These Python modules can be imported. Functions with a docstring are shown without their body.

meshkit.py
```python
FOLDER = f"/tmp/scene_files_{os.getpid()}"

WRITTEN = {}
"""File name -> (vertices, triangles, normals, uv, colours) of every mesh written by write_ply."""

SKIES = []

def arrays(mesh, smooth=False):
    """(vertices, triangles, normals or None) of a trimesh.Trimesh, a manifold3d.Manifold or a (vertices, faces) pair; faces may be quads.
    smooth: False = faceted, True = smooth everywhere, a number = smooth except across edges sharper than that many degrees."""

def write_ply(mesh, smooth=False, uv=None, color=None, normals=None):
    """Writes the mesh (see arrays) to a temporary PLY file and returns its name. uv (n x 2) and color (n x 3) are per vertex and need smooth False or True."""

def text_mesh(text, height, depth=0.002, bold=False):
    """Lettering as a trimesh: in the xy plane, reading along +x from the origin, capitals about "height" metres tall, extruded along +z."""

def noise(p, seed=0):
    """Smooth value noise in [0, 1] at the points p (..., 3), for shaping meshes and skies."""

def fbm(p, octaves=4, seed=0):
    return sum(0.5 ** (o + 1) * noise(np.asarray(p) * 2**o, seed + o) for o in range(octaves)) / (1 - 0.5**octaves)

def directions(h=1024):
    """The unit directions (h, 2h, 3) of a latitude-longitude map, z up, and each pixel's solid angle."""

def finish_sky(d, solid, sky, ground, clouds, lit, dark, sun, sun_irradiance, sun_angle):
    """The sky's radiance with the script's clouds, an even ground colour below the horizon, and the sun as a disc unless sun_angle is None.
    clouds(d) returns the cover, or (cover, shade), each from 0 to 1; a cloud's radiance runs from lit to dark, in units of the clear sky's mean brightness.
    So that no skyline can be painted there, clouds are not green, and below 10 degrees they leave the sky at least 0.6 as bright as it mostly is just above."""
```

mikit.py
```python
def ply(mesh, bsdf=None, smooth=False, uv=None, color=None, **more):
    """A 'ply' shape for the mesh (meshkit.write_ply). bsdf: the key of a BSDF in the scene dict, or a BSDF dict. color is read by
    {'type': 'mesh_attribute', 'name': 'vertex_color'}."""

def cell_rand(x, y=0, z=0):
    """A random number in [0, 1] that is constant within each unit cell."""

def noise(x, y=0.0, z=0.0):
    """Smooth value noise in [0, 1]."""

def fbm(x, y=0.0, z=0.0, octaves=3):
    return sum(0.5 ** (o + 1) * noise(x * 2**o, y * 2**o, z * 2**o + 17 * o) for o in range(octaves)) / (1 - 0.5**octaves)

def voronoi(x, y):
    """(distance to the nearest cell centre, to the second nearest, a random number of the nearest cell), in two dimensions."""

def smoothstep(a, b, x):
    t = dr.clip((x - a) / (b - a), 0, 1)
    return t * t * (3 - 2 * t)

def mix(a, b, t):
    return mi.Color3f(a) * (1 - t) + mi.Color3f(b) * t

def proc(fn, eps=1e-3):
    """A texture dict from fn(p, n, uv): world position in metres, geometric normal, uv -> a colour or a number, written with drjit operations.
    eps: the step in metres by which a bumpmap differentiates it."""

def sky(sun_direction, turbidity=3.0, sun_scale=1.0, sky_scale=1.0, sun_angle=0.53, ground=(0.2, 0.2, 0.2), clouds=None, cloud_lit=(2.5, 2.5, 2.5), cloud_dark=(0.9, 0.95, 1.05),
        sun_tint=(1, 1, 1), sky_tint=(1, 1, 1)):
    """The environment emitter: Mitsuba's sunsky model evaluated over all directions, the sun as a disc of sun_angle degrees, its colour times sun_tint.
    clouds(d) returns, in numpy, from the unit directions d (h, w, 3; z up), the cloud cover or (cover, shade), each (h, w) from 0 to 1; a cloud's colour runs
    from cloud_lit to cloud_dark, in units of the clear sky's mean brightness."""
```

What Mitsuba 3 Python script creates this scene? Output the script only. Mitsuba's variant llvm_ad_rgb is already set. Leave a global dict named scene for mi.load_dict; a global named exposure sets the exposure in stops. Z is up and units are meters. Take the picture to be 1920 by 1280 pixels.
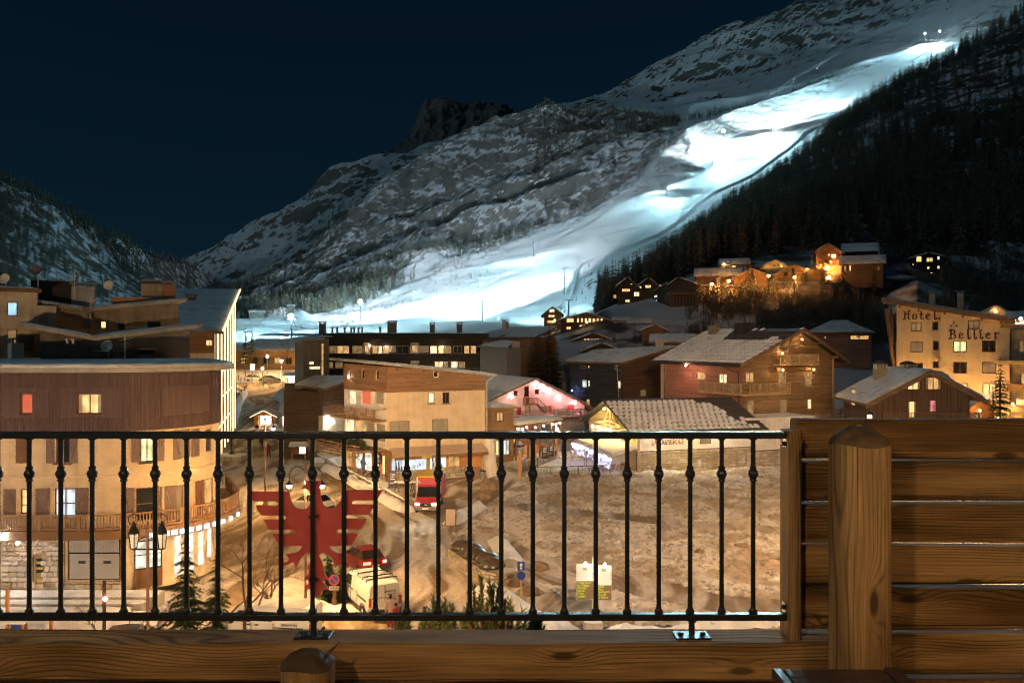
import math, random
import numpy as np, trimesh, shapely, drjit as dr, mitsuba as mi
import shapely.geometry as sg
import manifold3d as m3
import mikit, meshkit
from mikit import proc, noise, fbm, voronoi, cell_rand, smoothstep, mix
from scipy.interpolate import PchipInterpolator

T = mi.ScalarTransform4f
R = random.Random(7)
scene, labels = {}, {}

# ---------------------------------------------------------------- camera, sky, exposure, large lights
FOC, CX, CY, EYE = 1600.0, 960.0, 640.0, np.array([0.0, 0.0, 14.5])      # lens measured on the 1920 x 1280 photograph; eye 14.5 m above the street
scene['camera'] = {'type': 'perspective', 'fov_axis': 'x', 'fov': 2 * math.degrees(math.atan(960 / FOC)), 'near_clip': 0.1, 'far_clip': 9000.0,
                   'to_world': T().look_at(origin=EYE.tolist(), target=[0, 1, 14.5], up=[0, 0, 1])}
exposure = 3.5
LAMP = 2.0 ** -exposure      # a long night exposure: every lamp, and the sky with its added moon, is given in units of the picture's white
ADDED_MOON = (-0.80, -0.42, 0.50)  # unseen moon, added in place of town glow and light scattered from the run
scene['night_sky'] = {**mikit.sky(ADDED_MOON, turbidity=3, sun_scale=0.15 * LAMP, sky_scale=0.1 * LAMP, sun_angle=3.0, sun_tint=(0.42, 0.86, 1.45), sky_tint=(0.36, 0.98, 1.3), ground=(0.02, 0.02, 0.02)),
                      'sampling_weight': 6.0}

WARM, AMBER, SODIUM, WHITE, ICE, GREEN = (1.0, 0.70, 0.40), (1.0, 0.56, 0.20), (1.0, 0.45, 0.12), (1.0, 0.90, 0.74), (0.46, 0.86, 1.0), (0.93, 1.0, 0.55)


def P(px, py, d):
    """The point d metres in front of the balcony that the photograph shows at pixel (px, py)."""
    return np.array([(px - CX) / FOC * d, d, EYE[2] - (py - CY) / FOC * d])


def ground_at(px, py, z=0.0):
    return P(px, py, (EYE[2] - z) * FOC / (py - CY))


def spot(name, at, to, power, color, cut=40, beam=None, weight=1.0):
    scene[name] = {'type': 'spot', 'intensity': {'type': 'rgb', 'value': [power * LAMP * c for c in color]}, 'cutoff_angle': float(cut), 'beam_width': float(beam if beam is not None else cut * 0.6),
                   'to_world': T().look_at(origin=[float(v) for v in at], target=[float(v) for v in to], up=[0.01, 0.02, 1]), 'sampling_weight': float(weight)}


# ---------------------------------------------------------------- names
used = set()


def key_for(name):
    k, i = name, 0
    while k in used:
        i += 1
        k = f'{name}_{i:03d}'
    used.add(k)
    return k


def tag(k, label=None, cat=None, group=None, kind=None):
    d = labels.setdefault(k, {})
    for a, b in (('label', label), ('category', cat), ('group', group), ('kind', kind)):
        if b:
            d[a] = b
    return k


def thing(name, label, cat, group=None, kind=None):
    return tag(key_for(name), label, cat, group, kind)


def ply_of(mesh, mat, smooth=False, emit=None, weight=0.0, **more):
    if isinstance(emit, dict):
        more['uv'] = [(i & 1, i >> 2) for i in range(8)]
    d = mikit.ply(mesh, mat, smooth=smooth, **more)
    if emit is not None:
        d['emitter'] = {'type': 'area', 'radiance': emit if isinstance(emit, dict) else {'type': 'rgb', 'value': [float(c) * LAMP for c in emit]}, 'sampling_weight': float(weight)}
    return d


def put(parent, name, mesh, mat, smooth=False, label=None, kind=None, emit=None, weight=0.0, at=None):
    """One entry of the scene: a part of PARENT (or a thing of its own, when PARENT is None). mesh may be a ready ply dict."""
    k = key_for(f'{parent}__{name}' if parent else name)
    d = dict(mesh) if isinstance(mesh, dict) else ply_of(mesh, mat, smooth, emit, weight)
    if at is not None:
        d['to_world'] = at
    scene[k] = d
    if label or kind:
        tag(k, label, kind=kind)
    return k


def structure(name, label, mesh, mat, smooth=True):
    k = put(None, name, mesh, mat, smooth)
    return tag(k, label, kind='structure')


def copies(name, proto, spots, label, cat, group):
    """proto: [(part path, ply dict)]; one thing per spot (a matrix), each with its own parts."""
    out = []
    for m in spots:
        k = thing(name, label, cat, group)
        for path, d in proto:
            scene[f'{k}__{path}'] = {**d, 'to_world': m}
        out.append(k)
    return out


def bulb(parent, name, at, r, color, power, weight=1.0):
    """A glowing lamp of the given intensity: a sphere of radius r."""
    k = key_for(f'{parent}__{name}' if parent else name)
    L = LAMP * power / (math.pi * r * r)
    scene[k] = {'type': 'sphere', 'center': [float(v) for v in at], 'radius': float(r), 'bsdf': {'type': 'ref', 'id': 'lamp_white'},
                'emitter': {'type': 'area', 'radiance': {'type': 'rgb', 'value': [L * c for c in color]}, 'sampling_weight': float(weight)}}
    return k


# ---------------------------------------------------------------- mesh code: a mesh is (vertices, triangles)
def tri(f):
    f = np.asarray(f)
    return np.vstack([f[:, [0, 1, 2]], f[:, [0, 2, 3]]]) if f.shape[1] == 4 else f


def cat(*ms):
    if len(ms) == 1 and isinstance(ms[0], list):
        ms = ms[0]
    v, f, n = [], [], 0
    for a, b in ms:
        a = np.asarray(a, float)
        v.append(a)
        f.append(tri(b) + n)
        n += len(a)
    return np.vstack(v), np.vstack(f)


BOXF = np.array([[0, 2, 3, 1], [4, 5, 7, 6], [0, 1, 5, 4], [2, 6, 7, 3], [0, 4, 6, 2], [1, 3, 7, 5]])


def bx(x0, x1, y0, y1, z0, z1):
    return np.array([[x, y, z] for z in (z0, z1) for y in (y0, y1) for x in (x0, x1)], float), tri(BOXF)


def cbx(x0, x1, y0, y1, z0, z1, c=0.01):
    """A box with chamfered edges."""
    pts = []
    for i in range(8):
        p = [(x0, x1)[i & 1], (y0, y1)[i >> 1 & 1], (z0, z1)[i >> 2 & 1]]
        s = [1 if i & 1 == 0 else -1, 1 if i >> 1 & 1 == 0 else -1, 1 if i >> 2 & 1 == 0 else -1]
        for a in range(3):
            q = [p[b] + (c * s[b] if b != a else 0) for b in range(3)]
            pts.append(q)
    h = trimesh.convex.convex_hull(np.array(pts))
    return np.array(h.vertices), np.array(h.faces)


def rot(a, axis='z'):
    c, s = math.cos(a), math.sin(a)
    return np.array({'z': [[c, -s, 0], [s, c, 0], [0, 0, 1]], 'x': [[1, 0, 0], [0, c, -s], [0, s, c]], 'y': [[c, 0, s], [0, 1, 0], [-s, 0, c]]}[axis], float)


def mv(m, t=(0, 0, 0), r=None, s=1.0):
    v = np.asarray(m[0], float) * s
    if r is not None:
        v = v @ np.asarray(r).T
    return v + np.asarray(t, float), m[1]


def mat4(t=(0, 0, 0), rz=0.0, s=1.0, sz=None):
    return T().translate([float(c) for c in t]).rotate([0, 0, 1], math.degrees(rz)).scale([float(s), float(s), float(s if sz is None else sz)])


def tube(pts, r, n=8, caps=True):
    pts = np.asarray(pts, float)
    r = np.broadcast_to(np.asarray(r, float), (len(pts),))
    rings, up = [], None
    for i in range(len(pts)):
        d = pts[min(i + 1, len(pts) - 1)] - pts[max(i - 1, 0)]
        d = d / (np.linalg.norm(d) + 1e-12)
        a = up if up is not None else np.array([0, 0, 1.0]) if abs(d[2]) < 0.9 else np.array([1.0, 0, 0])
        a = a - d * (a @ d)
        a /= np.linalg.norm(a) + 1e-12
        up = a
        b = np.cross(d, a)
        t = np.arange(n) / n * 2 * math.pi
        rings.append(pts[i] + r[i] * (np.cos(t)[:, None] * a + np.sin(t)[:, None] * b))
    return loft(rings, caps)


def loft(rings, caps=True):
    n, k = len(rings[0]), len(rings)
    v = np.vstack(rings)
    i = np.arange(n)
    j = (i + 1) % n
    f = np.vstack([np.stack([s * n + i, s * n + j, s * n + n + j, s * n + n + i], 1) for s in range(k - 1)])
    f = tri(f)
    if caps:
        v = np.vstack([v, rings[0].mean(0), rings[-1].mean(0)])
        f = np.vstack([f, np.stack([j, i, i * 0 + k * n], 1), np.stack([(k - 1) * n + i, (k - 1) * n + j, i * 0 + k * n + 1], 1)])
    return v, f


def lathe(prof, n=16, at=(0, 0, 0)):
    """prof: [(radius, z)] from bottom to top."""
    t = np.arange(n) / n * 2 * math.pi
    rings = [np.stack([r * np.cos(t), r * np.sin(t), t * 0 + z], 1) + np.asarray(at, float) for r, z in prof]
    return loft(rings)


def rrect(w, h, r, n=3):
    """A ring of points of a rounded rectangle, centred, in 2-D."""
    out = []
    r = min(r, w / 2 - 1e-4, h / 2 - 1e-4)
    for cx, cy, a0 in ((w / 2 - r, h / 2 - r, 0), (-w / 2 + r, h / 2 - r, 90), (-w / 2 + r, -h / 2 + r, 180), (w / 2 - r, -h / 2 + r, 270)):
        for k in range(n + 1):
            a = math.radians(a0 + 90 * k / n)
            out.append((cx + r * math.cos(a), cy + r * math.sin(a)))
    return np.array(out)


def extrude(poly, depth):
    """A shapely polygon in (a, b), thickness 0..depth in c -> vertices (a, b, c)."""
    if poly.geom_type != 'Polygon':
        return cat([extrude(g, depth) for g in poly.geoms if g.geom_type == 'Polygon'])
    m = trimesh.creation.extrude_polygon(poly, depth, engine='earcut')
    return np.array(m.vertices), np.array(m.faces)


def hull(pts):
    h = trimesh.convex.convex_hull(np.asarray(pts, float))
    return np.array(h.vertices), np.array(h.faces)


def grid_mesh(p):
    """p: (rows, columns, 3)."""
    a, b = p.shape[:2]
    i = np.arange(a * b).reshape(a, b)
    q = np.stack([i[:-1, :-1], i[:-1, 1:], i[1:, 1:], i[1:, :-1]], -1).reshape(-1, 4)
    return p.reshape(-1, 3), tri(q)


def slab(c, t):
    """A plate whose upper face has the four corners c (in order), thickness t downwards."""
    c = np.asarray(c, float)
    v = np.vstack([c, c - [0, 0, t]])
    return v, tri([[0, 1, 2, 3], [7, 6, 5, 4], [0, 4, 5, 1], [1, 5, 6, 2], [2, 6, 7, 3], [3, 7, 4, 0]])


def snow_on(c, t=0.25, step=0.35, amp=0.06, seed=1, inset=0.03, holes=0.0):
    """A blanket of snow on the plate with the corners c: rounded at its edges, uneven on top."""
    c = np.asarray(c, float)
    nu = max(4, int(np.linalg.norm(c[1] - c[0]) / step))
    nv = max(4, int(np.linalg.norm(c[3] - c[0]) / step))
    u, v = np.meshgrid(np.linspace(0, 1, nu + 1), np.linspace(0, 1, nv + 1))
    lu, lv = np.linalg.norm(c[1] - c[0]), np.linalg.norm(c[3] - c[0])
    wob = inset * (0.6 + meshkit.noise(np.stack([u * lu * 1.7, v * lv * 1.7, u * 0 + seed], -1)))
    uu = np.clip(u, wob / lu, 1 - wob / lu)
    vv = np.clip(v, wob / lv, 1 - wob / lv)
    p = ((1 - uu) * (1 - vv))[..., None] * c[0] + (uu * (1 - vv))[..., None] * c[1] + (uu * vv)[..., None] * c[2] + ((1 - uu) * vv)[..., None] * c[3]
    e = np.minimum(np.minimum(u * lu, (1 - u) * lu), np.minimum(v * lv, (1 - v) * lv))
    h = t * np.clip(1 - (1 - np.clip(e / (t * 1.2), 0, 1)) ** 2, 0, 1)
    h = h + np.where(e > 1e-6, amp * 2 * (meshkit.fbm(p * [0.9, 0.9, 0.9] + seed * 7.3) - 0.5), 0)
    if holes:
        h = h - holes * np.clip(meshkit.fbm(p * 0.5 + seed * 3.1) - 0.55, 0, 1) * 4
    p[..., 2] += np.where(e > 1e-6, np.maximum(h, -0.05), 0.0)
    return grid_mesh(p)


class Fac:
    """A flat facade from (px, distance) A on the left to B on the right; local coordinates u along it, w outwards, z up."""

    def __init__(s, house, A, B, mat, thick=0.3):
        a, b = (np.array([(q[0] - CX) / FOC * q[1], q[1]]) for q in (A, B))
        s.house, s.mat, s.thick = house, mat, thick
        s.a, s.len = a, float(np.linalg.norm(b - a))
        s.U = (b - a) / s.len
        s.N = np.array([s.U[1], -s.U[0]])
        s.holes = []

    def uz(s, px, py):
        d = np.array([(px - CX) / FOC, 1.0])
        m = np.array([[d[0], -s.U[0]], [d[1], -s.U[1]]])
        t, u = np.linalg.solve(m, s.a)
        return u, EYE[2] - (py - CY) / FOC * t

    def at(s, u, w, z):
        return np.array([s.a[0] + u * s.U[0] + w * s.N[0], s.a[1] + u * s.U[1] + w * s.N[1], z])

    def to(s, m):
        v = np.asarray(m[0], float)
        return np.stack([s.a[0] + v[:, 0] * s.U[0] + v[:, 1] * s.N[0], s.a[1] + v[:, 0] * s.U[1] + v[:, 1] * s.N[1], v[:, 2]], 1), np.asarray(m[1])[:, ::-1]

    def box(s, u0, u1, w0, w1, z0, z1):
        return s.to(bx(u0, u1, w0, w1, z0, z1))

    def rect(s, r):
        """pixels (x0, y0, x1, y1) -> u0, u1, z0, z1"""
        x0, y0, x1, y1 = r
        ym = (y0 + y1) / 2
        u0, u1 = s.uz(x0, ym)[0], s.uz(x1, ym)[0]
        xm = (x0 + x1) / 2
        return u0, u1, s.uz(xm, y1)[1], s.uz(xm, y0)[1]

    def wall(s, outline, name='wall', label=None, mat=None, w=0.0):
        """outline: [(u, z)] of the wall; window holes already asked for are cut out of it."""
        poly = sg.Polygon(outline)
        for h in s.holes:
            poly = poly.difference(sg.box(*h))
        v, f = extrude(poly, s.thick)
        return put(s.house, name, s.to((np.stack([v[:, 0], v[:, 2] - s.thick + w, v[:, 1]], 1), f[:, ::-1])), mat or s.mat, label=label)

    def win(s, r, lit=None, mull=1, bars=0, fw=0.07, frame='frame_brown', inset=0.12, hole=True, name='window', label=None, sill=None, weight=0.0, uz=None, curtain=False, proud=None):
        u0, u1, z0, z1 = uz if uz is not None else s.rect(r)
        if hole:
            s.holes.append((u0, z0, u1, z1))
        w = -inset if proud is None else proud
        fr = [bx(u0, u0 + fw, w - .04, w + .03, z0, z1), bx(u1 - fw, u1, w - .04, w + .03, z0, z1), bx(u0 + fw, u1 - fw, w - .04, w + .03, z0, z0 + fw), bx(u0 + fw, u1 - fw, w - .04, w + .03, z1 - fw, z1)]
        for i in range(1, mull + 1):
            c = u0 + (u1 - u0) * i / (mull + 1)
            fr.append(bx(c - fw * .45, c + fw * .45, w - .03, w + .02, z0 + fw, z1 - fw))
        for i in range(1, bars + 1):
            c = z0 + (z1 - z0) * i / (bars + 1)
            fr.append(bx(u0 + fw, u1 - fw, w - .03, w + .012, c - .025, c + .025))
        if sill:
            fr.append(bx(u0 - .1, u1 + .1, -.02, .12, z0 - .08, z0 - .005))
        k = put(s.house, name, s.to(cat(fr)), frame, label=label)
        pane = s.to(bx(u0 + fw * .6, u1 - fw * .6, w - .035, w - .012, z0 + fw * .6, z1 - fw * .6))
        put(k, 'pane', pane, 'glass_dark' if lit is None else 'lit_pane', emit=None if lit is None else glow(lit), weight=weight)
        if curtain:
            [put(k, 'curtain', s.to(bx(a, b, w - .012, w - .002, z0 + fw, z1 - fw)), 'curtain') for a, b in ((u0 + fw, u0 + fw + (u1 - u0) * .14), (u1 - fw - (u1 - u0) * .14, u1 - fw))]
        return k

    def shutter(s, r, mat='shutter_grey', diag=1, uz=None):
        """A ledged shutter lying open (or closed) on the wall, with its boards, two ledges and a brace."""
        u0, u1, z0, z1 = uz if uz is not None else s.rect(r)
        n = max(3, int((u1 - u0) / 0.12))
        e = np.linspace(u0, u1, n + 1)
        ms = [bx(e[i] + .006, e[i + 1] - .006, .015, .05, z0, z1) for i in range(n)] + [bx(u0 + .01, u1 - .01, .01, .035, z0 + .02, z1 - .02)]
        ms += [bx(u0 + .02, u1 - .02, .05, .075, z, z + .1) for z in (z0 + .15, z1 - .25)]
        a, b = np.array([u0 + .06, z1 - .25]), np.array([u1 - .06, z0 + .25])
        if diag < 0:
            a, b = np.array([u1 - .06, z1 - .25]), np.array([u0 + .06, z0 + .25])
        if diag:
            q = sg.LineString([a, b]).buffer(.05, cap_style=2)
            v, f = extrude(q, .025)
            ms.append((np.stack([v[:, 0], v[:, 2] + .05, v[:, 1]], 1), f))
        return put(s.house, 'shutter', s.to(cat(ms)), mat)

    def railing(s, u0, u1, z0, w, h=1.0, step=0.14, mat='wood_balcony', floor=0.18, depth=None, post=1.6, name='balcony', ends=True):
        """A wooden balcony: floor, posts, rails, and its many thin bars."""
        dp = w if depth is None else depth
        k = put(s.house, name, s.to(bx(u0, u1, w - dp, w, z0 - floor, z0)), mat)
        ms = [bx(u0, u1, w - .07, w + .01, z0 + h - .07, z0 + h), bx(u0, u1, w - .05, w - .01, z0 + .1, z0 + .16)]
        n = max(1, round((u1 - u0) / post))
        for c in np.linspace(u0 + .05, u1 - .05, n + 1):
            ms.append(bx(c - .05, c + .05, w - .09, w - .0, z0, z0 + h + .02))
        if ends:
            for c in (u0 + .04, u1 - .04):
                ms.append(bx(c - .03, c + .03, w - dp, w, z0 + h - .07, z0 + h))
        put(k, 'rail', s.to(cat(ms)), mat)
        put(k, 'baluster', s.to(cat([bx(c - .03, c + .03, w - .045, w - .015, z0 + .16, z0 + h - .07) for c in np.arange(u0 + step, u1 - step * .5, step)])), mat, kind='stuff')
        return k


GLOWS = {'warm': (1.6, 0.95, 0.36), 'soft': (0.75, 0.42, 0.15), 'dim': (0.22, 0.13, 0.055), 'pale': (1.3, 1.05, 0.60), 'green': (1.2, 1.2, 0.55), 'cool': (0.85, 1.0, 0.95), 'white': (1.5, 1.5, 1.3),
         'shop': (1.15, 1.25, 1.05), 'sky': (0.75, 0.92, 1.0), 'red': (0.85, 0.10, 0.05), 'pink': (1.0, 0.22, 0.30), 'blue': (0.5, 0.9, 1.2), 'hot': (3.0, 2.3, 1.2)}
_glow = {}


def glow(name):
    """What a lit room shows through its window: curtains in folds, brighter and darker things behind them."""
    if name not in _glow:
        c = GLOWS[name]

        def fn(p, n, uv, c=c):
            h = p.x * n.y - p.y * n.x
            v = 0.45 + 0.5 * noise(h * 5.5, p.z * 0.35, 3.0) + 0.45 * noise(h * 1.6, p.z * 1.7, 9.0)
            v = v * (0.55 + 0.45 * smoothstep(0.2, 0.42, noise(h * 2.1 + 7, p.z * 2.6, 5.0)))
            return mi.Color3f(*c) * v * LAMP

        _glow[name] = proc(fn)
    return dict(_glow[name])

# ---------------------------------------------------------------- materials
def rgb(*c):
    return {'type': 'rgb', 'value': [float(x) for x in c]}


def two(b):
    return {'type': 'twosided', 'bsdf': b}


def matte(key, color, rough=0.8, spec=0.3, bump=None, scale=None, **more):
    b = {'type': 'principled', 'base_color': color if isinstance(color, dict) else rgb(*color), 'roughness': rough, 'specular': spec, **more}
    if bump is not None:
        b = {'type': 'bumpmap', 'arbitrary': bump, 'scale': float(scale or 1.0), 'bsdf': b}
    scene[key] = two(b)


def c3(c):
    return mi.Color3f(*c)


def plaster(a, b):
    def fn(p, n, uv):
        s = fbm(p.x * 0.8, p.y * 0.8, p.z * 1.3, 3)
        drip = noise(p.x * 4.0, p.y * 4.0, p.z * 0.25)
        t = smoothstep(0.35, 0.75, 0.65 * s + 0.35 * drip)
        fine = 0.94 + 0.12 * noise(p.x * 9, p.y * 9, p.z * 9)
        return mix(a, b, t) * fine
    return proc(fn)


def boards(a, b, pitch=0.18, vertical=False, vary=0.5):
    """Weathered boards: each with its own tone, long grain, darker joints (the siding's boards are a few pixels wide here)."""
    def fn(p, n, uv):
        h = p.x * n.y - p.y * n.x
        across, along = (h, p.z) if vertical else (p.z, h)
        q = across / pitch
        tone = cell_rand(q, dr.floor(along * 0.22 + cell_rand(q, 3) * 5), 1)
        g = fbm(along * 0.9, across * 22.0, tone * 50, 3)
        t = dr.clip(vary * tone + 0.9 * (g - 0.25), 0, 1)
        e = dr.abs(q - dr.floor(q) - 0.5)
        return mix(a, b, t) * (1 - 0.55 * smoothstep(0.43, 0.5, e))
    return proc(fn)


def timber(a, b, dark, along_z=False):
    """Old sawn balcony timber near the eye: flame figure of the growth rings, fibres, knots, drying cracks, each plank its own tone."""
    def fn(p, n, uv):
        along, c1, c2 = (p.z, p.x, p.y) if along_z else (p.x, p.z, p.y)
        plank = mi.Float(3.0) if along_z else dr.floor((p.z + 0.015) / 0.178)
        r1 = cell_rand(plank, 5.0, 1.0)
        al = along + r1 * 17.0
        low = fbm(al * 0.8, c1 * 4.0, c2 * 3.0 + r1 * 9, 3)
        k1, k2, kr = voronoi(al * 2.1, c1 * 6.5 + r1 * 31)
        has = smoothstep(0.78, 0.80, kr)
        knot = (1 - smoothstep(0.0, 0.42, k1)) * has
        ring = (c1 + 0.4 * c2) * 70.0 + low * 13.0 + knot * 3.0
        s = dr.abs(ring - dr.floor(ring) - 0.5) * 2
        late = smoothstep(0.45, 0.97, s) * smoothstep(0.25, 0.75, noise(al * 1.9, c1 * 16.0, 2.0))
        fibre = fbm(al * 5.0, c1 * 260.0, c2 * 260.0, 2)
        mott = fbm(al * 1.5, c1 * 10.0, c2 * 6.0 + 5, 3)
        col = mix(a, b, dr.clip(1.9 * mott - 0.55 + 0.45 * (r1 - 0.5), 0, 1)) * (0.55 + 0.9 * fibre) * (1 - 0.55 * late)
        crack = smoothstep(0.80, 0.88, noise(al * 0.9, c1 * 95.0, 3 + r1 * 20)) * smoothstep(0.48, 0.6, noise(al * 1.3 + 9, c1 * 11.0, 5.0))
        core = (1 - smoothstep(0.06, 0.15, k1)) * has
        return mix(col, dark, dr.clip(0.8 * crack + 0.85 * core, 0, 1))
    return proc(fn)


def timber_bump(along_z=False):
    def fn(p, n, uv):
        along, c1 = (p.z, p.x) if along_z else (p.x, p.z)
        return fbm(along * 2.0, c1 * 60.0, p.y * 60.0, 3) + 0.6 * smoothstep(0.8, 0.9, noise(along * 1.2, c1 * 60.0, 3.0)) * -1.0
    return proc(fn, eps=2e-3)


def snow_col(a, b, sc=1.0, lo=0.45, hi=0.75):
    def fn(p, n, uv):
        t = smoothstep(lo, hi, fbm(p.x * sc, p.y * sc, p.z * sc, 4))
        return mix(a, b, t) * (0.95 + 0.1 * noise(p.x * 11, p.y * 11, p.z * 11))
    return proc(fn)


def snow_bump(sc):
    return proc(lambda p, n, uv: fbm(p.x * sc, p.y * sc, p.z * sc, 3), eps=0.01)


def street_col(p, n, uv):
    """Driven snow: pale crust, brown slush in the wheel tracks along the road."""
    w = fbm(p.x * 0.12, p.y * 0.12, 0.0, 2) * 6
    track = fbm((p.x + w) * 1.3, p.y * 0.10, 1.0, 3)
    blot = fbm(p.x * 0.5, p.y * 0.25, 4.0, 3)
    t = smoothstep(0.38, 0.66, 0.6 * track + 0.4 * blot)
    c = mix((0.56, 0.50, 0.44), (0.24, 0.17, 0.105), t)
    return c * (0.86 + 0.28 * noise(p.x * 7, p.y * 5, 2.0))


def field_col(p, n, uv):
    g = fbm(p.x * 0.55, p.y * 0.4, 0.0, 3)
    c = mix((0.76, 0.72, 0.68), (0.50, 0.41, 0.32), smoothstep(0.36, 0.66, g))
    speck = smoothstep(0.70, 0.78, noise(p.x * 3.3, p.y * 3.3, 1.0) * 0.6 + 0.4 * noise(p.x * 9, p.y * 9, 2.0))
    shadow_blot = smoothstep(0.56, 0.68, fbm(p.x * 2.4, p.y * 2.4, 7.0, 2))  # dark blotches painted into the colour as small shadows among the clods
    return mix(c, (0.30, 0.24, 0.18), dr.clip(0.75 * speck + 0.45 * shadow_blot, 0, 1))


def mountain_col(rock1, rock2, snow, level, brush=0.0):
    """Snow with bare rock: rock stands out where the ground is too steep to hold snow, in broken bands and ribs."""
    def fn(p, n, uv):
        q = fbm(p.x * 0.016, p.y * 0.016, p.z * 0.016, 4)
        rib = fbm(p.x * 0.05 + p.z * 0.03, p.y * 0.02, p.z * 0.055, 4)
        sharp = fbm(p.x * 0.16, p.y * 0.16, p.z * 0.2, 3)
        steep = 1 - dr.abs(n.z)
        m = 0.85 * q + 0.5 * rib + 0.42 * sharp + 1.25 * steep
        rock = smoothstep(level - 0.05, level + 0.05, m)
        r = mix(rock1, rock2, fbm(p.x * 0.07, p.y * 0.07, p.z * 0.12, 3))
        return mix(c3(snow) * (0.86 + 0.28 * q), r, rock)
    return proc(fn)


def larch_floor(p, n, uv):
    t = smoothstep(0.42, 0.62, fbm(p.x * 0.09, p.y * 0.09, p.z * 0.09, 4))
    return mix((0.09, 0.08, 0.07), (0.52, 0.54, 0.58), t)


scene['lamp_white'] = {'type': 'diffuse', 'reflectance': rgb(0.6, 0.6, 0.6)}
scene['lit_pane'] = two({'type': 'roughplastic', 'diffuse_reflectance': rgb(0.15, 0.13, 0.1), 'alpha': 0.15})
matte('snow', snow_col((0.84, 0.85, 0.87), (0.70, 0.71, 0.74), 0.7), 0.75, 0.2, snow_bump(5.0), 0.10)
matte('snow_roof', snow_col((0.80, 0.81, 0.83), (0.55, 0.55, 0.56), 0.9, 0.5, 0.8), 0.8, 0.2, snow_bump(4.0), 0.12)
matte('street_snow', proc(street_col), 0.9, 0.1, proc(lambda p, n, uv: fbm(p.x * 3.0, p.y * 0.8, 0.0, 4), eps=0.02), 0.22)
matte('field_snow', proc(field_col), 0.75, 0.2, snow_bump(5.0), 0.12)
matte('piste_snow', snow_col((0.88, 0.88, 0.88), (0.74, 0.75, 0.77), 0.03), 0.7, 0.2)
matte('alp_snow', mountain_col((0.10, 0.095, 0.085), (0.17, 0.16, 0.14), (0.74, 0.76, 0.80), 1.36), 0.85, 0.1)
matte('alp_rock', mountain_col((0.13, 0.125, 0.12), (0.24, 0.23, 0.21), (0.78, 0.79, 0.82), 1.30), 0.85, 0.1)
matte('alp_peak', mountain_col((0.13, 0.125, 0.12), (0.24, 0.23, 0.21), (0.78, 0.79, 0.82), 0.92), 0.85, 0.1)
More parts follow.
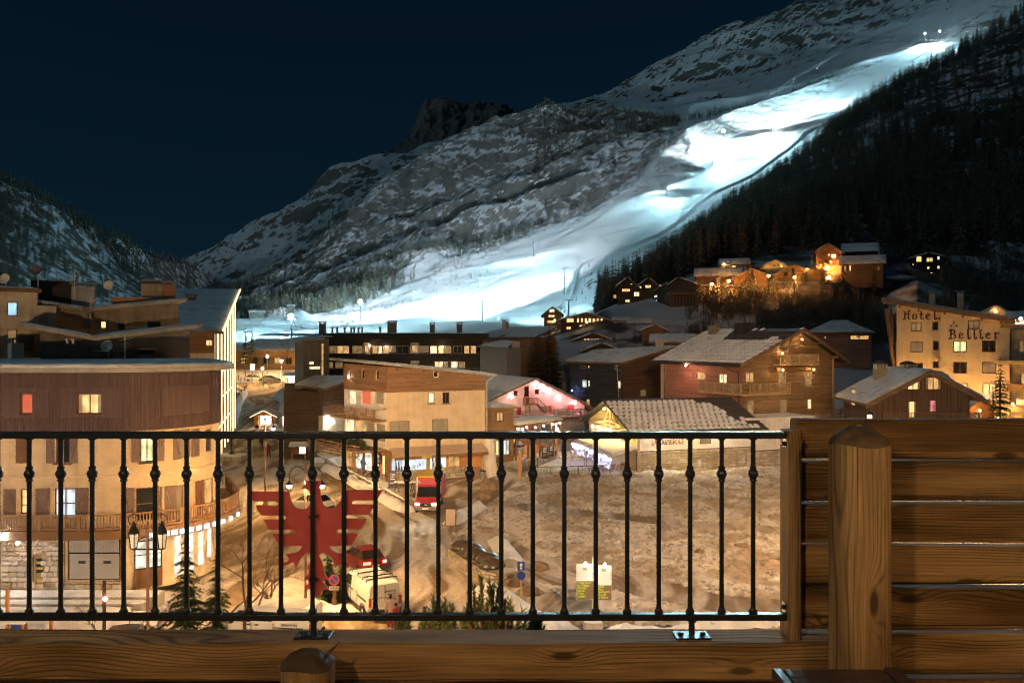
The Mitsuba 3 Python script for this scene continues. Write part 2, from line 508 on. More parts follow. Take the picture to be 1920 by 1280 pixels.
matte('slope_wild', mountain_col((0.18, 0.17, 0.15), (0.30, 0.28, 0.25), (0.80, 0.82, 0.84), 1.30), 0.8, 0.1)
matte('forest_floor', proc(larch_floor), 0.9, 0.1)
for k, a, b in (('plaster_beige', (0.62, 0.50, 0.36), (0.52, 0.42, 0.30)), ('plaster_cream', (0.62, 0.55, 0.42), (0.45, 0.38, 0.28)), ('plaster_white', (0.74, 0.71, 0.67), (0.62, 0.59, 0.55)),
                ('plaster_gold', (0.70, 0.56, 0.38), (0.62, 0.48, 0.32)), ('plaster_grey', (0.27, 0.235, 0.185), (0.18, 0.155, 0.125)), ('plaster_dark', (0.20, 0.17, 0.14), (0.12, 0.105, 0.09)),
                ('concrete', (0.40, 0.39, 0.37), (0.30, 0.28, 0.26)), ('stone_tan', (0.44, 0.37, 0.27), (0.30, 0.25, 0.18)), ('stone_grey', (0.52, 0.48, 0.44), (0.34, 0.31, 0.28)),
                ('stone_pale', (0.62, 0.58, 0.52), (0.46, 0.42, 0.37)), ('mortar', (0.22, 0.19, 0.16), (0.14, 0.12, 0.10)), ('rock_brown', (0.30, 0.22, 0.15), (0.16, 0.12, 0.085))):
    matte(k, plaster(a, b), 0.9, 0.15)
for k, a, b, kw in (('siding_warm', (0.13, 0.078, 0.040), (0.38, 0.25, 0.135), {}), ('siding_red', (0.22, 0.10, 0.07), (0.44, 0.21, 0.14), {}), ('siding_dark', (0.07, 0.045, 0.032), (0.17, 0.105, 0.07), {}),
                    ('siding_mid', (0.17, 0.095, 0.055), (0.32, 0.19, 0.11), {}), ('siding_upright', (0.10, 0.065, 0.05), (0.24, 0.155, 0.115), dict(vertical=True, pitch=0.16)),
                    ('siding_plum', (0.092, 0.062, 0.068), (0.155, 0.112, 0.118), dict(vertical=True, pitch=0.15, vary=0.3)), ('siding_grey', (0.20, 0.18, 0.15), (0.34, 0.31, 0.26), dict(vertical=True, pitch=0.2)),
                    ('siding_gold', (0.30, 0.22, 0.10), (0.62, 0.50, 0.26), {}), ('siding_black', (0.035, 0.032, 0.03), (0.08, 0.07, 0.06), {})):
    matte(k, boards(a, b, **kw), 0.75, 0.25)
matte('beam_wood', boards((0.16, 0.10, 0.06), (0.34, 0.22, 0.13), 0.3), 0.7, 0.25)
matte('timber_long', timber((0.15, 0.072, 0.024), (0.50, 0.29, 0.115), (0.045, 0.022, 0.010)), 0.75, 0.22, timber_bump(), 0.006)
matte('upright_timber', timber((0.18, 0.09, 0.032), (0.50, 0.30, 0.13), (0.045, 0.022, 0.010), True), 0.75, 0.22, timber_bump(True), 0.006)
matte('timber_end', snow_col((0.07, 0.045, 0.026), (0.20, 0.12, 0.06), 9.0), 0.7, 0.3)
for k, c, r, s in (('frame_brown', (0.16, 0.085, 0.045), 0.5, 0.4), ('frame_white', (0.62, 0.58, 0.52), 0.5, 0.4), ('frame_cream', (0.50, 0.40, 0.26), 0.6, 0.3), ('frame_black', (0.03, 0.03, 0.03), 0.4, 0.5),
                   ('curtain', (0.60, 0.55, 0.45), 0.9, 0.1), ('shutter_grey', (0.19, 0.135, 0.13), 0.6, 0.3), ('shutter_brown', (0.17, 0.085, 0.06), 0.6, 0.3), ('shutter_red', (0.42, 0.06, 0.06), 0.6, 0.3),
                   ('wood_balcony', (0.27, 0.165, 0.10), 0.7, 0.3), ('wood_pale', (0.50, 0.37, 0.22), 0.7, 0.3), ('wood_brown', (0.20, 0.115, 0.06), 0.7, 0.3), ('wood_orange', (0.50, 0.24, 0.09), 0.6, 0.3),
                   ('metal_sheet', (0.36, 0.37, 0.39), 0.5, 0.5), ('tin_grey', (0.20, 0.20, 0.20), 0.5, 0.5), ('roof_dark', (0.035, 0.032, 0.03), 0.7, 0.3), ('roof_slate', (0.10, 0.09, 0.085), 0.7, 0.3), ('brick_red', (0.32, 0.15, 0.09), 0.8, 0.2),
                   ('eagle_red', (0.70, 0.12, 0.11), 0.5, 0.3), ('truck_red', (0.40, 0.05, 0.07), 0.35, 0.5), ('car_red', (0.16, 0.016, 0.016), 0.3, 0.5), ('car_dark', (0.05, 0.05, 0.055), 0.3, 0.5),
                   ('van_white', (0.70, 0.68, 0.64), 0.35, 0.5), ('rubber', (0.02, 0.02, 0.02), 0.8, 0.3), ('plastic_black', (0.03, 0.03, 0.03), 0.5, 0.4), ('dome_dark', (0.09, 0.07, 0.055), 0.28, 0.7),
                   ('tarp_yellow', (0.55, 0.36, 0.05), 0.6, 0.3), ('sign_blue', (0.03, 0.07, 0.35), 0.4, 0.4), ('sign_red', (0.55, 0.05, 0.05), 0.4, 0.4), ('sign_white', (0.80, 0.80, 0.78), 0.4, 0.4), ('sign_navy', (0.03, 0.035, 0.10), 0.4, 0.4),
                   ('sign_olive', (0.20, 0.22, 0.06), 0.5, 0.3), ('sign_brown', (0.24, 0.17, 0.11), 0.5, 0.3), ('print_lime', (0.72, 0.74, 0.16), 0.5, 0.3), ('print_black', (0.025, 0.02, 0.02), 0.5, 0.3), ('print_brown', (0.10, 0.035, 0.03), 0.5, 0.3),
                   ('pole_yellow', (0.52, 0.36, 0.12), 0.5, 0.4), ('pole_pale', (0.62, 0.60, 0.48), 0.4, 0.4), ('pole_brown', (0.20, 0.10, 0.08), 0.5, 0.4), ('bark', (0.13, 0.085, 0.055), 0.9, 0.2), ('bark_grey', (0.15, 0.12, 0.09), 0.9, 0.2),
                   ('skin', (0.50, 0.32, 0.22), 0.5, 0.3), ('hair', (0.03, 0.022, 0.018), 0.6, 0.3), ('cloth_dark', (0.05, 0.05, 0.06), 0.8, 0.2), ('cloth_blue', (0.06, 0.12, 0.30), 0.8, 0.2), ('cloth_red', (0.35, 0.05, 0.06), 0.8, 0.2),
                   ('cloth_pale', (0.60, 0.50, 0.45), 0.8, 0.2), ('canvas_awning', (0.46, 0.36, 0.28), 0.8, 0.2), ('canvas_gold', (0.62, 0.48, 0.30), 0.8, 0.2), ('canvas_blue', (0.20, 0.28, 0.45), 0.8, 0.2), ('chair_brown', (0.060, 0.034, 0.026), 0.38, 0.4),
                   ('chrome', (0.42, 0.42, 0.42), 0.3, 0.6)):
    matte(k, c, r, s)
matte('iron', (0.018, 0.018, 0.020), 0.28, 0.6)
scene['glass_dark'] = two({'type': 'principled', 'base_color': rgb(0.02, 0.022, 0.025), 'roughness': 0.06, 'specular': 0.6})
for k, c, t in (('spruce_green', (0.045, 0.060, 0.030), 0.15), ('larch_brown', (0.15, 0.148, 0.115), 0.15), ('larch_green', (0.115, 0.145, 0.12), 0.15), ('larch_rust', (0.155, 0.115, 0.08), 0.15), ('larch_frost', (0.42, 0.45, 0.46), 0.2),
                ('pine_green', (0.050, 0.062, 0.026), 0.15), ('twig', (0.14, 0.085, 0.05), 0.1)):
    scene[k] = {'type': 'principledthin', 'base_color': rgb(*c), 'roughness': 0.8, 'diff_trans': 2 * t}

# ---------------------------------------------------------------- the land: valley floor, slopes and mountains as lofted sheets with real relief
class Sheet:
    """A sheet of land lofted through survey lines (each a list of (px, py, distance) points), nearest line first."""

    def __init__(s, lines, px0, px1, ncol, nrow, back=None):
        s.px = np.linspace(px0, px1, ncol)
        rows = []
        for ln in lines:
            a = np.array(ln, float)
            py, d = np.interp(s.px, a[:, 0], a[:, 1]), np.interp(s.px, a[:, 0], a[:, 2])
            rows.append(np.stack([(s.px - CX) / FOC * d, d, EYE[2] - (py - CY) / FOC * d], -1))
        if back:
            top = rows[-1]
            for grow, drop in back:
                rows.append(top * [1 + grow, 1 + grow, 1] - [0, 0, drop])
        rows = np.array(rows)
        s.t = np.linspace(0, len(rows) - 1, nrow)
        s.p = PchipInterpolator(np.arange(len(rows)), rows, axis=0)(s.t)
        s.front = len(lines) - 1

    def relief(s, amp, size, seed, ridged=0.5, octaves=5, keep=None, stretch=(1, 1, 1)):
        q = s.p / size * np.array(stretch)
        n = meshkit.fbm(q, octaves, seed) - 0.5
        r = 0.5 - np.abs(meshkit.fbm(q * 1.3 + 31, octaves, seed + 9) - 0.5) * 2.4
        h = amp * 2 * ((1 - ridged) * n + ridged * (r - 0.25))
        s.p = s.p + np.stack([h * 0.25, -h * 0.55, h * 0.8], -1) * (1 if keep is None else keep[..., None])
        return s

    def mesh(s):
        v, f = grid_mesh(s.p)
        return v, f[:, ::-1] if np.cross(v[f[0, 1]] - v[f[0, 0]], v[f[0, 2]] - v[f[0, 0]])[2] < 0 else f

    def at(s, i, t):
        """column fraction i in [0, 1], line coordinate t"""
        a = np.clip(i, 0, 1) * (len(s.px) - 1)
        b = np.clip(np.interp(t, s.t, np.arange(len(s.t))), 0, len(s.t) - 1)
        i0, j0 = np.minimum(a.astype(int), len(s.px) - 2), np.minimum(b.astype(int), len(s.t) - 2)
        fa, fb = (a - i0)[:, None], (b - j0)[:, None]
        p = s.p
        return (p[j0, i0] * (1 - fa) + p[j0, i0 + 1] * fa) * (1 - fb) + (p[j0 + 1, i0] * (1 - fa) + p[j0 + 1, i0 + 1] * fa) * fb

    def pix(s):
        return CX + s.p[..., 0] / s.p[..., 1] * FOC, CY - (s.p[..., 2] - EYE[2]) / s.p[..., 1] * FOC


UPPER = [(380, 604, 580), (440, 603, 600), (600, 590, 640), (700, 562, 680), (800, 522, 740), (900, 480, 800), (1000, 440, 860), (1100, 400, 930), (1190, 345, 1000), (1230, 300, 1050), (1290, 240, 1150), (1400, 200, 1300),
         (1500, 170, 1400), (1600, 130, 1500), (1700, 95, 1600), (1760, 65, 1700), (1850, 10, 1800), (1990, -70, 1900)]
PISTE = np.array([(632, 440, 1040), (622, 560, 1035), (610, 700, 1040), (598, 770, 1050), (585, 818, 1060), (570, 850, 1068), (550, 885, 1076), (530, 930, 1082), (512, 975, 1084), (498, 990, 1095), (480, 1000, 1135), (460, 1020, 1200),
                  (440, 1060, 1245), (420, 1100, 1275), (400, 1125, 1300), (380, 1170, 1320), (360, 1205, 1350), (345, 1255, 1385), (330, 1325, 1415), (300, 1343, 1455), (280, 1350, 1485), (262, 1365, 1505), (250, 1400, 1515),
                  (240, 1450, 1535), (225, 1463, 1570), (205, 1503, 1600), (185, 1545, 1625), (160, 1580, 1650), (135, 1625, 1680), (110, 1685, 1720), (92, 1722, 1750)], float)[::-1]
slope = Sheet([[(300, 652, 300), (2000, 652, 300)],
               [(300, 628, 380), (700, 628, 380), (850, 615, 390), (1000, 603, 400), (1200, 580, 400), (1400, 540, 420), (1700, 480, 480), (2000, 400, 560)],
               [(300, 612, 470), (600, 603, 520), (700, 592, 540), (850, 568, 560), (1000, 538, 560), (1200, 470, 580), (1400, 400, 640), (1700, 330, 700), (2000, 230, 800)],
               [(300, 607, 540), (600, 596, 600), (700, 577, 630), (800, 550, 660), (900, 517, 680), (1000, 485, 710), (1100, 450, 740), (1200, 410, 800), (1300, 350, 900), (1400, 290, 1050), (1500, 235, 1150), (1700, 170, 1250), (2000, 60, 1400)],
               UPPER], 300, 1990, 420, 260)
qx, qy = slope.pix()
pl, pr = np.interp(qy, PISTE[:, 0], PISTE[:, 1]), np.interp(qy, PISTE[:, 0], PISTE[:, 2])
off = np.clip(np.maximum(pl - qx, qx - pr) / 26, 0, 1)
off = np.where(qy > 632, 0.3, off)
flat_p = slope.p.copy()
slope.relief(7.5, 55, 3, 0.35, 5, keep=off)
slope.relief(2.2, 14, 5, 0.3, 4, keep=np.clip(off, 0.05, 1))
structure('hill', 'open snow slope with rough banks beside the floodlit ski run', slope.mesh(), 'slope_wild')

# the groomed run: a sheet lying on the slope
rows = []
for py, L, Rr in PISTE[::-1][np.linspace(0, len(PISTE) - 1, len(PISTE)).astype(int)]:
    rows.append((py, L, Rr))
rows = np.array(rows)
tt = np.linspace(0, len(rows) - 1, 150)
rows = np.stack([np.interp(tt, np.arange(len(rows)), rows[:, k]) for k in range(3)], 1)
pts = []
for py, L, Rr in rows:
    for c in np.linspace(L, Rr, 26):
        col = np.interp(c, slope.px, np.arange(len(slope.px)))
        i = min(int(col), len(slope.px) - 2)
        w = col - i
        cp = slope.p[:, i] * (1 - w) + slope.p[:, i + 1] * w
        cpy = CY - (cp[:, 2] - EYE[2]) / cp[:, 1] * FOC
        j = np.interp(-py, -cpy[np.argsort(-cpy)], np.arange(len(cpy))[np.argsort(-cpy)])
        j0 = min(int(j), len(cp) - 2)
        pts.append(cp[j0] * (1 - j + j0) + cp[j0 + 1] * (j - j0))
pts = np.array(pts).reshape(150, 26, 3)
pts[..., 2] += 1.2 + 0.5 * meshkit.fbm(pts / 22, 3, 4)
pts[:, [0, -1], 2] -= 2.5
run = Sheet.__new__(Sheet)
run.p, run.px, run.t = pts, np.arange(26), np.arange(150)
structure('ski_run', 'groomed white ski run lit by floodlights', Sheet.mesh(run), 'piste_snow')

ridge = Sheet([[(a, b + 6, d - 15) for a, b, d in UPPER if a <= 1290],
               [(300, 588, 900), (440, 585, 900), (600, 545, 1000), (700, 500, 1040), (800, 450, 1080), (900, 410, 1120), (1000, 370, 1150), (1100, 330, 1180), (1190, 290, 1200), (1290, 238, 1230)],
               [(300, 578, 1150), (440, 572, 1150), (560, 520, 1280), (700, 430, 1350), (800, 375, 1400), (900, 325, 1430), (1000, 300, 1440), (1100, 270, 1430), (1200, 250, 1380), (1290, 235, 1300)],
               [(300, 572, 1250), (400, 570, 1300), (440, 556, 1320), (480, 538, 1350), (560, 475, 1450), (640, 418, 1500), (700, 365, 1550), (760, 325, 1580), (820, 278, 1600), (870, 245, 1620), (920, 228, 1630), (960, 220, 1640), (1000, 212, 1650),
                (1050, 205, 1660), (1090, 213, 1660), (1150, 220, 1600), (1210, 222, 1500), (1290, 232, 1360)]], 330, 1292, 420, 300, back=[(0.06, 50), (0.2, 260)])
edge = np.clip(ridge.t / 0.5, 0, 1)[:, None] * np.ones((1, 420))
ridge.relief(46, 260, 11, 0.75, 6, keep=edge * np.clip((1300 - ridge.px) / 160, 0.15, 1)[None])
ridge.relief(13, 55, 12, 0.7, 5, keep=edge, stretch=(1, 1, 0.6))
structure('mountain', 'craggy snow streaked mountainside left of the lit run', ridge.mesh(), 'alp_rock')

back_ridge = Sheet([[(230, 610, 1700), (380, 600, 1750), (500, 560, 1800), (700, 420, 1900), (950, 300, 2000)],
                    [(230, 560, 2100), (340, 548, 2100), (440, 520, 2150), (560, 450, 2250), (700, 370, 2300), (950, 260, 2400)],
                    [(230, 545, 2500), (300, 522, 2550), (340, 502, 2600), (400, 470, 2600), (430, 448, 2600), (500, 405, 2600), (560, 367, 2600), (600, 336, 2600), (640, 313, 2600), (690, 300, 2600), (760, 292, 2600), (800, 272, 2600), (860, 250, 2600), (950, 222, 2600)]],
                   235, 945, 260, 150, back=[(0.05, 60), (0.2, 500)])
back_ridge.relief(60, 420, 21, 0.7, 6, keep=np.clip(back_ridge.t / 0.6, 0, 1)[:, None] * np.ones((1, 260)))
back_ridge.relief(16, 90, 22, 0.6, 4)
structure('mountain', 'long dim snow ridge running down to the left behind the crags', back_ridge.mesh(), 'alp_rock')

peak = Sheet([[(640, 420, 3000), (1090, 330, 3000)],
              [(660, 330, 3400), (760, 300, 3400), (830, 240, 3400), (900, 240, 3400), (1090, 262, 3400)],
              [(640, 330, 3600), (700, 305, 3600), (748, 282, 3600), (768, 242, 3600), (795, 202, 3600), (815, 185, 3600), (840, 180, 3600), (870, 186, 3600), (900, 193, 3600), (940, 212, 3600), (980, 224, 3600), (1090, 245, 3600)]],
             645, 1085, 300, 150, back=[(0.04, 100), (0.15, 800)])
peak.relief(70, 300, 31, 0.8, 6)
peak.relief(30, 80, 32, 0.8, 5)
structure('mountain', 'dark rocky summit barely seen against the night sky', peak.mesh(), 'alp_peak')

high = Sheet([[(1040, 226, 1700), (1150, 228, 1650), (1292, 243, 1160), (1400, 203, 1300), (1500, 173, 1400), (1600, 133, 1500), (1700, 98, 1600), (1760, 68, 1700), (1850, 13, 1800), (1990, -67, 1900)],
              [(1040, 216, 2000), (1150, 212, 1900), (1292, 205, 1500), (1400, 182, 1600), (1500, 150, 1700), (1600, 105, 1800), (1700, 65, 1900), (1850, -25, 2000), (1990, -100, 2100)],
              [(1040, 214, 2250), (1100, 203, 2200), (1230, 172, 2100), (1350, 135, 2100), (1450, 105, 2150), (1550, 70, 2200), (1700, 20, 2250), (1850, -50, 2300), (1990, -130, 2400)],
              [(1040, 214, 2600), (1090, 200, 2600), (1160, 160, 2600), (1230, 120, 2600), (1300, 75, 2600), (1340, 58, 2600), (1380, 43, 2600), (1440, 28, 2600), (1500, 10, 2600), (1560, -2, 2600), (1640, -30, 2600), (1760, -60, 2600), (1990, -140, 2600)]],
             1045, 1985, 360, 220, back=[(0.05, 60), (0.2, 500)])
high.relief(44, 330, 41, 0.7, 6, keep=np.clip((high.t - 0.7) / 1.2, 0.08, 1)[:, None] * np.ones((1, 360)))
high.relief(14, 70, 42, 0.65, 4, keep=np.clip((high.t - 0.9) / 1.0, 0.1, 1)[:, None] * np.ones((1, 360)))
structure('mountain', 'high pale mountain with rock bands above the top of the run', high.mesh(), 'alp_snow')

left_hill = Sheet([[(-900, 645, 380), (-300, 645, 380), (0, 645, 380), (460, 645, 420)],
                   [(-900, 480, 600), (-300, 520, 560), (0, 545, 560), (200, 575, 620), (330, 590, 700), (460, 620, 800)],
                   [(-900, 250, 700), (-300, 330, 700), (0, 420, 700), (100, 455, 760), (200, 490, 900), (330, 540, 1200), (460, 600, 1500)],
                   [(-900, -10, 820), (-400, 200, 800), (-200, 282, 800), (-80, 330, 800), (0, 352, 820), (60, 371, 850), (130, 404, 900), (200, 443, 1000), (260, 468, 1150), (310, 488, 1300), (350, 492, 1450), (400, 524, 1600), (460, 580, 1700)]],
                  -900, 455, 330, 180, back=[(0.06, 60), (0.3, 300)])
left_hill.relief(16, 160, 51, 0.5, 6, keep=np.clip(left_hill.t / 0.6, 0.1, 1)[:, None] * np.ones((1, 330)))
structure('hill', 'dark wooded hillside falling to the valley from the left', left_hill.mesh(), 'forest_floor')

wood_hill = Sheet([[(980, 800, 150), (1200, 760, 168), (2300, 740, 168)],
                   [(980, 668, 185), (1040, 660, 195), (1200, 650, 195), (1500, 650, 195), (2300, 648, 195)],
                   [(980, 655, 205), (1020, 640, 212), (1150, 612, 215), (1300, 592, 218), (1450, 572, 222), (1560, 552, 226), (1640, 580, 230), (1720, 530, 232), (1920, 590, 232), (2300, 590, 232)],
                   [(980, 648, 226), (1020, 632, 232), (1150, 575, 236), (1300, 540, 240), (1450, 524, 244), (1560, 508, 246), (1640, 505, 252), (1720, 512, 255), (1920, 540, 255), (2300, 540, 255)],
                   [(980, 642, 260), (1100, 600, 270), (1200, 552, 275), (1300, 505, 280), (1450, 470, 285), (1600, 455, 290), (1750, 460, 295), (1920, 440, 300), (2300, 420, 300)],
                   [(980, 640, 300), (1150, 590, 340), (1265, 500, 380), (1340, 445, 400), (1500, 370, 420), (1700, 290, 440), (1920, 210, 450), (2300, 120, 460)],
                   [(980, 640, 330), (1100, 612, 390), (1180, 560, 430), (1265, 500, 470), (1320, 446, 500), (1400, 388, 540), (1480, 325, 570), (1560, 255, 610), (1640, 195, 660), (1760, 128, 710), (1870, 60, 760), (2000, -30, 800), (2300, -170, 850)]],
                  985, 2290, 360, 240, back=[(0.06, 25), (0.18, 120)])
wood_hill.relief(5.0, 60, 61, 0.4, 5, keep=np.clip((wood_hill.t - 3.3) / 0.8, 0.12, 1)[:, None] * np.ones((1, 360)))
wood_hill.relief(0.9, 7, 62, 0.4, 3, keep=np.clip((wood_hill.t - 0.8) / 0.6, 0, 1)[:, None] * np.ones((1, 360)))
structure('hill', 'steep snowy hillside under the larch wood and the upper chalets', wood_hill.mesh(), 'forest_floor')

# valley floor: one wide sheet; the street, the trodden field and the square lie on it
gx, gy = np.meshgrid(np.concatenate([np.linspace(-900, -160, 12), np.linspace(-150, 160, 200), np.linspace(170, 900, 12)]), np.concatenate([np.linspace(-120, 20, 8), np.linspace(24, 190, 150), np.linspace(200, 520, 30)]))
gz = np.interp(gy, [0, 138, 190, 390], [0, 0, 6.5, 18.0]) + 0.35 * (meshkit.fbm(np.stack([gx / 9, gy / 9, gx * 0], -1), 4, 71) - 0.55)
structure('ground', 'trodden snow covering the valley floor of the village', grid_mesh(np.stack([gx, gy, gz - 0.12 - 0.9 * ((gx > -4) & (gx < 48) & (gy > 36) & (gy < 95))], -1)), 'snow')


def surf(px, py, sheet=slope, d=1500.0):
    """The nearest point of a sheet of land seen at pixel (px, py)."""
    c = np.interp(px, sheet.px, np.arange(len(sheet.px)))
    i = min(int(c), len(sheet.px) - 2)
    cp = sheet.p[:, i] * (1 - c + i) + sheet.p[:, i + 1] * (c - i)
    y = CY - (cp[:, 2] - EYE[2]) / cp[:, 1] * FOC
    for j in range(len(cp) - 1):
        if (y[j] - py) * (y[j + 1] - py) <= 0 and y[j] != y[j + 1]:
            t = (py - y[j]) / (y[j + 1] - y[j])
            return cp[j] * (1 - t) + cp[j + 1] * t
    return P(px, py, d)

# ---------------------------------------------------------------- building helpers
def fac_raw(house, a, ang, length, mat):
    f = Fac.__new__(Fac)
    f.house, f.mat, f.thick, f.holes = house, mat, 0.3, []
    f.a, f.len, f.U = np.array(a, float), length, np.array([math.cos(ang), math.sin(ang)])
    f.N = np.array([f.U[1], -f.U[0]])
    return f


def side(F, dep, left, mat):
    """The wall that goes back from the left or right end of facade F."""
    if left:
        f = fac_raw(F.house, F.at(0, -dep, 0)[:2], 0, dep, mat)
        f.U, f.N = F.N.copy(), -F.U
    else:
        f = fac_raw(F.house, F.at(F.len, 0, 0)[:2], 0, dep, mat)
        f.U, f.N = -F.N, F.U.copy()
    return f


def core(F, dep, z0, z1, mat, name='wall', inset=0.32):
    put(F.house, name, F.box(inset, F.len - inset, -dep + .01, -inset, z0, z1 - .02), mat)


def gable_roof(F, um, zl, zr, zt, dep, oh=0.9, og=0.8, t=0.22, mat='beam_wood', snow=0.25, snow_mat='snow_roof', res=0.45, holes=0.0, back=None, ohr=None, cover='snow', right_snow=True):
    """Two roof planes over the gable facade F: ridge at u = um and height zt, eaves at heights zl, zr; snow lies on both."""
    k = key_for(f'{F.house}__roof')
    bk = -dep - og if back is None else back
    ohr = oh if ohr is None else ohr
    sl, sr = (zt - zl) / um, (zt - zr) / (F.len - um)
    L = [F.at(-oh, og, zl - sl * oh + t), F.at(um, og, zt + t), F.at(um, bk, zt + t), F.at(-oh, bk, zl - sl * oh + t)]
    Rr = [F.at(um, og, zt + t), F.at(F.len + ohr, og, zr - sr * ohr + t), F.at(F.len + ohr, bk, zr - sr * ohr + t), F.at(um, bk, zt + t)]
    scene[k] = ply_of(cat(slab(L, t), slab(Rr, t)), mat)
    if snow:
        Ls = [p + np.array([0, 0, .01]) for p in L]
        Rs = [p + np.array([0, 0, .01]) for p in Rr]
        put(k, cover, cat(*[snow_on(c, snow, res, 0.05, i + len(used), holes=holes) for i, c in enumerate((Ls, Rs) if right_snow else (Ls,))]), snow_mat, smooth=True)
    return k, L, Rr


def shed_roof(house, c, t=0.2, mat='beam_wood', snow=0.2, snow_mat='snow_roof', res=0.5, holes=0.0):
    k = put(house, 'roof', slab(c, t), mat)
    if snow:
        put(k, 'snow', snow_on([np.array(p) + [0, 0, .01] for p in c], snow, res, 0.04, len(used), holes=holes), snow_mat, smooth=True)
    return k


def stone_course(holder, conv, u0, u1, z0, z1, sw, sh, mats, out=0.06, skip=(), seed=1, most=300, name='stone'):
    """Rubble masonry, stone by stone: each an irregular block standing a little proud of the mortar."""
    r = random.Random(seed)
    z, n = z0, 0
    while z < z1 - sh * 0.4:
        h = min(sh * r.uniform(0.75, 1.3), z1 - z)
        u = u0
        while u < u1 - sw * 0.25:
            w = min(sw * r.uniform(0.6, 1.5), u1 - u)
            cu, cz = u + w / 2, z + h / 2
            if not any(a < cu < b and c < cz < d for a, b, c, d in skip) and n < most:
                g = 0.018 + 0.012 * r.random()
                o = out * r.uniform(0.6, 1.3)
                pts = []
                for a in (u + g, u + w - g):
                    for c in (z + g, z + h - g):
                        for k in range(2):
                            ja, jc = r.uniform(0, .18) * w, r.uniform(0, .18) * h
                            ia, ic = (ja if a < cu else -ja), (jc if c < cz else -jc)
                            pts.append((a + (ia if k else 0), 0.9 * o, c + (0 if k else ic)))
                        pts.append((a, -.05, c))
                pts.append((cu, o * 1.15, cz))
                put(holder, name, conv(hull(pts)), r.choice(mats))
                n += 1
            u += w
        z += h


def chimney(house, F, u, w, z0, h, mat='stone_tan', s=0.5, cap=True):
    ms = F.box(u - s, u + s, w - s, w + s, z0, z0 + h)
    k = put(house, 'chimney', ms, mat)
    if cap:
        put(k, 'cap', cat(F.box(u - s - .15, u + s + .15, w - s - .15, w + s + .15, z0 + h + .25, z0 + h + .37), *[F.box(u + a - .07, u + a + .07, w + b - .07, w + b + .07, z0 + h, z0 + h + .25) for a in (-s + .1, s - .1) for b in (-s + .1, s - .1)]), 'tin_grey')
    return k


def letters(s, height, bold=True, depth=0.03, blackletter=False):
    if not blackletter:
        m = meshkit.text_mesh(s, height, depth, bold)
        return np.array(m.vertices), np.array(m.faces)
    # broken-script capitals and small letters from pen strokes with slanted ends
    pen = {'H': [[(0, 1.0), (.22, .95), (.22, .12), (.05, 0)], [(.22, .6), (.42, .7), (.62, .6), (.62, .1), (.75, .0)], [(.62, .62), (.62, 1.0), (.72, 1.05)], [(.0, .05), (.3, .02)]],
           'o': [[(.12, .12), (.12, .52), (.32, .66), (.5, .52), (.5, .14), (.3, .0), (.12, .12)]],
           't': [[(.2, .95), (.2, .12), (.32, .0), (.45, .1)], [(.04, .62), (.42, .62)]],
           'e': [[(.5, .12), (.32, .0), (.12, .14), (.12, .52), (.32, .66), (.5, .5), (.14, .3)]],
           'l': [[(.08, 1.0), (.2, .95), (.2, .12), (.32, .0), (.42, .1)]],
           'B': [[(.0, .92), (.22, 1.0), (.22, .08), (.02, .0)], [(.22, .0), (.55, .05), (.66, .18), (.66, .40), (.48, .54), (.22, .54)], [(.48, .54), (.60, .66), (.58, .88), (.44, 1.0), (.22, 1.0)]],
           'i': [[(.08, .62), (.2, .62), (.2, .12), (.32, .0), (.42, .1)], [(.16, .86), (.24, .94)]],
           'r': [[(.06, .62), (.2, .6), (.2, .06), (.1, .0)], [(.2, .52), (.36, .66), (.52, .56)], [(.2, .04), (.36, .0)]], '.': [[(.05, .02), (.14, .1)]]}
    x, out = 0.0, []
    for ch in s:
        for st in pen[ch]:
            for a, b in zip(st[:-1], st[1:]):
                w = .085 if abs(b[0] - a[0]) < .1 else .05
                out.append(sg.LineString([(x + a[0], a[1]), (x + b[0], b[1])]).buffer(w, cap_style=3))
        x += {'H': 1.0, 'B': .95, 'l': .62, 'i': .66, 't': .66, '.': .3}.get(ch, .80)
    g = shapely.union_all(out)
    v, f = extrude(shapely.affinity.scale(g, height, height, origin=(0, 0)), depth)
    return v, f


def on_face(F, m, u, z, w=0.02):
    """A mesh in (x, y, depth) hung on the facade at u, z."""
    v = m[0]
    return F.to((np.stack([v[:, 0] + u, v[:, 2] + w, v[:, 1] + z], 1), np.asarray(m[1])[:, ::-1]))


# ---------------------------------------------------------------- the curved corner house on the left
CH = thing('corner_house', 'large beige house with a rounded corner, plum wooden top floor and curved balcony', 'house')
L1, AR = 18.5, 5.0
AEND = math.radians(116)
L2 = AR * AEND


def path(s, off=0.0):
    if s <= L1:
        return np.array([-42 + s, 48 - off])
    if s <= L1 + L2:
        a = -math.pi / 2 + (s - L1) / AR
        return np.array([-23.5 + (AR + off) * math.cos(a), 53 + (AR + off) * math.sin(a)])
    a, t = AEND - math.pi / 2, s - L1 - L2
    return np.array([-23.5 + (AR + off) * math.cos(a) - t * math.sin(a), 53 + (AR + off) * math.sin(a) + t * math.cos(a)])


def path_ang(s):
    return 0.0 if s <= L1 else min((s - L1) / AR, AEND)


_ps = np.linspace(0, L1 + L2, 1200)
_pp = np.array([path(s) for s in _ps])
_ppx = CX + _pp[:, 0] / _pp[:, 1] * FOC


def sz(px, py):
    s = np.interp(px, _ppx, _ps) if px < _ppx.max() else _ps[_ppx.argmax()] + (px - _ppx.max()) * .06
    y = path(s)[1]
    return s, EYE[2] - (py - CY) / FOC * y


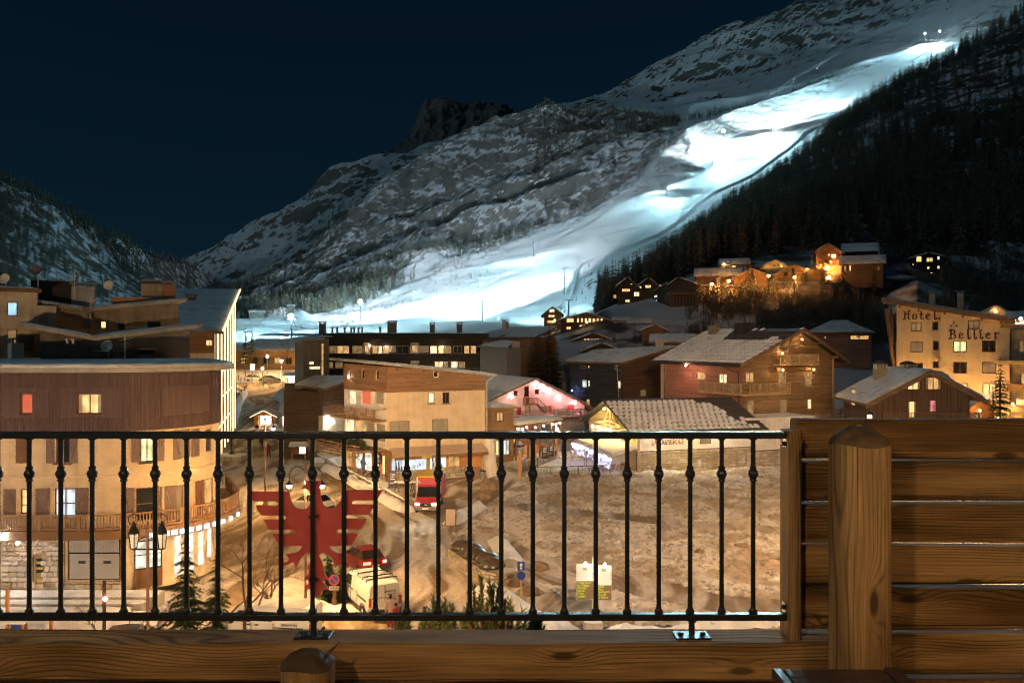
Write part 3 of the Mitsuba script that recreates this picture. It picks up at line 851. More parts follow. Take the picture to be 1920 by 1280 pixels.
def swept(s0, s1, o0, o1, z0, z1):
    """A bar following the house front from s0 to s1, between two offsets and two heights."""
    n = max(1, int((s1 - s0) / 0.35)) if s1 > L1 else 1
    ss = np.linspace(s0, s1, n + 1) if s1 > L1 and s0 >= L1 else np.unique(np.concatenate([[s0, min(s1, L1)], np.linspace(L1, s1, n + 1) if s1 > L1 else [s1]]))
    rings = [np.array([[*path(s, o0), z0], [*path(s, o1), z0], [*path(s, o1), z1], [*path(s, o0), z1]]) for s in ss]
    v, f = loft(rings)
    return v, f


cholds = []


def croom(r):
    x0, y0, x1, y1 = r
    s0, s1 = sz(x0, (y0 + y1) / 2)[0], sz(x1, (y0 + y1) / 2)[0]
    xm = (x0 + x1) / 2
    return s0, s1, sz(xm, y1)[1], sz(xm, y0)[1]


def clocal(s):
    a = path_ang(s)
    return fac_raw(CH, path(s), a, 1.0, 'plaster_beige')


def cwin(r, lit=None, proud=None, **kw):
    s0, s1, z0, z1 = croom(r)
    cholds.append((s0, s1, z0, z1))
    f = clocal((s0 + s1) / 2)
    return f.win(None, lit, uz=(-(s1 - s0) / 2, (s1 - s0) / 2, z0, z1), hole=False, inset=kw.pop('inset', 0.1), proud=proud, **kw)


def cshut(r, mat='shutter_grey', diag=1):
    s0, s1, z0, z1 = croom(r)
    f = clocal((s0 + s1) / 2)
    return f.shutter(None, mat, diag, uz=(-(s1 - s0) / 2, (s1 - s0) / 2, z0, z1))


def cwall(s0, s1, z0, z1, off, mat, thick=0.3, holes=(), name='wall', label=None):
    ss = list(np.linspace(s0, L1, 20)) + list(np.linspace(L1, s1, 48)) if s1 > L1 else list(np.linspace(s0, s1, 12))
    zz = [z0, z1]
    for a, b, c, d in holes:
        ss += [a, b]
        zz += [c, d]
    ss, zz = sorted({round(v, 4) for v in ss if s0 - 1e-6 <= v <= s1 + 1e-6}), sorted({round(v, 4) for v in zz if z0 - 1e-6 <= v <= z1 + 1e-6})
    ms = []
    for i in range(len(ss) - 1):
        cs = (ss[i] + ss[i + 1]) / 2
        j = 0
        while j < len(zz) - 1:
            inside = lambda q: any(a < cs < b and c < (zz[q] + zz[q + 1]) / 2 < d for a, b, c, d in holes)
            if inside(j):
                j += 1
                continue
            e = j
            while e + 1 < len(zz) - 1 and not inside(e + 1):
                e += 1
            q = [path(ss[i], off), path(ss[i + 1], off), path(ss[i + 1], off - thick), path(ss[i], off - thick)]
            v = np.array([[*p, z] for z in (zz[j], zz[e + 1]) for p in q])
            ms.append((v, tri([[0, 1, 5, 4], [1, 2, 6, 5], [2, 3, 7, 6], [3, 0, 4, 7], [4, 5, 6, 7], [3, 2, 1, 0]])))
            j = e + 1
    return put(CH, name, cat(ms), mat, label=label)


SE = L1 + L2 + 9
# top floor, plum boards
up = len(cholds)
cwin((38, 737, 62, 776), 'red', mull=0, frame='shutter_brown')
cshut((62, 737, 84, 776), 'siding_plum', 0)
cwin((144, 737, 191, 776), 'warm', mull=1, frame='shutter_brown', curtain=True, sill=True)
cshut((119, 735, 144, 776), 'siding_plum', 1)
cshut((191, 735, 214, 776), 'siding_plum', -1)
cshut((329, 728, 350, 773), 'siding_plum', 0)
cshut((350, 728, 371, 773), 'siding_plum', 0)
top_holes = cholds[up:]
cwall(4, SE, 9.45, 12.78, 0.10, 'siding_plum', holes=top_holes, label='plum coloured upright boards of the top floor')
put(CH, 'batten', cat([swept(s, s + .035, .10, .135, 9.45, 12.78) for s in np.arange(10, L1 + L2, .15) if not any(a - .9 < s < b + .9 and True for a, b, _, _ in top_holes + [croom((329, 728, 371, 773))])] +
                      [swept(s, s + .035, .10, .135, z0, z1) for s in np.arange(10, L1 + L2, .15) for z0, z1 in ((9.45, 10.2), (11.9, 12.78)) if any(a - .9 < s < b + .9 for a, b, _, _ in top_holes + [croom((329, 728, 371, 773))])]), 'siding_plum', kind='stuff')
# second and first floor
up = len(cholds)
cshut((30, 803, 52, 868), 'shutter_brown', 0)
cwin((104, 803, 131, 868), None, mull=1, sill=True)
cshut((87, 803, 103, 868)), cshut((131, 803, 146, 868), diag=-1)
cwin((263, 803, 289, 866), 'green', mull=1, sill=True, frame='frame_black')
cshut((246, 803, 263, 866)), cshut((289, 803, 308, 864), diag=-1)
cwin((338, 803, 357, 858), 'dim', mull=0)
cshut((324, 803, 338, 861)), cshut((358, 803, 373, 856), diag=-1)
cwin((386, 803, 397, 846), None, mull=0)
cwin((38, 916, 52, 963), 'warm', mull=0, bars=2)
cshut((7, 916, 30, 966))
cwin((102, 915, 142, 972), 'sky', mull=1, bars=1, frame='shutter_brown')
cshut((67, 915, 94, 966)), cshut((142, 914, 167, 966), diag=-1)
cwin((254, 913, 298, 975), None, mull=0, bars=1)
cshut((229, 914, 253, 972)), cshut((299, 912, 304, 972), diag=0)
cwin((331, 908, 356, 975), 'dim', mull=1, frame='shutter_brown')
cshut((308, 910, 331, 975)), cshut((366, 900, 382, 965), 'shutter_brown', -1)
cwin((386, 896, 400, 950), 'soft', mull=0)
cwall(4, SE, 3.75, 9.45, 0.0, 'plaster_beige', holes=cholds[up:], label='beige plaster of the two middle floors')
put(CH, 'string_course', cat(swept(6, SE, 0, .05, 6.90, 6.99), swept(6, SE, .0, .14, 9.36, 9.44)), 'plaster_beige')
# ground floor
door = croom((62, 1036, 81, 1096))
cwin((125, 1009, 228, 1088), None, mull=0, frame='frame_brown', inset=.16, name='shop_shutter_frame')
gr = cholds.pop()
cholds_g = [door, gr]
for r, lt in (((252, 1012, 304, 1066), 'shop'), ((326, 1002, 343, 1080), 'white'), ((349, 998, 366, 1072), 'white'), ((372, 994, 385, 1060), 'shop'), ((389, 988, 399, 1045), 'white')):
    cwin(r, lt, mull=1 if r[0] == 252 else 0, bars=1, frame='frame_black' if r[0] == 252 else 'frame_white', weight=0.3)
    cholds_g.append(cholds[-1])
cwall(4, SE, 0.35, 3.75, -.05, 'plaster_cream', holes=cholds_g)
s0, s1, z0, z1 = gr
f = clocal(s0)
k = put(CH, 'roller_shutter', cat([f.box(a + .03, b - .03, -.12, -.06, z, z + .125) for a, b in ((.1, (s1 - s0) / 2), ((s1 - s0) / 2, s1 - s0 - .08)) for z in np.arange(z0 + .1, z1 - .95, .14)]), 'metal_sheet', label='grey horizontal slats of the closed double roller shutter')
put(k, 'upper_panel', cat([f.box(.1 + i * .1, .19 + i * .1, -.12, -.09 - .02 * (i % 2), z1 - .8, z1 - .05) for i in range(int((s1 - s0 - .2) / .1))]), 'metal_sheet')
put(k, 'handle', cat([f.box(q * (s1 - s0) - .2, q * (s1 - s0) + .2, -.06, -.03, z0 + .95, z0 + 1.1) for q in (.28, .75)]), 'frame_black')
s0, s1, z0, z1 = croom((252, 1066, 304, 1100))
put(CH, 'shop_panel', clocal((s0 + s1) / 2).box(-(s1 - s0) / 2, (s1 - s0) / 2, -.06, .01, z0, z1), 'frame_brown')
s0, s1, z0, z1 = door
f = clocal((s0 + s1) / 2)
w = (s1 - s0) / 2
k = put(CH, 'door', f.box(-w, w, -.3, -.24, z0, z1), 'siding_gold', label='arched wooden door with dark glass bars in the stone wall')
put(k, 'glass', cat([f.box(-w + .06, w - .06, -.24, -.22, z, z + .17) for z in (z0 + .62, z0 + .95, z0 + 1.28)]), 'glass_dark')
sw = put(CH, 'stone_wall', cat(swept(croom((4, 1008, 4, 1100))[0], door[0], -.05, 0.02, 0.7, 3.7), swept(door[1], gr[0] - .1, -.05, .02, .7, 3.7), swept(door[0], door[1], -.05, .02, door[3], 3.7), swept(gr[0] - .1, gr[1] + .1, -.05, .02, .55, gr[2] - .05)), 'mortar')
conv = lambda m: (np.stack([m[0][:, 0] - 42, 47.98 - m[0][:, 1], m[0][:, 2]], 1), np.asarray(m[1])[:, ::-1])
arch = [(door[0] - .02, door[1] + .02, 0, door[3] + .08)]
stone_course(sw, conv, croom((4, 0, 4, 1))[0], gr[0] - .12, .70, 3.7, .44, .28, ['stone_pale', 'stone_grey', 'stone_pale', 'stone_tan'], .09, arch, 5)
stone_course(sw, conv, gr[0] - .1, gr[1] + .1, .55, gr[2] - .05, .42, .27, ['stone_grey', 'stone_tan'], .08, (), 6)
# arch stones above the door
for i in range(7):
    a = math.pi * (i + .5) / 7
    c = np.array([(door[0] + door[1]) / 2 + (w + .17) * math.cos(a), door[3] - .32 + (w + .17) * math.sin(a)])
    put(sw, 'stone', conv(mv((lambda b: (b[0] @ rot(-(a - math.pi / 2), 'y').T, b[1]))(cbx(-.11, .11, .0, .13, -.16, .16, .03)), (c[0], 0, c[1]))), 'stone_tan')
# balcony
bk = put(CH, 'balcony', swept(4, SE - 3, 0, 1.25, 3.86, 4.04), 'wood_balcony')
put(bk, 'fascia', swept(4, SE - 3, 1.25, 1.30, 3.62, 4.1), 'wood_brown')
put(bk, 'rail', cat(swept(4, SE - 3, 1.17, 1.27, 4.92, 5.0), swept(4, SE - 3, 1.2, 1.25, 4.15, 4.21), *[swept(s, s + .12, 1.15, 1.25, 4.04, 5.02) for s in np.arange(5, SE - 3, 2.2)]), 'wood_balcony')
put(bk, 'baluster', cat([swept(s, s + .055, 1.205, 1.235, 4.21, 4.92) for s in np.arange(8, SE - 3, .135)]), 'wood_balcony', kind='stuff')
for px in np.linspace(270, 404, 12):
    s = np.interp(px, _ppx, _ps) + .1
    f = fac_raw(CH, path(s, 1.32), path_ang(s), 1, '')
    put(CH, 'sign_light', f.box(-.16, .16, 0, .08, 3.58, 3.82), 'lit_pane', emit=(2.0, 3.6, 4.4), weight=.15)
# roof
rp = sg.Polygon([tuple(path(s, .95)) for s in np.concatenate([[4], np.linspace(L1, L1 + L2, 24), [SE]])] + [(-38, 66)])
v, fc = extrude(rp, .26)
rk = put(CH, 'roof', (v + [0, 0, 12.78], fc), 'concrete')
lay = [extrude(rp.buffer(-b), h) for b, h in ((.06, .05), (.10, .10), (.18, .15), (.3, .19), (.5, .215))]
put(rk, 'snow', cat([(m[0] + [0, 0, 13.041], m[1]) for m in lay]), 'snow_roof')
put(CH, 'wall', cat((lambda m: (m[0] + [0, 0, .3], m[1]))(extrude(sg.Polygon([tuple(path(s, -.36)) for s in np.concatenate([[4.2], np.linspace(L1, L1 + L2, 16), [SE - .2]])] + [(-37.5, 65.4)]), 12.4))), 'plaster_dark')
# terrace steps with snow
for i, (y0, y1, zt) in enumerate(((47.9, 46.6, .55), (46.6, 45.9, .38), (45.9, 45.2, .2))):
    k = thing('stone_step', f'long snowy stone step below the stone front, {("topmost", "middle", "lowest")[i]} of three', 'step')
    put(k, 'tread', bx(-37, -19.5 - i * .4, y1, y0, -.2, zt), 'concrete')
    put(k, 'snow', snow_on([(-37, y1, zt), (-19.5 - i * .4, y1, zt), (-19.5 - i * .4, y0, zt), (-37, y0, zt)], .10, .25, .05, 3 + i), 'snow', smooth=True)

# ---------------------------------------------------------------- houses behind it
LT = thing('tower_house', 'tall cream house with small windows at the left edge above the corner house', 'house')
F = Fac(LT, (-160, 61), (70, 67), 'plaster_cream')
F.win((14, 566, 34, 592), 'blue', mull=0), F.win((14, 617, 33, 646), 'dim', mull=0)
F.wall([(0, 4), (F.len, 4), (F.len, F.uz(70, 548)[1]), (0, F.uz(70, 548)[1])])
core(F, 10, 4, F.uz(70, 548)[1], 'plaster_grey')
zt = F.uz(70, 548)[1]
shed_roof(LT, [F.at(-.5, .6, zt + .25), F.at(F.len + .1, .6, zt + .25), F.at(F.len + .1, -10, zt + .5), F.at(-.5, -10, zt + .5)], .3, 'wood_brown', .12)
put(LT, 'annexe', F.box(F.len, F.len + 1.5, -5, -.3, 4, F.uz(70, 572)[1]), 'plaster_cream')
k = put(LT, 'balcony', F.box(*(F.uz(25, 650)[0], F.uz(53, 650)[0]), -.2, 1.2, *(F.uz(40, 657)[1], F.uz(40, 655)[1])), 'wood_brown')
put(k, 'slat', cat([F.box(u, u + .1, 1.15, 1.2, F.uz(40, 655)[1], F.uz(40, 630)[1]) for u in np.arange(F.uz(25, 650)[0], F.uz(53, 650)[0], .14)]), 'wood_brown', kind='stuff')
chimney(LT, F, F.uz(8, 690)[0], 2.5, 11.5, 2.9, 'plaster_white', .42)

for nm, lb, d, top, base, x0, x1, vx, ends, wins in (
        ('terrace_house', 'dark fronted house with butterfly roof directly above the corner house', 62, (615, 631), 700, 76, 356, 178, (38, 376, 608, 610), [((122, 635, 130, 646), 'dim', 'frame_white'), ((133, 635, 141, 646), 'dim', 'frame_white'), ((259, 655, 290, 690), None, 'frame_brown')]),
        ('terrace_house', 'upper brown grey house with butterfly roof and one small lit window', 71, (566, 577), 640, 72, 335, 165, (30, 350, 561, 562), [((188, 601, 200, 616), 'warm', 'frame_brown'), ((221, 604, 233, 619), None, 'frame_black'), ((276, 603, 301, 619), None, 'frame_black')])):
    H = thing(nm, lb, 'house')
    F = Fac(H, (x0, d - 1.5), (x1, d + 3.2), 'plaster_dark' if d < 65 else 'plaster_grey')
    for r, lt, fm in wins:
        F.win(r, lt, mull=0, frame=fm, fw=.08)
    uv, zv = F.uz(vx, top[1] + 4)
    zl, zr = F.uz(x0, top[0] + 3)[1], F.uz(x1, top[0] + 3)[1]
    F.wall([(0, 4), (F.len, 4), (F.len, zr), (uv, zv), (0, zl)])
    core(F, 8, 4, zv - .3, 'plaster_grey')
    ul, ur = F.uz(ends[0], 600)[0], F.uz(ends[1], 600)[0]
    za, zb = F.uz(ends[0], ends[2])[1], F.uz(ends[1], ends[3])[1]
    shed_roof(H, [F.at(ul, .9, za + .12), F.at(uv, .9, zv + .15), F.at(uv, -8, zv + .3), F.at(ul, -8, za + .2)], .28, 'concrete', .1)
    shed_roof(H, [F.at(uv, .9, zv + .15), F.at(ur, .9, zb + .12), F.at(ur, -8, zb + .2), F.at(uv, -8, zv + .3)], .28, 'concrete', .1)
    if d < 65:
        put(H, 'railing', cat(*[F.box(F.uz(a, 660)[0], F.uz(b, 660)[0], .8, .84, F.uz(200, y)[1] - .02, F.uz(200, y)[1] + .02) for a, b, y in ((172, 203, 657), (211, 232, 657), (211, 232, 668), (211, 232, 678), (258, 290, 654))]), 'chrome')
    else:
        chimney(H, F, F.uz(163, 600)[0], 1.0, zv - 1.6, 1.8, 'plaster_grey', .35, False)
        chimney(H, F, F.uz(155, 560)[0], -4, zv + .4, 1.7, 'concrete', .9)
        chimney(H, F, F.uz(300, 550)[0], -6, zv + .5, 2.1, 'stone_tan', 1.2)
        put(H, 'roof_hatch', F.box(F.uz(212, 560)[0], F.uz(285, 560)[0], -3.5, -2.5, zv + .4, zv + 1.25), 'wood_orange')
        put(H, 'roof_hatch', F.box(F.uz(52, 560)[0], F.uz(140, 560)[0], -7, -4, zv, zv + 2.6), 'roof_dark')
        chimney(H, F, F.uz(325, 550)[0], -4.5, zv + .5, 2.0, 'brick_red', .5)

BG = thing('gabled_house', 'big house with a wide snow roof and its street gable hung with light strings', 'house')
F = Fac(BG, (150, 96), (402, 100), 'siding_mid')
F.win((386, 637, 399, 648), 'warm', mull=1, frame='frame_white'), F.win((384, 665, 399, 676), None, mull=1, frame='frame_white')
zE, zR = F.uz(380, 618)[1], 22.0
F.wall([(0, 0), (F.len, 0), (F.len, zE), (0, zE)])
put(BG, 'lower_wall', F.box(2, F.len + .02, .0, .06, 0, F.uz(390, 662)[1]), 'plaster_cream')
G = Fac(BG, (402, 100), (437, 138), 'plaster_gold')
dep = G.len
zp = G.uz(436, 546)[1]
um = G.uz(434, 560)[0]
for i in range(4):
    for j in range(3):
        G.win(None, ('warm', 'hot', 'pale', 'warm')[(i + j) % 4], mull=1, uz=(4 + i * 8.5, 6.4 + i * 8.5, 1.0 + j * 3.3, 2.7 + j * 3.3), weight=.15)
G.wall([(0, 0), (dep, 0), (dep, zp), (0, zE)])
put(BG, 'wall', F.box(.4, F.len - .4, -6, -.4, 0, zE - .3), 'plaster_dark')
q = [G.at(-1.2, 1.0, zE - .2), G.at(dep, 1.0, zp + .3), [F.at(0, 0, 0)[0] - 6, G.at(dep, 0, 0)[1], zp + .3], [F.at(0, 0, 0)[0], F.at(0, 1, 0)[1], zE - .2]]
k = shed_roof(BG, [q[0], q[1], np.array(q[2]), np.array(q[3])], .3, 'beam_wood', .3, 'snow_roof', .9)
put(BG, 'light_string', cat(*[tube([G.at(u, .35, .5), G.at(u, .35, 1 + (zp - zE) / dep * u + zE - 1.3)], .09, 5) for u in np.linspace(.5, dep - .5, 7)], tube([G.at(-1, 1.1, zE - .1), G.at(dep, 1.1, zp + .35)], .16, 5),
                              *[tube([G.at(0, .4, z), G.at(dep * min(1, .3 + .2 * z / 3), .4, z)], .07, 5) for z in (4.2, 7.6, 10.8)]), 'lit_pane', emit=(2.2, 1.6, .8), weight=.6)
chimney(BG, G, dep - 3, -12, zp - .4, 1.8, 'brick_red', .8)
chimney(BG, G, dep - 14, -5, zp - 3.2, 1.6, 'brick_red', .7)
# dishes and aerials
for i, (px, py, d, mast, lb) in enumerate(((70, 508, 68, 2.2, 'dark round satellite dish on a mast over the black roof box'), (205, 536, 72, 1.6, 'pale satellite dish with a boom aerial beside the orange roof hatch'), (202, 650, 60.5, 1.6, 'white satellite dish in front of the dark fronted house'), (10, 524, 66, .8, 'brownish satellite dish on the roof at the left edge'))):
    p = P(px, py, d)
    k = thing('satellite_dish', lb, 'satellite dish')
    put(k, 'dish', mv((lambda m: (m[0] @ rot(math.radians(70), 'x').T, m[1]))(lathe([(.02, 0), (.2, .03), (.36, .1), (.42, .17), (.40, .17), (.2, .05), (.02, .02)], 18)), p), 'roof_slate' if i == 0 else 'pole_pale', smooth=40)
    put(k, 'mast', tube([p + [0, .1, .5 if i < 2 else .1], p + [0, .1, -mast]], .035, 6), 'chrome')
    if i == 1:
        put(k, 'boom', tube([p + [0, .1, .2], p + [.7, .1, .45]], .03, 5), 'chrome')
for px, py, d, h, lb in ((170, 556, 70, 4.2, 'tall thin roof aerial left of the small lit window'), (234, 627, 60.4, 3.0, 'roof aerial with short crossed rods in front of the dark house'), (140, 503, 72, 2.6, 'aerial with one long rod on the black roof box')):
    p = P(px, py, d)
    k = thing('aerial', lb, 'aerial')
    put(k, 'mast', tube([p, p - [0, 0, h]], .04, 6), 'pole_pale')
    put(k, 'rod', cat(*[tube([p + [-a, 0, -.4 - b], p + [a, .1, -.4 - b + .15]], .018, 5) for a, b in ((.5, 0), (.35, .3), (.25, .5))]), 'pole_pale')

# ---------------------------------------------------------------- corner shop house in the middle
MS = thing('shop_house', 'beige house with brown boarded top floor and lit sport shop windows below', 'house')
FL = Fac(MS, (645, 94.5), (725, 87.5), 'siding_mid')
FR = Fac(MS, (725, 87.5), (910, 92.4), 'plaster_beige')
zt0, zt1 = FR.uz(725, 687)[1], FR.uz(910, 699)[1]
zb = 9.25
zf1, zf0 = 6.1, 3.35
# top floor boards
for r in ((653, 695, 659, 711), (677, 692, 684, 711), (704, 694, 711, 712)):
    FL.win(r, None, mull=0, frame='frame_cream')
FL.wall([(0, zb), (FL.len, zb), (FL.len, zt0), (0, zt0 + .15)], mat='siding_mid', w=.06)
FR.win((812, 695, 823, 708), None, mull=0, frame='frame_white', fw=.12)
FR.wall([(0, zb), (FR.len, zb), (FR.len, zt1), (0, zt0)], mat='siding_mid', w=.06, label='brown boards of the top floor')
FR.holes, FL.holes = [], []
# middle floors
FR.win((804, 736, 815, 756), 'green', mull=0, sill=True), FR.win((830, 735, 843, 756), None, mull=1, sill=True)
FR.win((730, 789, 768, 812), 'dim', mull=1), FR.win((810, 785, 840, 812), 'dim', mull=0)
FR.wall([(0, zf0), (FR.len, zf0), (FR.len, zb), (0, zb)])
for a, b, lt in ((651, 668, 'pale'), (677, 695, 'red'), (700, 721, 'dim')):
    FL.win((a, 732, b, 758), lt, mull=0, frame='frame_white', curtain=lt != 'red')
FL.wall([(0, zf1), (FL.len, zf1), (FL.len, zb), (0, zb)], mat='plaster_white')
FL.railing(-.4, FL.len, zf1 + .35, 1.5, 1.15, step=.6, mat='wood_balcony')
put(MS, 'rail', FL.to(cat([bx(-.4, FL.len, 1.42, 1.47, zf1 + .35 + z, zf1 + .35 + z + .12) for z in (.3, .58, .86)])), 'wood_balcony')
FL.holes = []
for i in range(4):
    FL.win(None, ('pale', 'soft', 'dim', 'dim')[i], mull=0, frame='frame_white', uz=(.2 + i * 2.2, 2.2 + i * 2.2, zf0 + .75, zf1 - .1))
FL.wall([(0, zf0), (FL.len, zf0), (FL.len, zf1), (0, zf1)], mat='plaster_white')
# planted terrace on the first floor
put(MS, 'terrace', FL.box(-2.5, FL.len, 0, 3.2, zf0 - .1, zf0 + .12), 'wood_balcony')
put(MS, 'terrace_rail', FL.to(cat([bx(-2.5, FL.len, 3.1, 3.16, zf0 - .7 + z, zf0 - .58 + z) for z in (.0, .3, .6, .9, 1.2)] + [bx(c, c + .1, 3.0, 3.1, zf0 - .8, zf0 + .75) for c in np.arange(-2.4, FL.len, 1.7)])), 'wood_balcony')
rr = np.random.default_rng(4)
lv = []
for _ in range(800):
    u, w, z = rr.uniform(-.5, FL.len), rr.uniform(2.2, 3.0), rr.uniform(zf0 + .2, zf0 + 1.25)
    a = rr.normal(size=3) * .2
    b = rr.normal(size=3) * .2
    c = FL.at(u, w, z)
    lv.append((np.array([c, c + a, c + b]), np.array([[0, 1, 2]])))
tk = thing('balcony_shrubs', 'row of dark evergreen shrubs along the first floor terrace of the shop house', 'shrubs', kind='stuff')
scene[tk] = ply_of(cat(lv), 'spruce_green')
# shop floor
FL.holes = []
for i, (a, lt) in enumerate(((.2, 'soft'), (2.3, 'shop'), (4.3, 'shop'), (6.3, 'cool'), (7.9, 'green'))):
    FL.win(None, lt, mull=0, frame='wood_orange', uz=(a, a + (1.7, 1.8, 1.7, 1.2, 1.0)[i], .7, zf0 - .5), fw=.14, weight=.5)
FL.wall([(0, 0), (FL.len, 0), (FL.len, zf0), (0, zf0)], mat='wood_orange')
FR.holes = []
SH = {}
for r, lt in (((733, 857, 801, 883), 'sky'), ((806, 853, 838, 880), 'shop')):
    SH[lt] = FR.win(r, lt, mull=0, frame='frame_white', weight=.7)
FR.win((841, 850, 863, 876), 'soft', mull=1, frame='wood_orange')
FR.wall([(0, 0), (FR.len, 0), (FR.len, zf0), (0, zf0)], mat='wood_orange')
base = put(MS, 'stone_base', cat(FR.box(.0, FR.len - 2.2, .0, .10, 0, 1.15), FL.box(1.2, FL.len, .0, .10, 0, .75)), 'mortar')
stone_course(base, FR.to, .0, FR.len - 2.2, 0, 1.15, .6, .3, ['stone_tan', 'stone_grey'], .16, (), 21)
stone_course(base, FL.to, 1.2, FL.len, 0, .75, .6, .3, ['stone_tan', 'stone_grey'], .16, (), 22)
for f, u, c in ((FR, .4, 'stone_tan'),):
    put(MS, 'corner_post', f.box(-.15, .45, -.1, .25, 0, zf0), 'wood_brown')
# mannequins and prints behind the display glass: flat shop graphics on the pane
s0 = FR.rect((733, 857, 801, 883))
fig = []
for u, h in ((.55, 1.1), (.85, 1.0), (1.15, .55)):
    fig.append(extrude(shapely.union_all([sg.LineString([(u, .05), (u + .03, h * .5), (u, h)]).buffer(.05), sg.LineString([(u + .16, .1), (u + .08, h * .5), (u, h)]).buffer(.045)]), .01))
for u, z in ((2.9, .3), (3.1, .5), (3.25, .45), (2.6, .15), (2.3, .1)):
    fig.append(extrude(sg.LineString([(u, z), (u + .02, z + .2)]).buffer(.03), .01))
[put(SH['sky'], 'display_figure', on_face(FR, q, s0[0], s0[2], -.10), 'print_black') for q in fig]
s0 = FR.rect((806, 853, 838, 880))
for u in (.35, .7, 1.2):
    put(SH['shop'], 'display_figure', on_face(FR, extrude(shapely.union_all([sg.LineString([(u, .1), (u + .04, .6), (u, 1.1)]).buffer(.06), sg.LineString([(u + .2, .1), (u + .1, .6)]).buffer(.05), sg.LineString([(u, 1.0), (u + .02, 1.25)]).buffer(.08)]), .01), s0[0], s0[2], -.10), 'print_brown')
aw = [FR.at(.3, .05, FR.uz(760, 838)[1]), FR.at(FR.len - .4, .05, FR.uz(760, 838)[1]), FR.at(FR.len - .4, 1.7, FR.uz(760, 838)[1] - .65), FR.at(.3, 1.7, FR.uz(760, 838)[1] - .65)]
aw = [aw[3], aw[2], aw[1], aw[0]]
k = put(MS, 'awning', slab(aw, .10), 'canvas_awning', label='long beige awning over the display windows')
put(k, 'valance', cat(FR.box(.3, FR.len - .4, 1.62, 1.7, aw[0][2] - .42, aw[0][2] - .1)), 'wood_brown')
put(k, 'shop_sign', on_face(FR, letters('SPORT', .24), 3.2, aw[0][2] - .38, 1.71), 'print_lime')
put(MS, 'hanging_sign', cat([on_face(FL, extrude(sg.Point(0, 0).buffer(.55).difference(sg.Point(0, 0).buffer(.42)), .08), FL.len - .7, 2.45, .4)] + [on_face(FL, extrude(sg.LineString([(-.28, -.1), (.1, .12), (.3, -.05)]).buffer(.07), .08), FL.len - .7, 2.45, .4)]), 'print_black')
put(MS, 'hanging_sign', cat([on_face(FL, extrude(sg.Point(0, 0).buffer(.5).difference(sg.Point(0, 0).buffer(.4)), .08), 3.2, 2.5, .2)] + [on_face(FL, extrude(sg.LineString([(-.28, -.1), (.1, .12), (.3, -.05)]).buffer(.06), .08), 3.2, 2.5, .2)]), 'print_black')
# roof: one long pitch falling to the right
shed_roof(MS, [FL.at(-1.2, 1.2, zt0 + .75), FL.at(FL.len + 1, 1.0, zt0 + .45), FR.at(FR.len + 1.0, .9, zt1 - .12), FR.at(FR.len + 1.0, -9.5, zt1 + .1)], .25, 'concrete', .08, res=.6)
for u in np.arange(1.2, FR.len, 1.45):
    put(MS, 'rafter_end', FR.box(u - .22, u + .22, .06, .5, zt0 + (zt1 - zt0) * u / FR.len - .30, zt0 + (zt1 - zt0) * u / FR.len - .02), 'siding_mid')
put(MS, 'downpipe', tube([FR.at(FR.len + .9, .8, zt1 - .2), FR.at(FR.len + .1, .2, zt1 - .9), FR.at(FR.len + .1, .15, .3)], .06, 6), 'chrome')
core(FR, 9, 0, zt1 - .3, 'plaster_beige')
bulb(MS, 'wall_lamp', FL.at(FL.uz(657, 706)[0], .25, FL.uz(657, 706)[1]), .10, WARM, 3, .4)
# stairs up to the shop, with snow, and to the side door
for (A, n, wd, pxy, dirv) in ((FL, 6, 2.2, (5.6, 2.6), None), (FR, 6, 2.0, (FR.len - 1.6, 1.9), None)):
    k = thing('outdoor_stairs', 'timber stairs with snow climbing to the shop door' if A is FL else 'timber stairs beside the rock pillar, right of the display windows', 'stairs')
    for i in range(n):
        put(k, 'step', A.box(pxy[0] - wd / 2, pxy[0] + wd / 2, pxy[1] - .34 * (i + 1), pxy[1] - .34 * i, .17 * i - .1, .17 * (i + 1)), 'wood_balcony')
    put(k, 'handrail', cat(*[A.to(tube([(pxy[0] + s * wd / 2, pxy[1], .95), (pxy[0] + s * wd / 2, pxy[1] - .34 * n, .17 * n + .95)], .03, 6)) for s in (-1, 1)], *[A.to(tube([(pxy[0] + s * wd / 2, pxy[1] - .34 * i, .17 * i), (pxy[0] + s * wd / 2, pxy[1] - .34 * i, .17 * i + .95)], .025, 5)) for s in (-1, 1) for i in (0, 3, 5)]), 'chrome')

# small brown hut-like house to its left
SB = thing('small_house', 'small brown boarded house with a steep snow roof left of the shop house', 'house')
F1 = Fac(SB, (566, 110), (601, 103), 'siding_dark')
F2 = Fac(SB, (601, 103), (664, 109), 'siding_dark')
z1, z2, zf = F1.uz(601, 729)[1], F2.uz(643, 710)[1], F1.uz(601, 779)[1]
F1.win((592, 744, 599, 760), 'soft', mull=1, frame='frame_white')
F1.wall([(0, zf), (F1.len, zf), (F1.len, z1), (0, z1)])
F2.wall([(0, zf), (F2.len, zf), (F2.len, z2), (0, z1)])
F1.holes = []
F1.win(None, 'dim', mull=1, frame='frame_white', uz=(.4, 1.8, .6, zf - .4))
F1.wall([(0, 0), (F1.len, 0), (F1.len, zf), (0, zf)], mat='plaster_cream'), F2.wall([(0, 0), (F2.len, 0), (F2.len, zf), (0, zf)], mat='plaster_cream')
shed_roof(SB, [F1.at(-1.2, .7, z1 + .1), F2.at(-.5, 1.2, z1 + .1), F2.at(F2.len + 1, .8, z2 + .35), F2.at(F2.len + 1, -7, z2 + .2)], .25, 'beam_wood', .22, res=.5)
core(F2, 6, 0, z1 - .3, 'siding_dark')
bulb(SB, 'shop_lamp', F2.at(1.2, .8, zf - .8), .28, WHITE, 16, .8)

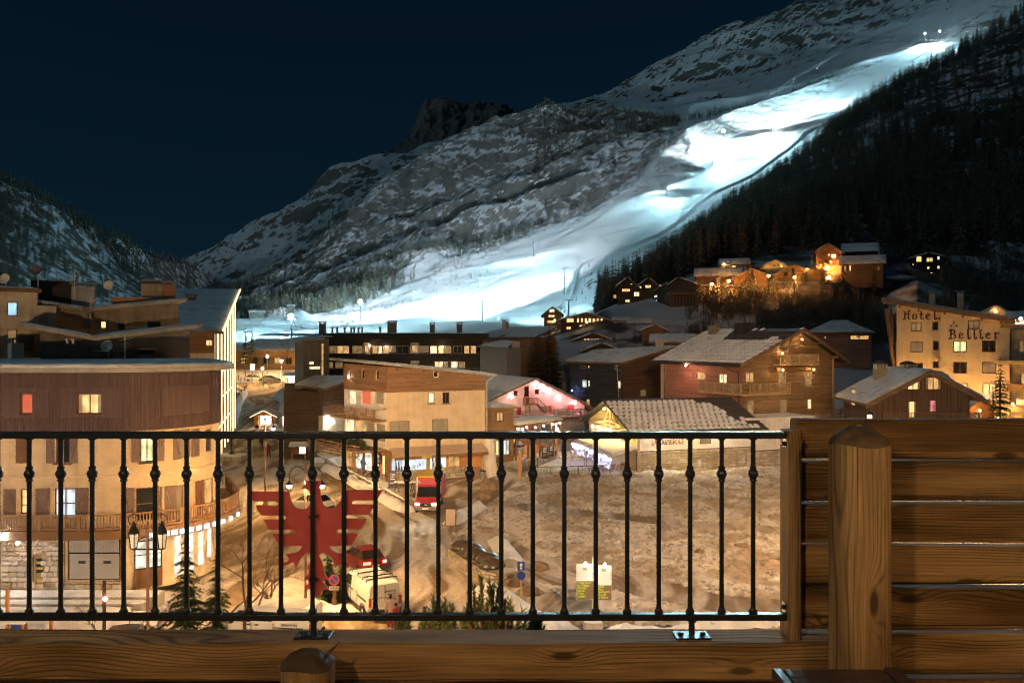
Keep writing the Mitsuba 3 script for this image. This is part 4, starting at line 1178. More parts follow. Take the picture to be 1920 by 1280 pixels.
# long dark apartment block
AB = thing('apartment_block', 'long low dark apartment block with two rows of lit windows under a flat roof', 'apartment building')
F = Fac(AB, (614, 151), (905, 153), 'siding_black')
zr0, zr1, zg0, zg1, ztop = (F.uz(760, y)[1] for y in (648, 663, 677, 690, 629))
for a, b, lt in ((617, 632, 'dim'), (632, 655, 'soft'), (660, 680, 'dim'), (698, 708, 'soft'), (709, 717, 'pale'), (718, 729, 'soft'), (744, 766, None), (768, 778, 'dim'), (806, 820, 'pale'), (822, 832, 'warm'), (833, 846, 'dim'), (850, 866, None), (870, 880, 'soft'), (882, 893, 'soft')):
    F.win(None, lt, mull=1 if b - a > 14 else 0, frame='frame_white', uz=(F.uz(a, 655)[0], F.uz(b, 655)[0], zr0, zr1) if zr0 < zr1 else (F.uz(a, 655)[0], F.uz(b, 655)[0], zr1, zr0))
for a, b, lt in ((617, 625, 'dim'), (628, 643, 'dim'), (815, 830, 'warm'), (832, 840, 'dim'), (846, 858, 'pale'), (860, 872, 'dim')):
    F.win(None, lt, mull=1 if b - a > 14 else 0, frame='frame_white', uz=(F.uz(a, 680)[0], F.uz(b, 680)[0], F.uz(760, 690)[1], F.uz(760, 678)[1]))
F.wall([(0, 0), (F.len, 0), (F.len, ztop), (0, ztop)])
for a, b in ((682, 694), (770, 786)):
    put(AB, 'bay', F.box(F.uz(a, 650)[0], F.uz(b, 650)[0], 0, .5, F.uz(a, 682)[1], F.uz(a, 642)[1]), 'plaster_white')
    put(AB, 'bay_window', F.box(F.uz(a + 3, 650)[0], F.uz(b - 3, 650)[0], .5, .53, F.uz(a, 660)[1], F.uz(a, 648)[1]), 'lit_pane', emit=glow('soft'))
for a, b in ((729, 742), (786, 804)):
    put(AB, 'wall_panel', F.box(F.uz(a, 650)[0], F.uz(b, 650)[0], .0, .06, F.uz(a, 661)[1], F.uz(a, 648)[1]), 'plaster_white')
for z in (662.5, 690.5):
    put(AB, 'balcony', F.box(0, F.len, 0, 1.4, F.uz(760, z + .8)[1], F.uz(760, z)[1]), 'concrete')
    put(AB, 'parapet', F.box(0, F.len, 1.3, 1.42, F.uz(760, z + 13)[1], F.uz(760, z + .4)[1]), 'siding_black')
shed_roof(AB, [F.at(-.5, 2.2, ztop + .35), F.at(F.len + 1, 2.2, ztop + .35), F.at(F.len + 1, -12, ztop + .55), F.at(-.5, -12, ztop + .55)], .9, 'roof_dark', .12, res=1.2)
core(F, 12, 0, ztop, 'siding_black')
for px, s in ((600, .55), (733, .8), (810, .45), (862, .5)):
    chimney(AB, F, F.uz(px, 620)[0], -3, ztop + .3, 1.3 + s, 'plaster_dark', s)
for px in (619, 628, 641, 655, 659, 668, 676, 711):
    put(AB, 'vent_pipe', F.to(lathe([(.16, 0), (.16, .75), (.24, .78), (.24, 1.0), (.05, 1.05)], 8, (F.uz(px, 620)[0], -2 - (px % 3), ztop + .5))), 'tin_grey')
for px, py in ((695, 648), (724, 650), (829, 650), (851, 681), (828, 681)):
    bulb(AB, 'balcony_lamp', F.at(F.uz(px, py)[0], .6, F.uz(px, py)[1]), .12, WARM, 2.5, .25)
GB = thing('stair_tower', 'grey boarded tower with one tall lit slit left of the apartment block', 'tower')
FA = Fac(GB, (568, 143), (617, 146), 'siding_grey')
zt = FA.uz(590, 640)[1]
put(GB, 'slit_window', FA.box(FA.uz(603, 670)[0], FA.uz(606, 670)[0], .0, .06, FA.uz(603, 709)[1], FA.uz(603, 644)[1]), 'lit_pane', emit=glow('soft'))
for a, b, c, d in ((580, 588, 678, 683), (580, 600, 687, 692)):
    put(GB, 'lit_sign', FA.box(FA.uz(a, c)[0], FA.uz(b, c)[0], .0, .05, FA.uz(a, d)[1], FA.uz(a, c)[1]), 'lit_pane', emit=glow('pale'))
FA.wall([(0, FA.uz(590, 710)[1]), (FA.len, FA.uz(590, 710)[1]), (FA.len, zt + .5), (0, zt)])
put(GB, 'wall', FA.box(.4, FA.len - .1, -4, -.3, 0, zt - .2), 'siding_grey')
shed_roof(GB, [FA.at(-.8, .6, zt + .25), FA.at(FA.len + .3, .6, zt + 1.0), FA.at(FA.len + .3, -8, zt + 1.0), FA.at(-.8, -8, zt + .3)], .25, 'concrete', .1)
put(GB, 'pillar', cat(*[FA.box(u, u + .4, -.6, -.2, 0, FA.uz(590, 710)[1]) for u in (1.0, 2.2, 3.6)]), 'plaster_white')
EB = thing('end_house', 'grey sheet clad annexe with small snow roof right of the apartment block', 'house')
F = Fac(EB, (900, 148), (950, 146), 'metal_sheet')
ze = F.uz(925, 650)[1]
F.wall([(0, 0), (F.len, 0), (F.len, ze), (0, ze)], mat='tin_grey')
F.win((937, 658, 943, 668), None, mull=0, frame='frame_black')
shed_roof(EB, [F.at(-.5, .5, ze + .1), F.at(F.len + .3, .5, ze - .1), F.at(F.len - 1.2, -6, ze + 1.0), F.at(1.2, -6, ze + 1.1)], .2, 'tin_grey', .15)
core(F, 7, 0, ze - .2, 'tin_grey')
F = Fac(EB, (951, 152), (975, 155), 'plaster_white')
F.win((954, 645, 960, 658), None, mull=0), F.win((954, 674, 961, 687), None, mull=0)
F.wall([(0, 0), (F.len, 0), (F.len, F.uz(960, 640)[1]), (0, F.uz(960, 640)[1])])
core(F, 8, 0, F.uz(960, 641)[1], 'plaster_white')
KB = thing('slate_house', 'brown house with a broad snowy slate roof behind the right end of the apartment block', 'house')
F = Fac(KB, (880, 176), (1000, 168), 'siding_mid')
zz = F.uz(930, 632)[1]
F.wall([(0, 0), (F.len, 0), (F.len, zz), (0, zz)])
core(F, 10, 0, zz, 'siding_mid')
shed_roof(KB, [F.at(-.8, .8, zz), F.at(F.len + .8, .8, zz), F.at(F.len + .8, -9, zz + 2.3), F.at(4, -9, zz + 2.3)], .3, 'roof_slate', .15, holes=.25, res=.8)
chimney(KB, F, F.uz(918, 615)[0], -6, zz + 1.5, 1.8, 'stone_grey', .5)
HB = thing('long_hall', 'long low hall with a blue snow roof and amber lit front beyond the street', 'hall')
F = Fac(HB, (430, 212), (580, 208), 'siding_warm')
ze = F.uz(500, 658)[1]
for i in range(6):
    F.win(None, 'soft' if i % 3 == 0 else None, mull=1, frame='frame_brown', uz=(3 + i * 3, 4.6 + i * 3, ze - 3.2, ze - 1.6))
F.wall([(0, 0), (F.len, 0), (F.len, ze), (0, ze)])
core(F, 12, 0, ze, 'siding_warm')
shed_roof(HB, [F.at(-1, 1, ze + .1), F.at(F.len + 1, 1, ze + .1), F.at(F.len + 1, -16, ze + 2.9), F.at(-1, -16, ze + 2.9)], .35, 'beam_wood', .3, res=1.0, holes=.06)

# ---------------------------------------------------------------- white bar chalet with red gable lights
PK = thing('bar_chalet', 'white gabled bar chalet with red shutters washed in pink light', 'chalet')
F = Fac(PK, (912, 124), (1096, 130), 'plaster_white')
zl, zr, zt, zd = F.uz(912, 752)[1], F.uz(1096, 760)[1], F.uz(998, 711)[1], F.uz(998, 776)[1]
um = F.uz(998, 711)[0]
for r, m, lt in (((963, 732, 971, 742), 'frame_brown', None), ((1003, 730, 1011, 739), 'frame_brown', None), ((983, 724, 992, 744), 'shutter_red', None), ((984, 761, 994, 774), 'frame_black', 'dim'), ((1015, 761, 1026, 774), 'frame_black', 'dim'), ((1034, 760, 1038, 773), 'frame_white', 'soft')):
    F.win(r, lt, mull=0, frame=m)
F.wall([(0, 0), (F.len, 0), (F.len, zr), (um, zt), (0, zl)])
for r in ((968, 763, 977, 777), (1028, 760, 1034, 773), (1064, 759, 1076, 772)):
    F.shutter(r, 'shutter_red', 0)
core(F, 16, 0, min(zl, zr) - .2, 'plaster_white')
gable_roof(F, um, zl, zr, zt, 17, 1.0, 1.2, .22, 'beam_wood', .25, res=.6)
put(PK, 'balcony', F.box(F.uz(980, 757)[0], F.uz(1003, 757)[0], 0, 1.3, F.uz(990, 758)[1], F.uz(990, 756)[1]), 'wood_balcony')
put(PK, 'balcony_rail', cat(F.box(F.uz(980, 750)[0], F.uz(1003, 750)[0], 1.24, 1.3, F.uz(990, 746)[1], F.uz(990, 745)[1]), *[F.box(u, u + .05, 1.25, 1.3, F.uz(990, 757)[1], F.uz(990, 746)[1]) for u in np.arange(F.uz(980, 750)[0], F.uz(1003, 750)[0], .2)], F.box(F.uz(980, 750)[0], F.uz(980, 750)[0] + .5, .1, 1.3, F.uz(990, 757)[1], F.uz(990, 744)[1])), 'wood_brown')
u0, z0 = F.uz(1003, 757)
u1, z1 = F.uz(1017, 772)
st = thing('outdoor_stairs', 'steep dark outside stairs falling from the small gable balcony of the white bar chalet', 'stairs')
put(st, 'stringer', cat(F.to(tube([(u0, .4, z0), (u1, .4, z1)], .07, 5)), F.to(tube([(u0, 1.25, z0), (u1, 1.25, z1)], .07, 5)), F.to(tube([(u0, 1.28, z0 + .9), (u1, 1.28, z1 + .9)], .04, 5))), 'frame_black')
for i in range(7):
    t = (i + .5) / 7
    put(st, 'step', F.box(u0 + (u1 - u0) * t - .14, u0 + (u1 - u0) * t + .14, .4, 1.25, z0 + (z1 - z0) * t - .04, z0 + (z1 - z0) * t), 'frame_black')
# terrace in front with rail, bunting, parasol lamps
put(PK, 'terrace', F.box(2.0, F.len + 2, 0, 4.5, zd - .5, zd - .2), 'wood_brown')
put(PK, 'terrace_snow', snow_on([F.at(2.2, 4.4, zd - .2), F.at(F.len + 1.8, 4.4, zd - .2), F.at(F.len + 1.8, .2, zd - .2), F.at(2.2, .2, zd - .2)], .15, .5, .03, 7), 'snow', smooth=True)
put(PK, 'terrace_rail', cat(*[F.box(2, F.len + 2, 4.4, 4.46, zd + z, zd + z + .07) for z in (.0, .9)], *[F.box(u, u + .04, 4.41, 4.45, zd - .2, zd + .9) for u in np.arange(2, F.len + 2, .22)], *[F.box(u, u + .1, 4.4, 4.5, zd - .3, zd + 1.0) for u in np.arange(2, F.len + 2, 2.2)]), 'wood_brown')
put(PK, 'banner', F.box(F.uz(1016, 780)[0], F.uz(1055, 780)[0], 4.3, 4.32, zd + .1, zd + .8), 'sign_white')
for px, py in ((1003, 719), (1016, 727), (1029, 733), (958, 742), (1048, 745), (1075, 755)):
    p = F.at(F.uz(px, py)[0], .5, F.uz(px, py)[1])
    bulb(PK, 'gable_lamp', p, .12, (1.0, 0.34, 0.38), 9, .6)
# bar terrace under it with many small lamps
BT = thing('bar_pavilion', 'open bar pavilion under a snowy canopy strung with coloured lamps', 'pavilion')
B0, B1 = P(963, 872, 100), P(1090, 868, 108)
FB_ = Fac(BT, (962, 104), (1052, 112), 'wood_brown')
zc = FB_.uz(1000, 792)[1]
put(BT, 'canopy', FB_.box(0, FB_.len, -4, .6, zc - .25, zc), 'wood_brown')
put(BT, 'snow', snow_on([FB_.at(0, .6, zc), FB_.at(FB_.len, .6, zc), FB_.at(FB_.len, -4, zc), FB_.at(0, -4, zc)], .4, .35, .08, 9), 'snow', smooth=True)
for u in np.linspace(.2, FB_.len - .2, 5):
    put(BT, 'post', FB_.box(u - .09, u + .09, .2, .4, 0, zc - .25), 'wood_brown')
put(BT, 'back_wall', FB_.box(0, FB_.len, -4.1, -4.0, 0, zc - .2), 'siding_red')
put(BT, 'counter', FB_.box(1.0, FB_.len - 1, -2.4, -1.7, 0, 1.1), 'wood_orange')
for i, u in enumerate(np.linspace(.4, FB_.len - .3, 9)):
    bulb(BT, 'hanging_lamp', FB_.at(u, .5 - .25 * (i % 3), zc - .45 - .12 * (i % 2)), .13, [(1, .75, .45), (1, .55, .75), (.65, .6, 1), (1, .85, .6)][i % 4], 3, .4)
for i in range(5):
    put(BT, 'bottle_shelf', FB_.box(1.2 + i * .9, 1.9 + i * .9, -3.95, -3.7, 1.2, 2.2 - .2 * (i % 2)), ['cloth_red', 'sign_blue', 'pole_yellow', 'sign_white', 'print_lime'][i])

# annexe of the shop house
AN = thing('annexe', 'low brown boarded annexe with one amber window between shop house and bar', 'annexe')
F = Fac(AN, (911, 101), (963, 103), 'siding_mid')
z1 = F.uz(936, 764)[1]
F.win((931, 772, 945, 790), 'soft', mull=1, frame='frame_brown', fw=.12)
F.wall([(0, 3.2), (F.len, 3.2), (F.len, z1), (0, z1)])
put(AN, 'wall', F.box(.3, F.len - .1, -4.5, -.3, 0, z1 - .1), 'siding_mid')
shed_roof(AN, [F.at(-.1, .6, z1 + .1), F.at(F.len + .3, .6, z1 + .05), F.at(F.len + .3, -5, z1 + .25), F.at(-.1, -5, z1 + .3)], .22, 'beam_wood', .15)
put(AN, 'canopy', F.box(0, F.len + .4, 0, 1.2, 2.95, 3.1), 'wood_brown')
F.holes = []
for i in range(3):
    F.win(None, ('cool', 'green', 'cool')[i], mull=1, frame='frame_brown', uz=(.35 + i * 1.05, 1.2 + i * 1.05, .9, 2.7), weight=.3)
F.wall([(0, 0), (F.len, 0), (F.len, 3.2), (0, 3.2)], mat='siding_mid')
rp = thing('rock_pillar', 'rough pale rock pillar holding up the right corner of the shop house', 'pillar')
a = np.linspace(0, 2 * math.pi, 17)[:-1]
rings = []
for z in np.linspace(-.3, 4.4, 12):
    rd = .62 + .5 * np.exp(-z * .9) + .25 * (meshkit.noise(np.stack([np.cos(a) * 2, np.sin(a) * 2, a * 0 + z * 1.4], -1)) - .5)
    c = FR.at(FR.len + .3, .5, z)
    rings.append(np.stack([c[0] + rd * np.cos(a), c[1] + rd * np.sin(a), a * 0 + z], 1))
scene[rp] = ply_of(loft(rings), 'stone_pale', 30)

# ---------------------------------------------------------------- stone restaurant in the centre
RS = thing('restaurant', 'low stone and plaster restaurant with snowy slab roof and lit yellow timber gable', 'restaurant')
FF = Fac(RS, (1195, 93), (1412, 97.7), 'plaster_white')
GF = Fac(RS, (1105, 107.8), (1195, 93), 'siding_gold')
zE, zP, zS = 4.73, 7.5, 2.55
um = GF.len / 2
zK = zS
for r, lt in (((1307, 857, 1317, 876), 'white'), ((1392, 852, 1399, 872), 'cool')):
    FF.win(r, lt, mull=0, frame='frame_black', weight=.15)
sh = list(FF.holes)
FF.wall([(0, -.3), (FF.len, -.3), (FF.len, zS), (0, zS)], mat='mortar', w=-.06)
FF.holes = []
FF.win((1312, 818, 1334, 832), 'dim', mull=0, bars=1, frame='frame_brown')
FF.wall([(0, zS), (FF.len, zS), (FF.len, zE), (0, zE)], mat='plaster_white')
sw = put(RS, 'stone_wall', FF.box(0, FF.len, .0, .05, zS - .02, zS + .06), 'plaster_white')
stone_course(sw, lambda m: FF.to((m[0] - [0, .1, 0], m[1])), 0.02, FF.len, -.05, zS - .03, .74, .27, ['stone_tan', 'stone_tan', 'stone_grey'], .13, [(a - .12, b + .12, c - .1, d + .1) for a, b, c, d in sh], 31)
k = put(RS, 'sign', on_face(FF, (lambda m: (m[0] * [.74, 1, 1], m[1]))(letters('LA CASSEROLE', .54)), FF.uz(1221, 833)[0], FF.uz(1221, 834)[1], .03), 'print_brown')
put(RS, 'sign', on_face(FF, letters('RESTAURANT', .28), FF.uz(1228, 820)[0], FF.uz(1228, 821)[1], .03), 'print_brown')
put(RS, 'porthole', on_face(FF, extrude(sg.Point(0, 0).buffer(.34), .06), FF.uz(1211, 825)[0], FF.uz(1211, 825)[1], .0), 'sign_white')
# gable end: timber over a lit door
GF.win(None, 'green', mull=1, frame='wood_brown', uz=(um - 1.4, um + 1.4, 2.6, 4.0), weight=.2)
GF.win(None, 'warm', mull=1, frame='wood_brown', uz=(um + 2.6, um + 4.6, .8, 2.2), weight=.2)
GF.wall([(0, 0), (GF.len, 0), (GF.len, zE), (um, zP), (0, zE)])
for a, b in (((.4, zE - .4), (um, zE + .5)), ((GF.len - .4, zE - .4), (um, zE + .5)), ((um - 3, zE - .1), (um + 3, zE - .1)), ((um, zE - .1), (um, zP - .3)), ((um - 2.2, zE - .1), (um - .2, zP - .5)), ((um + 2.2, zE - .1), (um + .2, zP - .5))):
    put(RS, 'gable_beam', GF.to(tube([(a[0], .15, a[1]), (b[0], .15, b[1])], .15, 6)), 'wood_pale')
core(FF, 13, 0, zE - .4, 'plaster_white')
k, Lp, Rp = gable_roof(GF, um, zE, zE, zP, FF.len, 1.0, 1.1, .2, 'roof_dark', 0, back=-FF.len - .8, ohr=.9)


def slab_roof(parent, c, nrow, ncol, seed, snow_keep, size=1.0):
    """Courses of stone slabs over the roof plane c (eave a -> b, ridge d <- c), each slab with its own pillow of snow."""
    c = [np.array(q, float) for q in c]
    r = random.Random(seed)
    lumps = []
    nrm = np.cross(c[1] - c[0], c[3] - c[0])
    nrm /= np.linalg.norm(nrm)
    nrm = nrm if nrm[2] > 0 else -nrm
    for j in range(nrow):
        for i in range(ncol):
            o = .5 * (j % 2)
            u0, u1 = np.clip((i + o - .48) / (ncol - .5), 0, 1), np.clip((i + o + .48) / (ncol - .5), 0, 1)
            if u1 - u0 < .2 / ncol:
                continue
            v0, v1 = (j - .12) / nrow, min(1, (j + 1.1) / nrow)
            at = lambda u, v, h: (c[0] * (1 - u) + c[1] * u) * (1 - v) + (c[3] * (1 - u) + c[2] * u) * v + nrm * h
            jt = r.uniform(-.02, .02)
            pts = [at(u, v, h) for u in (u0, u1) for v, h in ((v0, .13), (v1, .03), (v0, .07), (v1, -.02))]
            put(parent, 'shingle', hull(np.array(pts) + r.uniform(-.012, .012)), 'roof_slate')
            if snow_keep(.5 * (u0 + u1), .5 * (v0 + v1), r):
                n1, n2 = 5, 5
                uu, vv = np.meshgrid(np.linspace(u0 - .02 / ncol, u1 + .02 / ncol, n1), np.linspace(v0 + (.20 + r.uniform(0, .2)) / nrow, v1 + .03 / nrow, n2))
                hgt = .10 + r.uniform(.08, .16) * (1 - (np.linspace(-1, 1, n1) ** 2)[None] * .6) * np.clip(np.linspace(0.0, 2.2, n2), 0, 1)[:, None]
                hgt[:, [0, -1]] -= .10
                hgt[0] -= .12
                q = np.array([[at(np.clip(uu[b, a], 0, 1), min(vv[b, a], 1), hgt[b, a]) for a in range(n1)] for b in range(n2)])
                lumps.append(grid_mesh(q))
    put(parent, 'snow', cat(lumps), 'snow_roof', smooth=True, kind='stuff')


# the long front pitch (eave over the plaster front)
eA, eB = Rp[1], Rp[2]
ridA, ridB = Rp[0], Rp[3]
slab_roof(k, [eA, eB, ridB, ridA], 9, 24, 41, lambda u, v, r: u < .93 - .25 * v + r.uniform(-.04, .04) and v < .93)
put(k, 'gutter', tube([eA + [0, 0, -.12], eB + [0, 0, -.12]], .09, 8), 'pole_pale')
# entrance canopy with fairy lights
cn = [GF.at(um + .5, 3.4, 2.25), GF.at(GF.len + 1.0, 3.4, 2.0), GF.at(GF.len + .6, .1, 3.0), GF.at(um + .5, .1, 3.2)]
cn0 = [GF.at(um - 4.5, 3.4, 2.25), GF.at(um + .3, 3.4, 2.25), GF.at(um + .3, .1, 3.2), GF.at(um - 4.5, .1, 3.2)]
for q in (cn0, cn):
    kk = put(RS, 'canopy', slab(q, .08), 'canvas_gold')
    put(kk, 'snow', snow_on([np.array(p) + [0, 0, .01] for p in q], .30, .3, .10, len(used), .12), 'snow', smooth=True)
    rg = np.random.default_rng(len(used))
    pts = [np.array(q[0]) * (1 - t) + np.array(q[1]) * t - [0, 0, .05 + 1.15 * rg.random() ** 2.2] + rg.normal(size=3) * .06 for t in np.linspace(0, 1, 150)]
    put(kk, 'fairy_light', cat([mv(bx(-.03, .03, -.03, .03, -.035, .035), p) for p in pts]), 'lit_pane', emit=(4.5, 5.0, 8.0), weight=.25, kind='stuff')
    put(kk, 'post', cat(*[tube([np.array(q[0]) * (1 - t) + np.array(q[1]) * t - [0, 0, .1], (np.array(q[0]) * (1 - t) + np.array(q[1]) * t) * [1, 1, 0]], .05, 5) for t in (.03, .97)]), 'wood_brown')
for u in (um - 3.0, um - .6, um + 3, um + 5.8):
    bulb(RS, 'canopy_lamp', GF.at(u, 1.3, 4.3), .13, (1.0, .74, .28), 16, .9)
    put(RS, 'lamp_arm', GF.to(tube([(u, .0, 4.5), (u, .9, 4.6), (u, 1.3, 4.42)], .03, 5)), 'plastic_black')
bulb(RS, 'gable_lamp', GF.at(um, .9, zP - .9), .12, (1.0, .78, .30), 20, .7)
for px, pw, cl in ((1232, 12, (1, .95, .85)), (1268, 46, (1.0, .84, .36)), (1345, 16, (1, .8, .62))):
    bulb(RS, 'front_lamp', FF.at(FF.uz(px, 812)[0], .55, 4.45), .12, cl, pw, .8)
LD = thing('ladder', 'pale stepladder leaning by the fairy lights of the restaurant entrance', 'ladder')
lo, hi = GF.at(GF.len + .2, 2.6, 0.0), GF.at(GF.len - .2, 2.0, 2.0)
dx = np.array([.22, 0, 0])
put(LD, 'rail', tube([lo - dx, hi - dx * .7], .04, 5), 'pole_pale'), put(LD, 'rail', tube([lo + dx, hi + dx * .7], .04, 5), 'pole_pale')
for t in np.linspace(.1, .9, 6):
    c = lo * (1 - t) + hi * t
    put(LD, 'rung', tube([c - dx * .9, c + dx * .9], .025, 5), 'pole_pale')

# ---------------------------------------------------------------- big wooden chalet behind it
WC = thing('wooden_chalet', 'large weathered timber chalet with pale balconies and snow dotted slab roof', 'chalet')
GL = Fac(WC, (1240, 125), (1393, 110), 'siding_red')
GR = Fac(WC, (1393, 110), (1563, 117), 'siding_warm')
zE = GR.uz(1393, 677)[1]
zP = GR.uz(1495, 619)[1]
um = GR.uz(1495, 619)[0]
zEr = GR.uz(1563, 668)[1]
zW = 4.7
for r, lt in (((1457, 637, 1465, 661), 'soft'), ((1473, 637, 1480, 660), 'dim'), ((1398, 698, 1415, 717), 'soft'), ((1460, 696, 1475, 724), 'dim'), ((1509, 696, 1523, 724), 'dim'), ((1402, 751, 1414, 779), 'dim'), ((1463, 749, 1476, 777), 'dim'), ((1514, 747, 1523, 768), 'pale')):
    GR.win(r, lt, mull=1 if r[2] - r[0] > 12 else 0, bars=2, frame='frame_cream', fw=.16, sill=r[3] - r[1] > 24)
GR.wall([(0, zW), (GR.len, zW), (GR.len, zEr), (um, zP), (0, zE)])
GR.holes = []
GR.win((1464, 795, 1480, 812), 'cool', mull=1, bars=1, frame='frame_white')
GR.wall([(0, 0), (GR.len, 0), (GR.len, zW), (0, zW)], mat='plaster_white')
for r, lt in (((1306, 697, 1322, 711), 'soft'), ((1347, 700, 1363, 719), 'pale')):
    GL.win(r, lt, mull=1, bars=0, frame='frame_cream', fw=.14, sill=True)
GL.wall([(0, zW), (GL.len, zW), (GL.len, zE), (0, zE)])
GL.wall([(0, 0), (GL.len, 0), (GL.len, zW), (0, zW)], mat='plaster_white')
put(WC, 'corner_board', cat(GL.box(-.02, .9, .0, .08, zW, zE), GR.box(GR.len - .3, GR.len + .02, .0, .08, 2, zEr)), 'wood_pale')
core(GR, GL.len, 0, zE - .3, 'siding_mid')
k, Lp, Rp = gable_roof(GR, um, zE, zEr, zP, GL.len, 1.5, 1.3, .24, 'roof_dark', 0, ohr=1.5)
r0 = lambda u, v, r: not (v > .62 and u < .60 + .2 * (v - .62) and r.random() < .93)
slab_roof(k, [Lp[0], Lp[3], Lp[2], Lp[1]], 11, 26, 43, r0)
put(k, 'snow', snow_on([Rp[0], Rp[1], Rp[2], Rp[3]], .22, .5, .06, 12), 'snow_roof', smooth=True)
put(k, 'barge_board', cat(GR.to(slab([(-1.5, 1.36, zE - (zP - zE) / um * 1.5 + .3), (um, 1.36, zP + .3), (um, 1.28, zP + .3), (-1.5, 1.28, zE - (zP - zE) / um * 1.5 + .3)], .42)),
                          GR.to(slab([(um, 1.36, zP + .3), (GR.len + 1.5, 1.36, zEr - (zP - zEr) / (GR.len - um) * 1.5 + .3), (GR.len + 1.5, 1.28, zEr - (zP - zEr) / (GR.len - um) * 1.5 + .3), (um, 1.28, zP + .3)], .42))), 'beam_wood')
for u, z in ((.6, zE - .3), (um - 3, zE + 1.6), (um + 3.2, zEr + 1.9), (GR.len - .5, zEr - .1)):
    put(WC, 'purlin_end', GR.box(u - .15, u + .15, 0, 1.25, z - .15, z + .2), 'beam_wood')
GR.railing(GR.uz(1449, 680)[0], GR.uz(1522, 680)[0], GR.uz(1485, 682)[1], 1.3, 1.25, .17, 'wood_pale')
u0, z0 = GR.uz(1393, 736)
GR.railing(-.1, GR.uz(1468, 735)[0], GR.uz(1430, 737)[1], 1.4, 1.35, .2, 'wood_pale')
GL.railing(GL.uz(1323, 735)[0], GL.len + 1.2, GR.uz(1430, 737)[1], 1.4, 1.35, .2, 'wood_pale')
GR.railing(GR.uz(1489, 780)[0], GR.len + 1.5, GR.uz(1530, 783)[1], 1.5, 1.2, .17, 'wood_balcony')
put(WC, 'log_beam', GR.to(tube([(GR.uz(1447, 693)[0], .7, GR.uz(1447, 692)[1]), (GR.uz(1512, 693)[0], .7, GR.uz(1512, 691)[1])], .28, 8)), 'wood_brown')
put(WC, 'downpipe', cat(GL.to(tube([(.9, .15, zE - .4), (1.0, .15, zW - 2)], .06, 6)), GL.to(tube([(GL.len - 2.4, 1.2, zE - .7), (GL.len - .6, .25, zE - 1.5), (GL.len - .5, .15, zW)], .06, 6))), 'frame_black')
chimney(WC, GR, um - 1, -GL.len * .55, zP - .4, 1.6, 'roof_dark', .95, False), chimney(WC, GR, um - 1.6, -GL.len * .9, zP - .6, 1.5, 'plaster_grey', .55, False)
for u, z in ((GR.uz(1452, 693)[0], GR.uz(1452, 693)[1]), (GR.uz(1509, 693)[0], GR.uz(1509, 692)[1])):
    bulb(WC, 'spot_lamp', GR.at(u, 1.6, z), .10, AMBER, 9, .5)
bulb(WC, 'eave_lamp', GL.at(GL.len * .42, 1.3, zE - .75), .10, (1.0, .52, .30), 36, .8)
bulb(WC, 'balcony_lamp', GR.at(GR.uz(1462, 664)[0], .5, GR.uz(1462, 662)[1]), .08, AMBER, 3, .3), bulb(WC, 'balcony_lamp', GR.at(um, .9, zP - 1.2), .08, AMBER, 4, .4)
bulb(WC, 'ground_lamp', GR.at(3.5, 3.0, 5.1), .10, WARM, 9, .5)
# low stone plinth of the chalet, seen right of the restaurant
ST = Fac(WC, (1400, 97.5), (1530, 101), 'mortar')
zs = ST.uz(1440, 843)[1]
zt_ = ST.uz(1440, 783)[1]
put(WC, 'terrace_wall', ST.box(0, ST.len, -5, -.1, 0, zt_), 'plaster_white')
sw = put(WC, 'stone_plinth', ST.box(0, ST.len, -.1, .0, 0, zs), 'mortar')
stone_course(sw, ST.to, 0, ST.len, 0, zs, .8, .3, ['stone_grey', 'stone_tan'], .10, (), 45)

# dark square house behind
DH = thing('dark_house', 'tall dark boarded house with a blue white snow roof behind the bar chalet', 'house')
F1, F2 = Fac(DH, (1070, 158), (1166, 148), 'siding_black'), Fac(DH, (1166, 148), (1262, 160), 'siding_dark')
ze = F1.uz(1166, 681)[1]
for r, lt in (((1088, 685, 1100, 690), None), ((1102, 685, 1105, 690), 'soft'), ((1152, 685, 1165, 693), None), ((1091, 712, 1100, 726), 'cool'), ((1102, 713, 1106, 724), 'green'), ((1158, 714, 1165, 728), 'pale'), ((1099, 748, 1106, 760), 'soft')):
    F1.win(r, lt, mull=0, frame='frame_white')
F1.wall([(0, 0), (F1.len, 0), (F1.len, ze), (0, ze)])
F2.win((1201, 731, 1211, 742), 'dim', mull=0, frame='frame_white')
F2.wall([(0, 0), (F2.len, 0), (F2.len, ze + 2.6), (0, ze)])
shed_roof(DH, [F1.at(-1, .8, ze + .15), F1.at(F1.len + .8, .9, ze + .15), F2.at(F2.len + .6, .8, ze + 3.0), [F1.at(0, 0, 0)[0] + 5, F2.at(F2.len, 0, 0)[1] + 8, ze + 2.0]], .3, 'beam_wood', .3, res=.7)
put(DH, 'downpipe', F1.to(tube([(F1.len - 1, .2, ze - .2), (F1.len - .5, .15, 4)], .07, 5)), 'chrome')
put(DH, 'wall', cat(extrude(sg.Polygon([tuple(F1.at(.4, -.5, 0)[:2]), tuple(F1.at(F1.len - .1, -.5, 0)[:2]), tuple(F2.at(F2.len, -.5, 0)[:2]), (F1.at(0, 0, 0)[0] + 5, F2.at(F2.len, 0, 0)[1] + 7)]), ze - .2)), 'siding_black')
bulb(DH, 'blue_lamp', F1.at(1.5, 1.0, 5.5), .12, (.25, .35, 1.0), 9, .4)

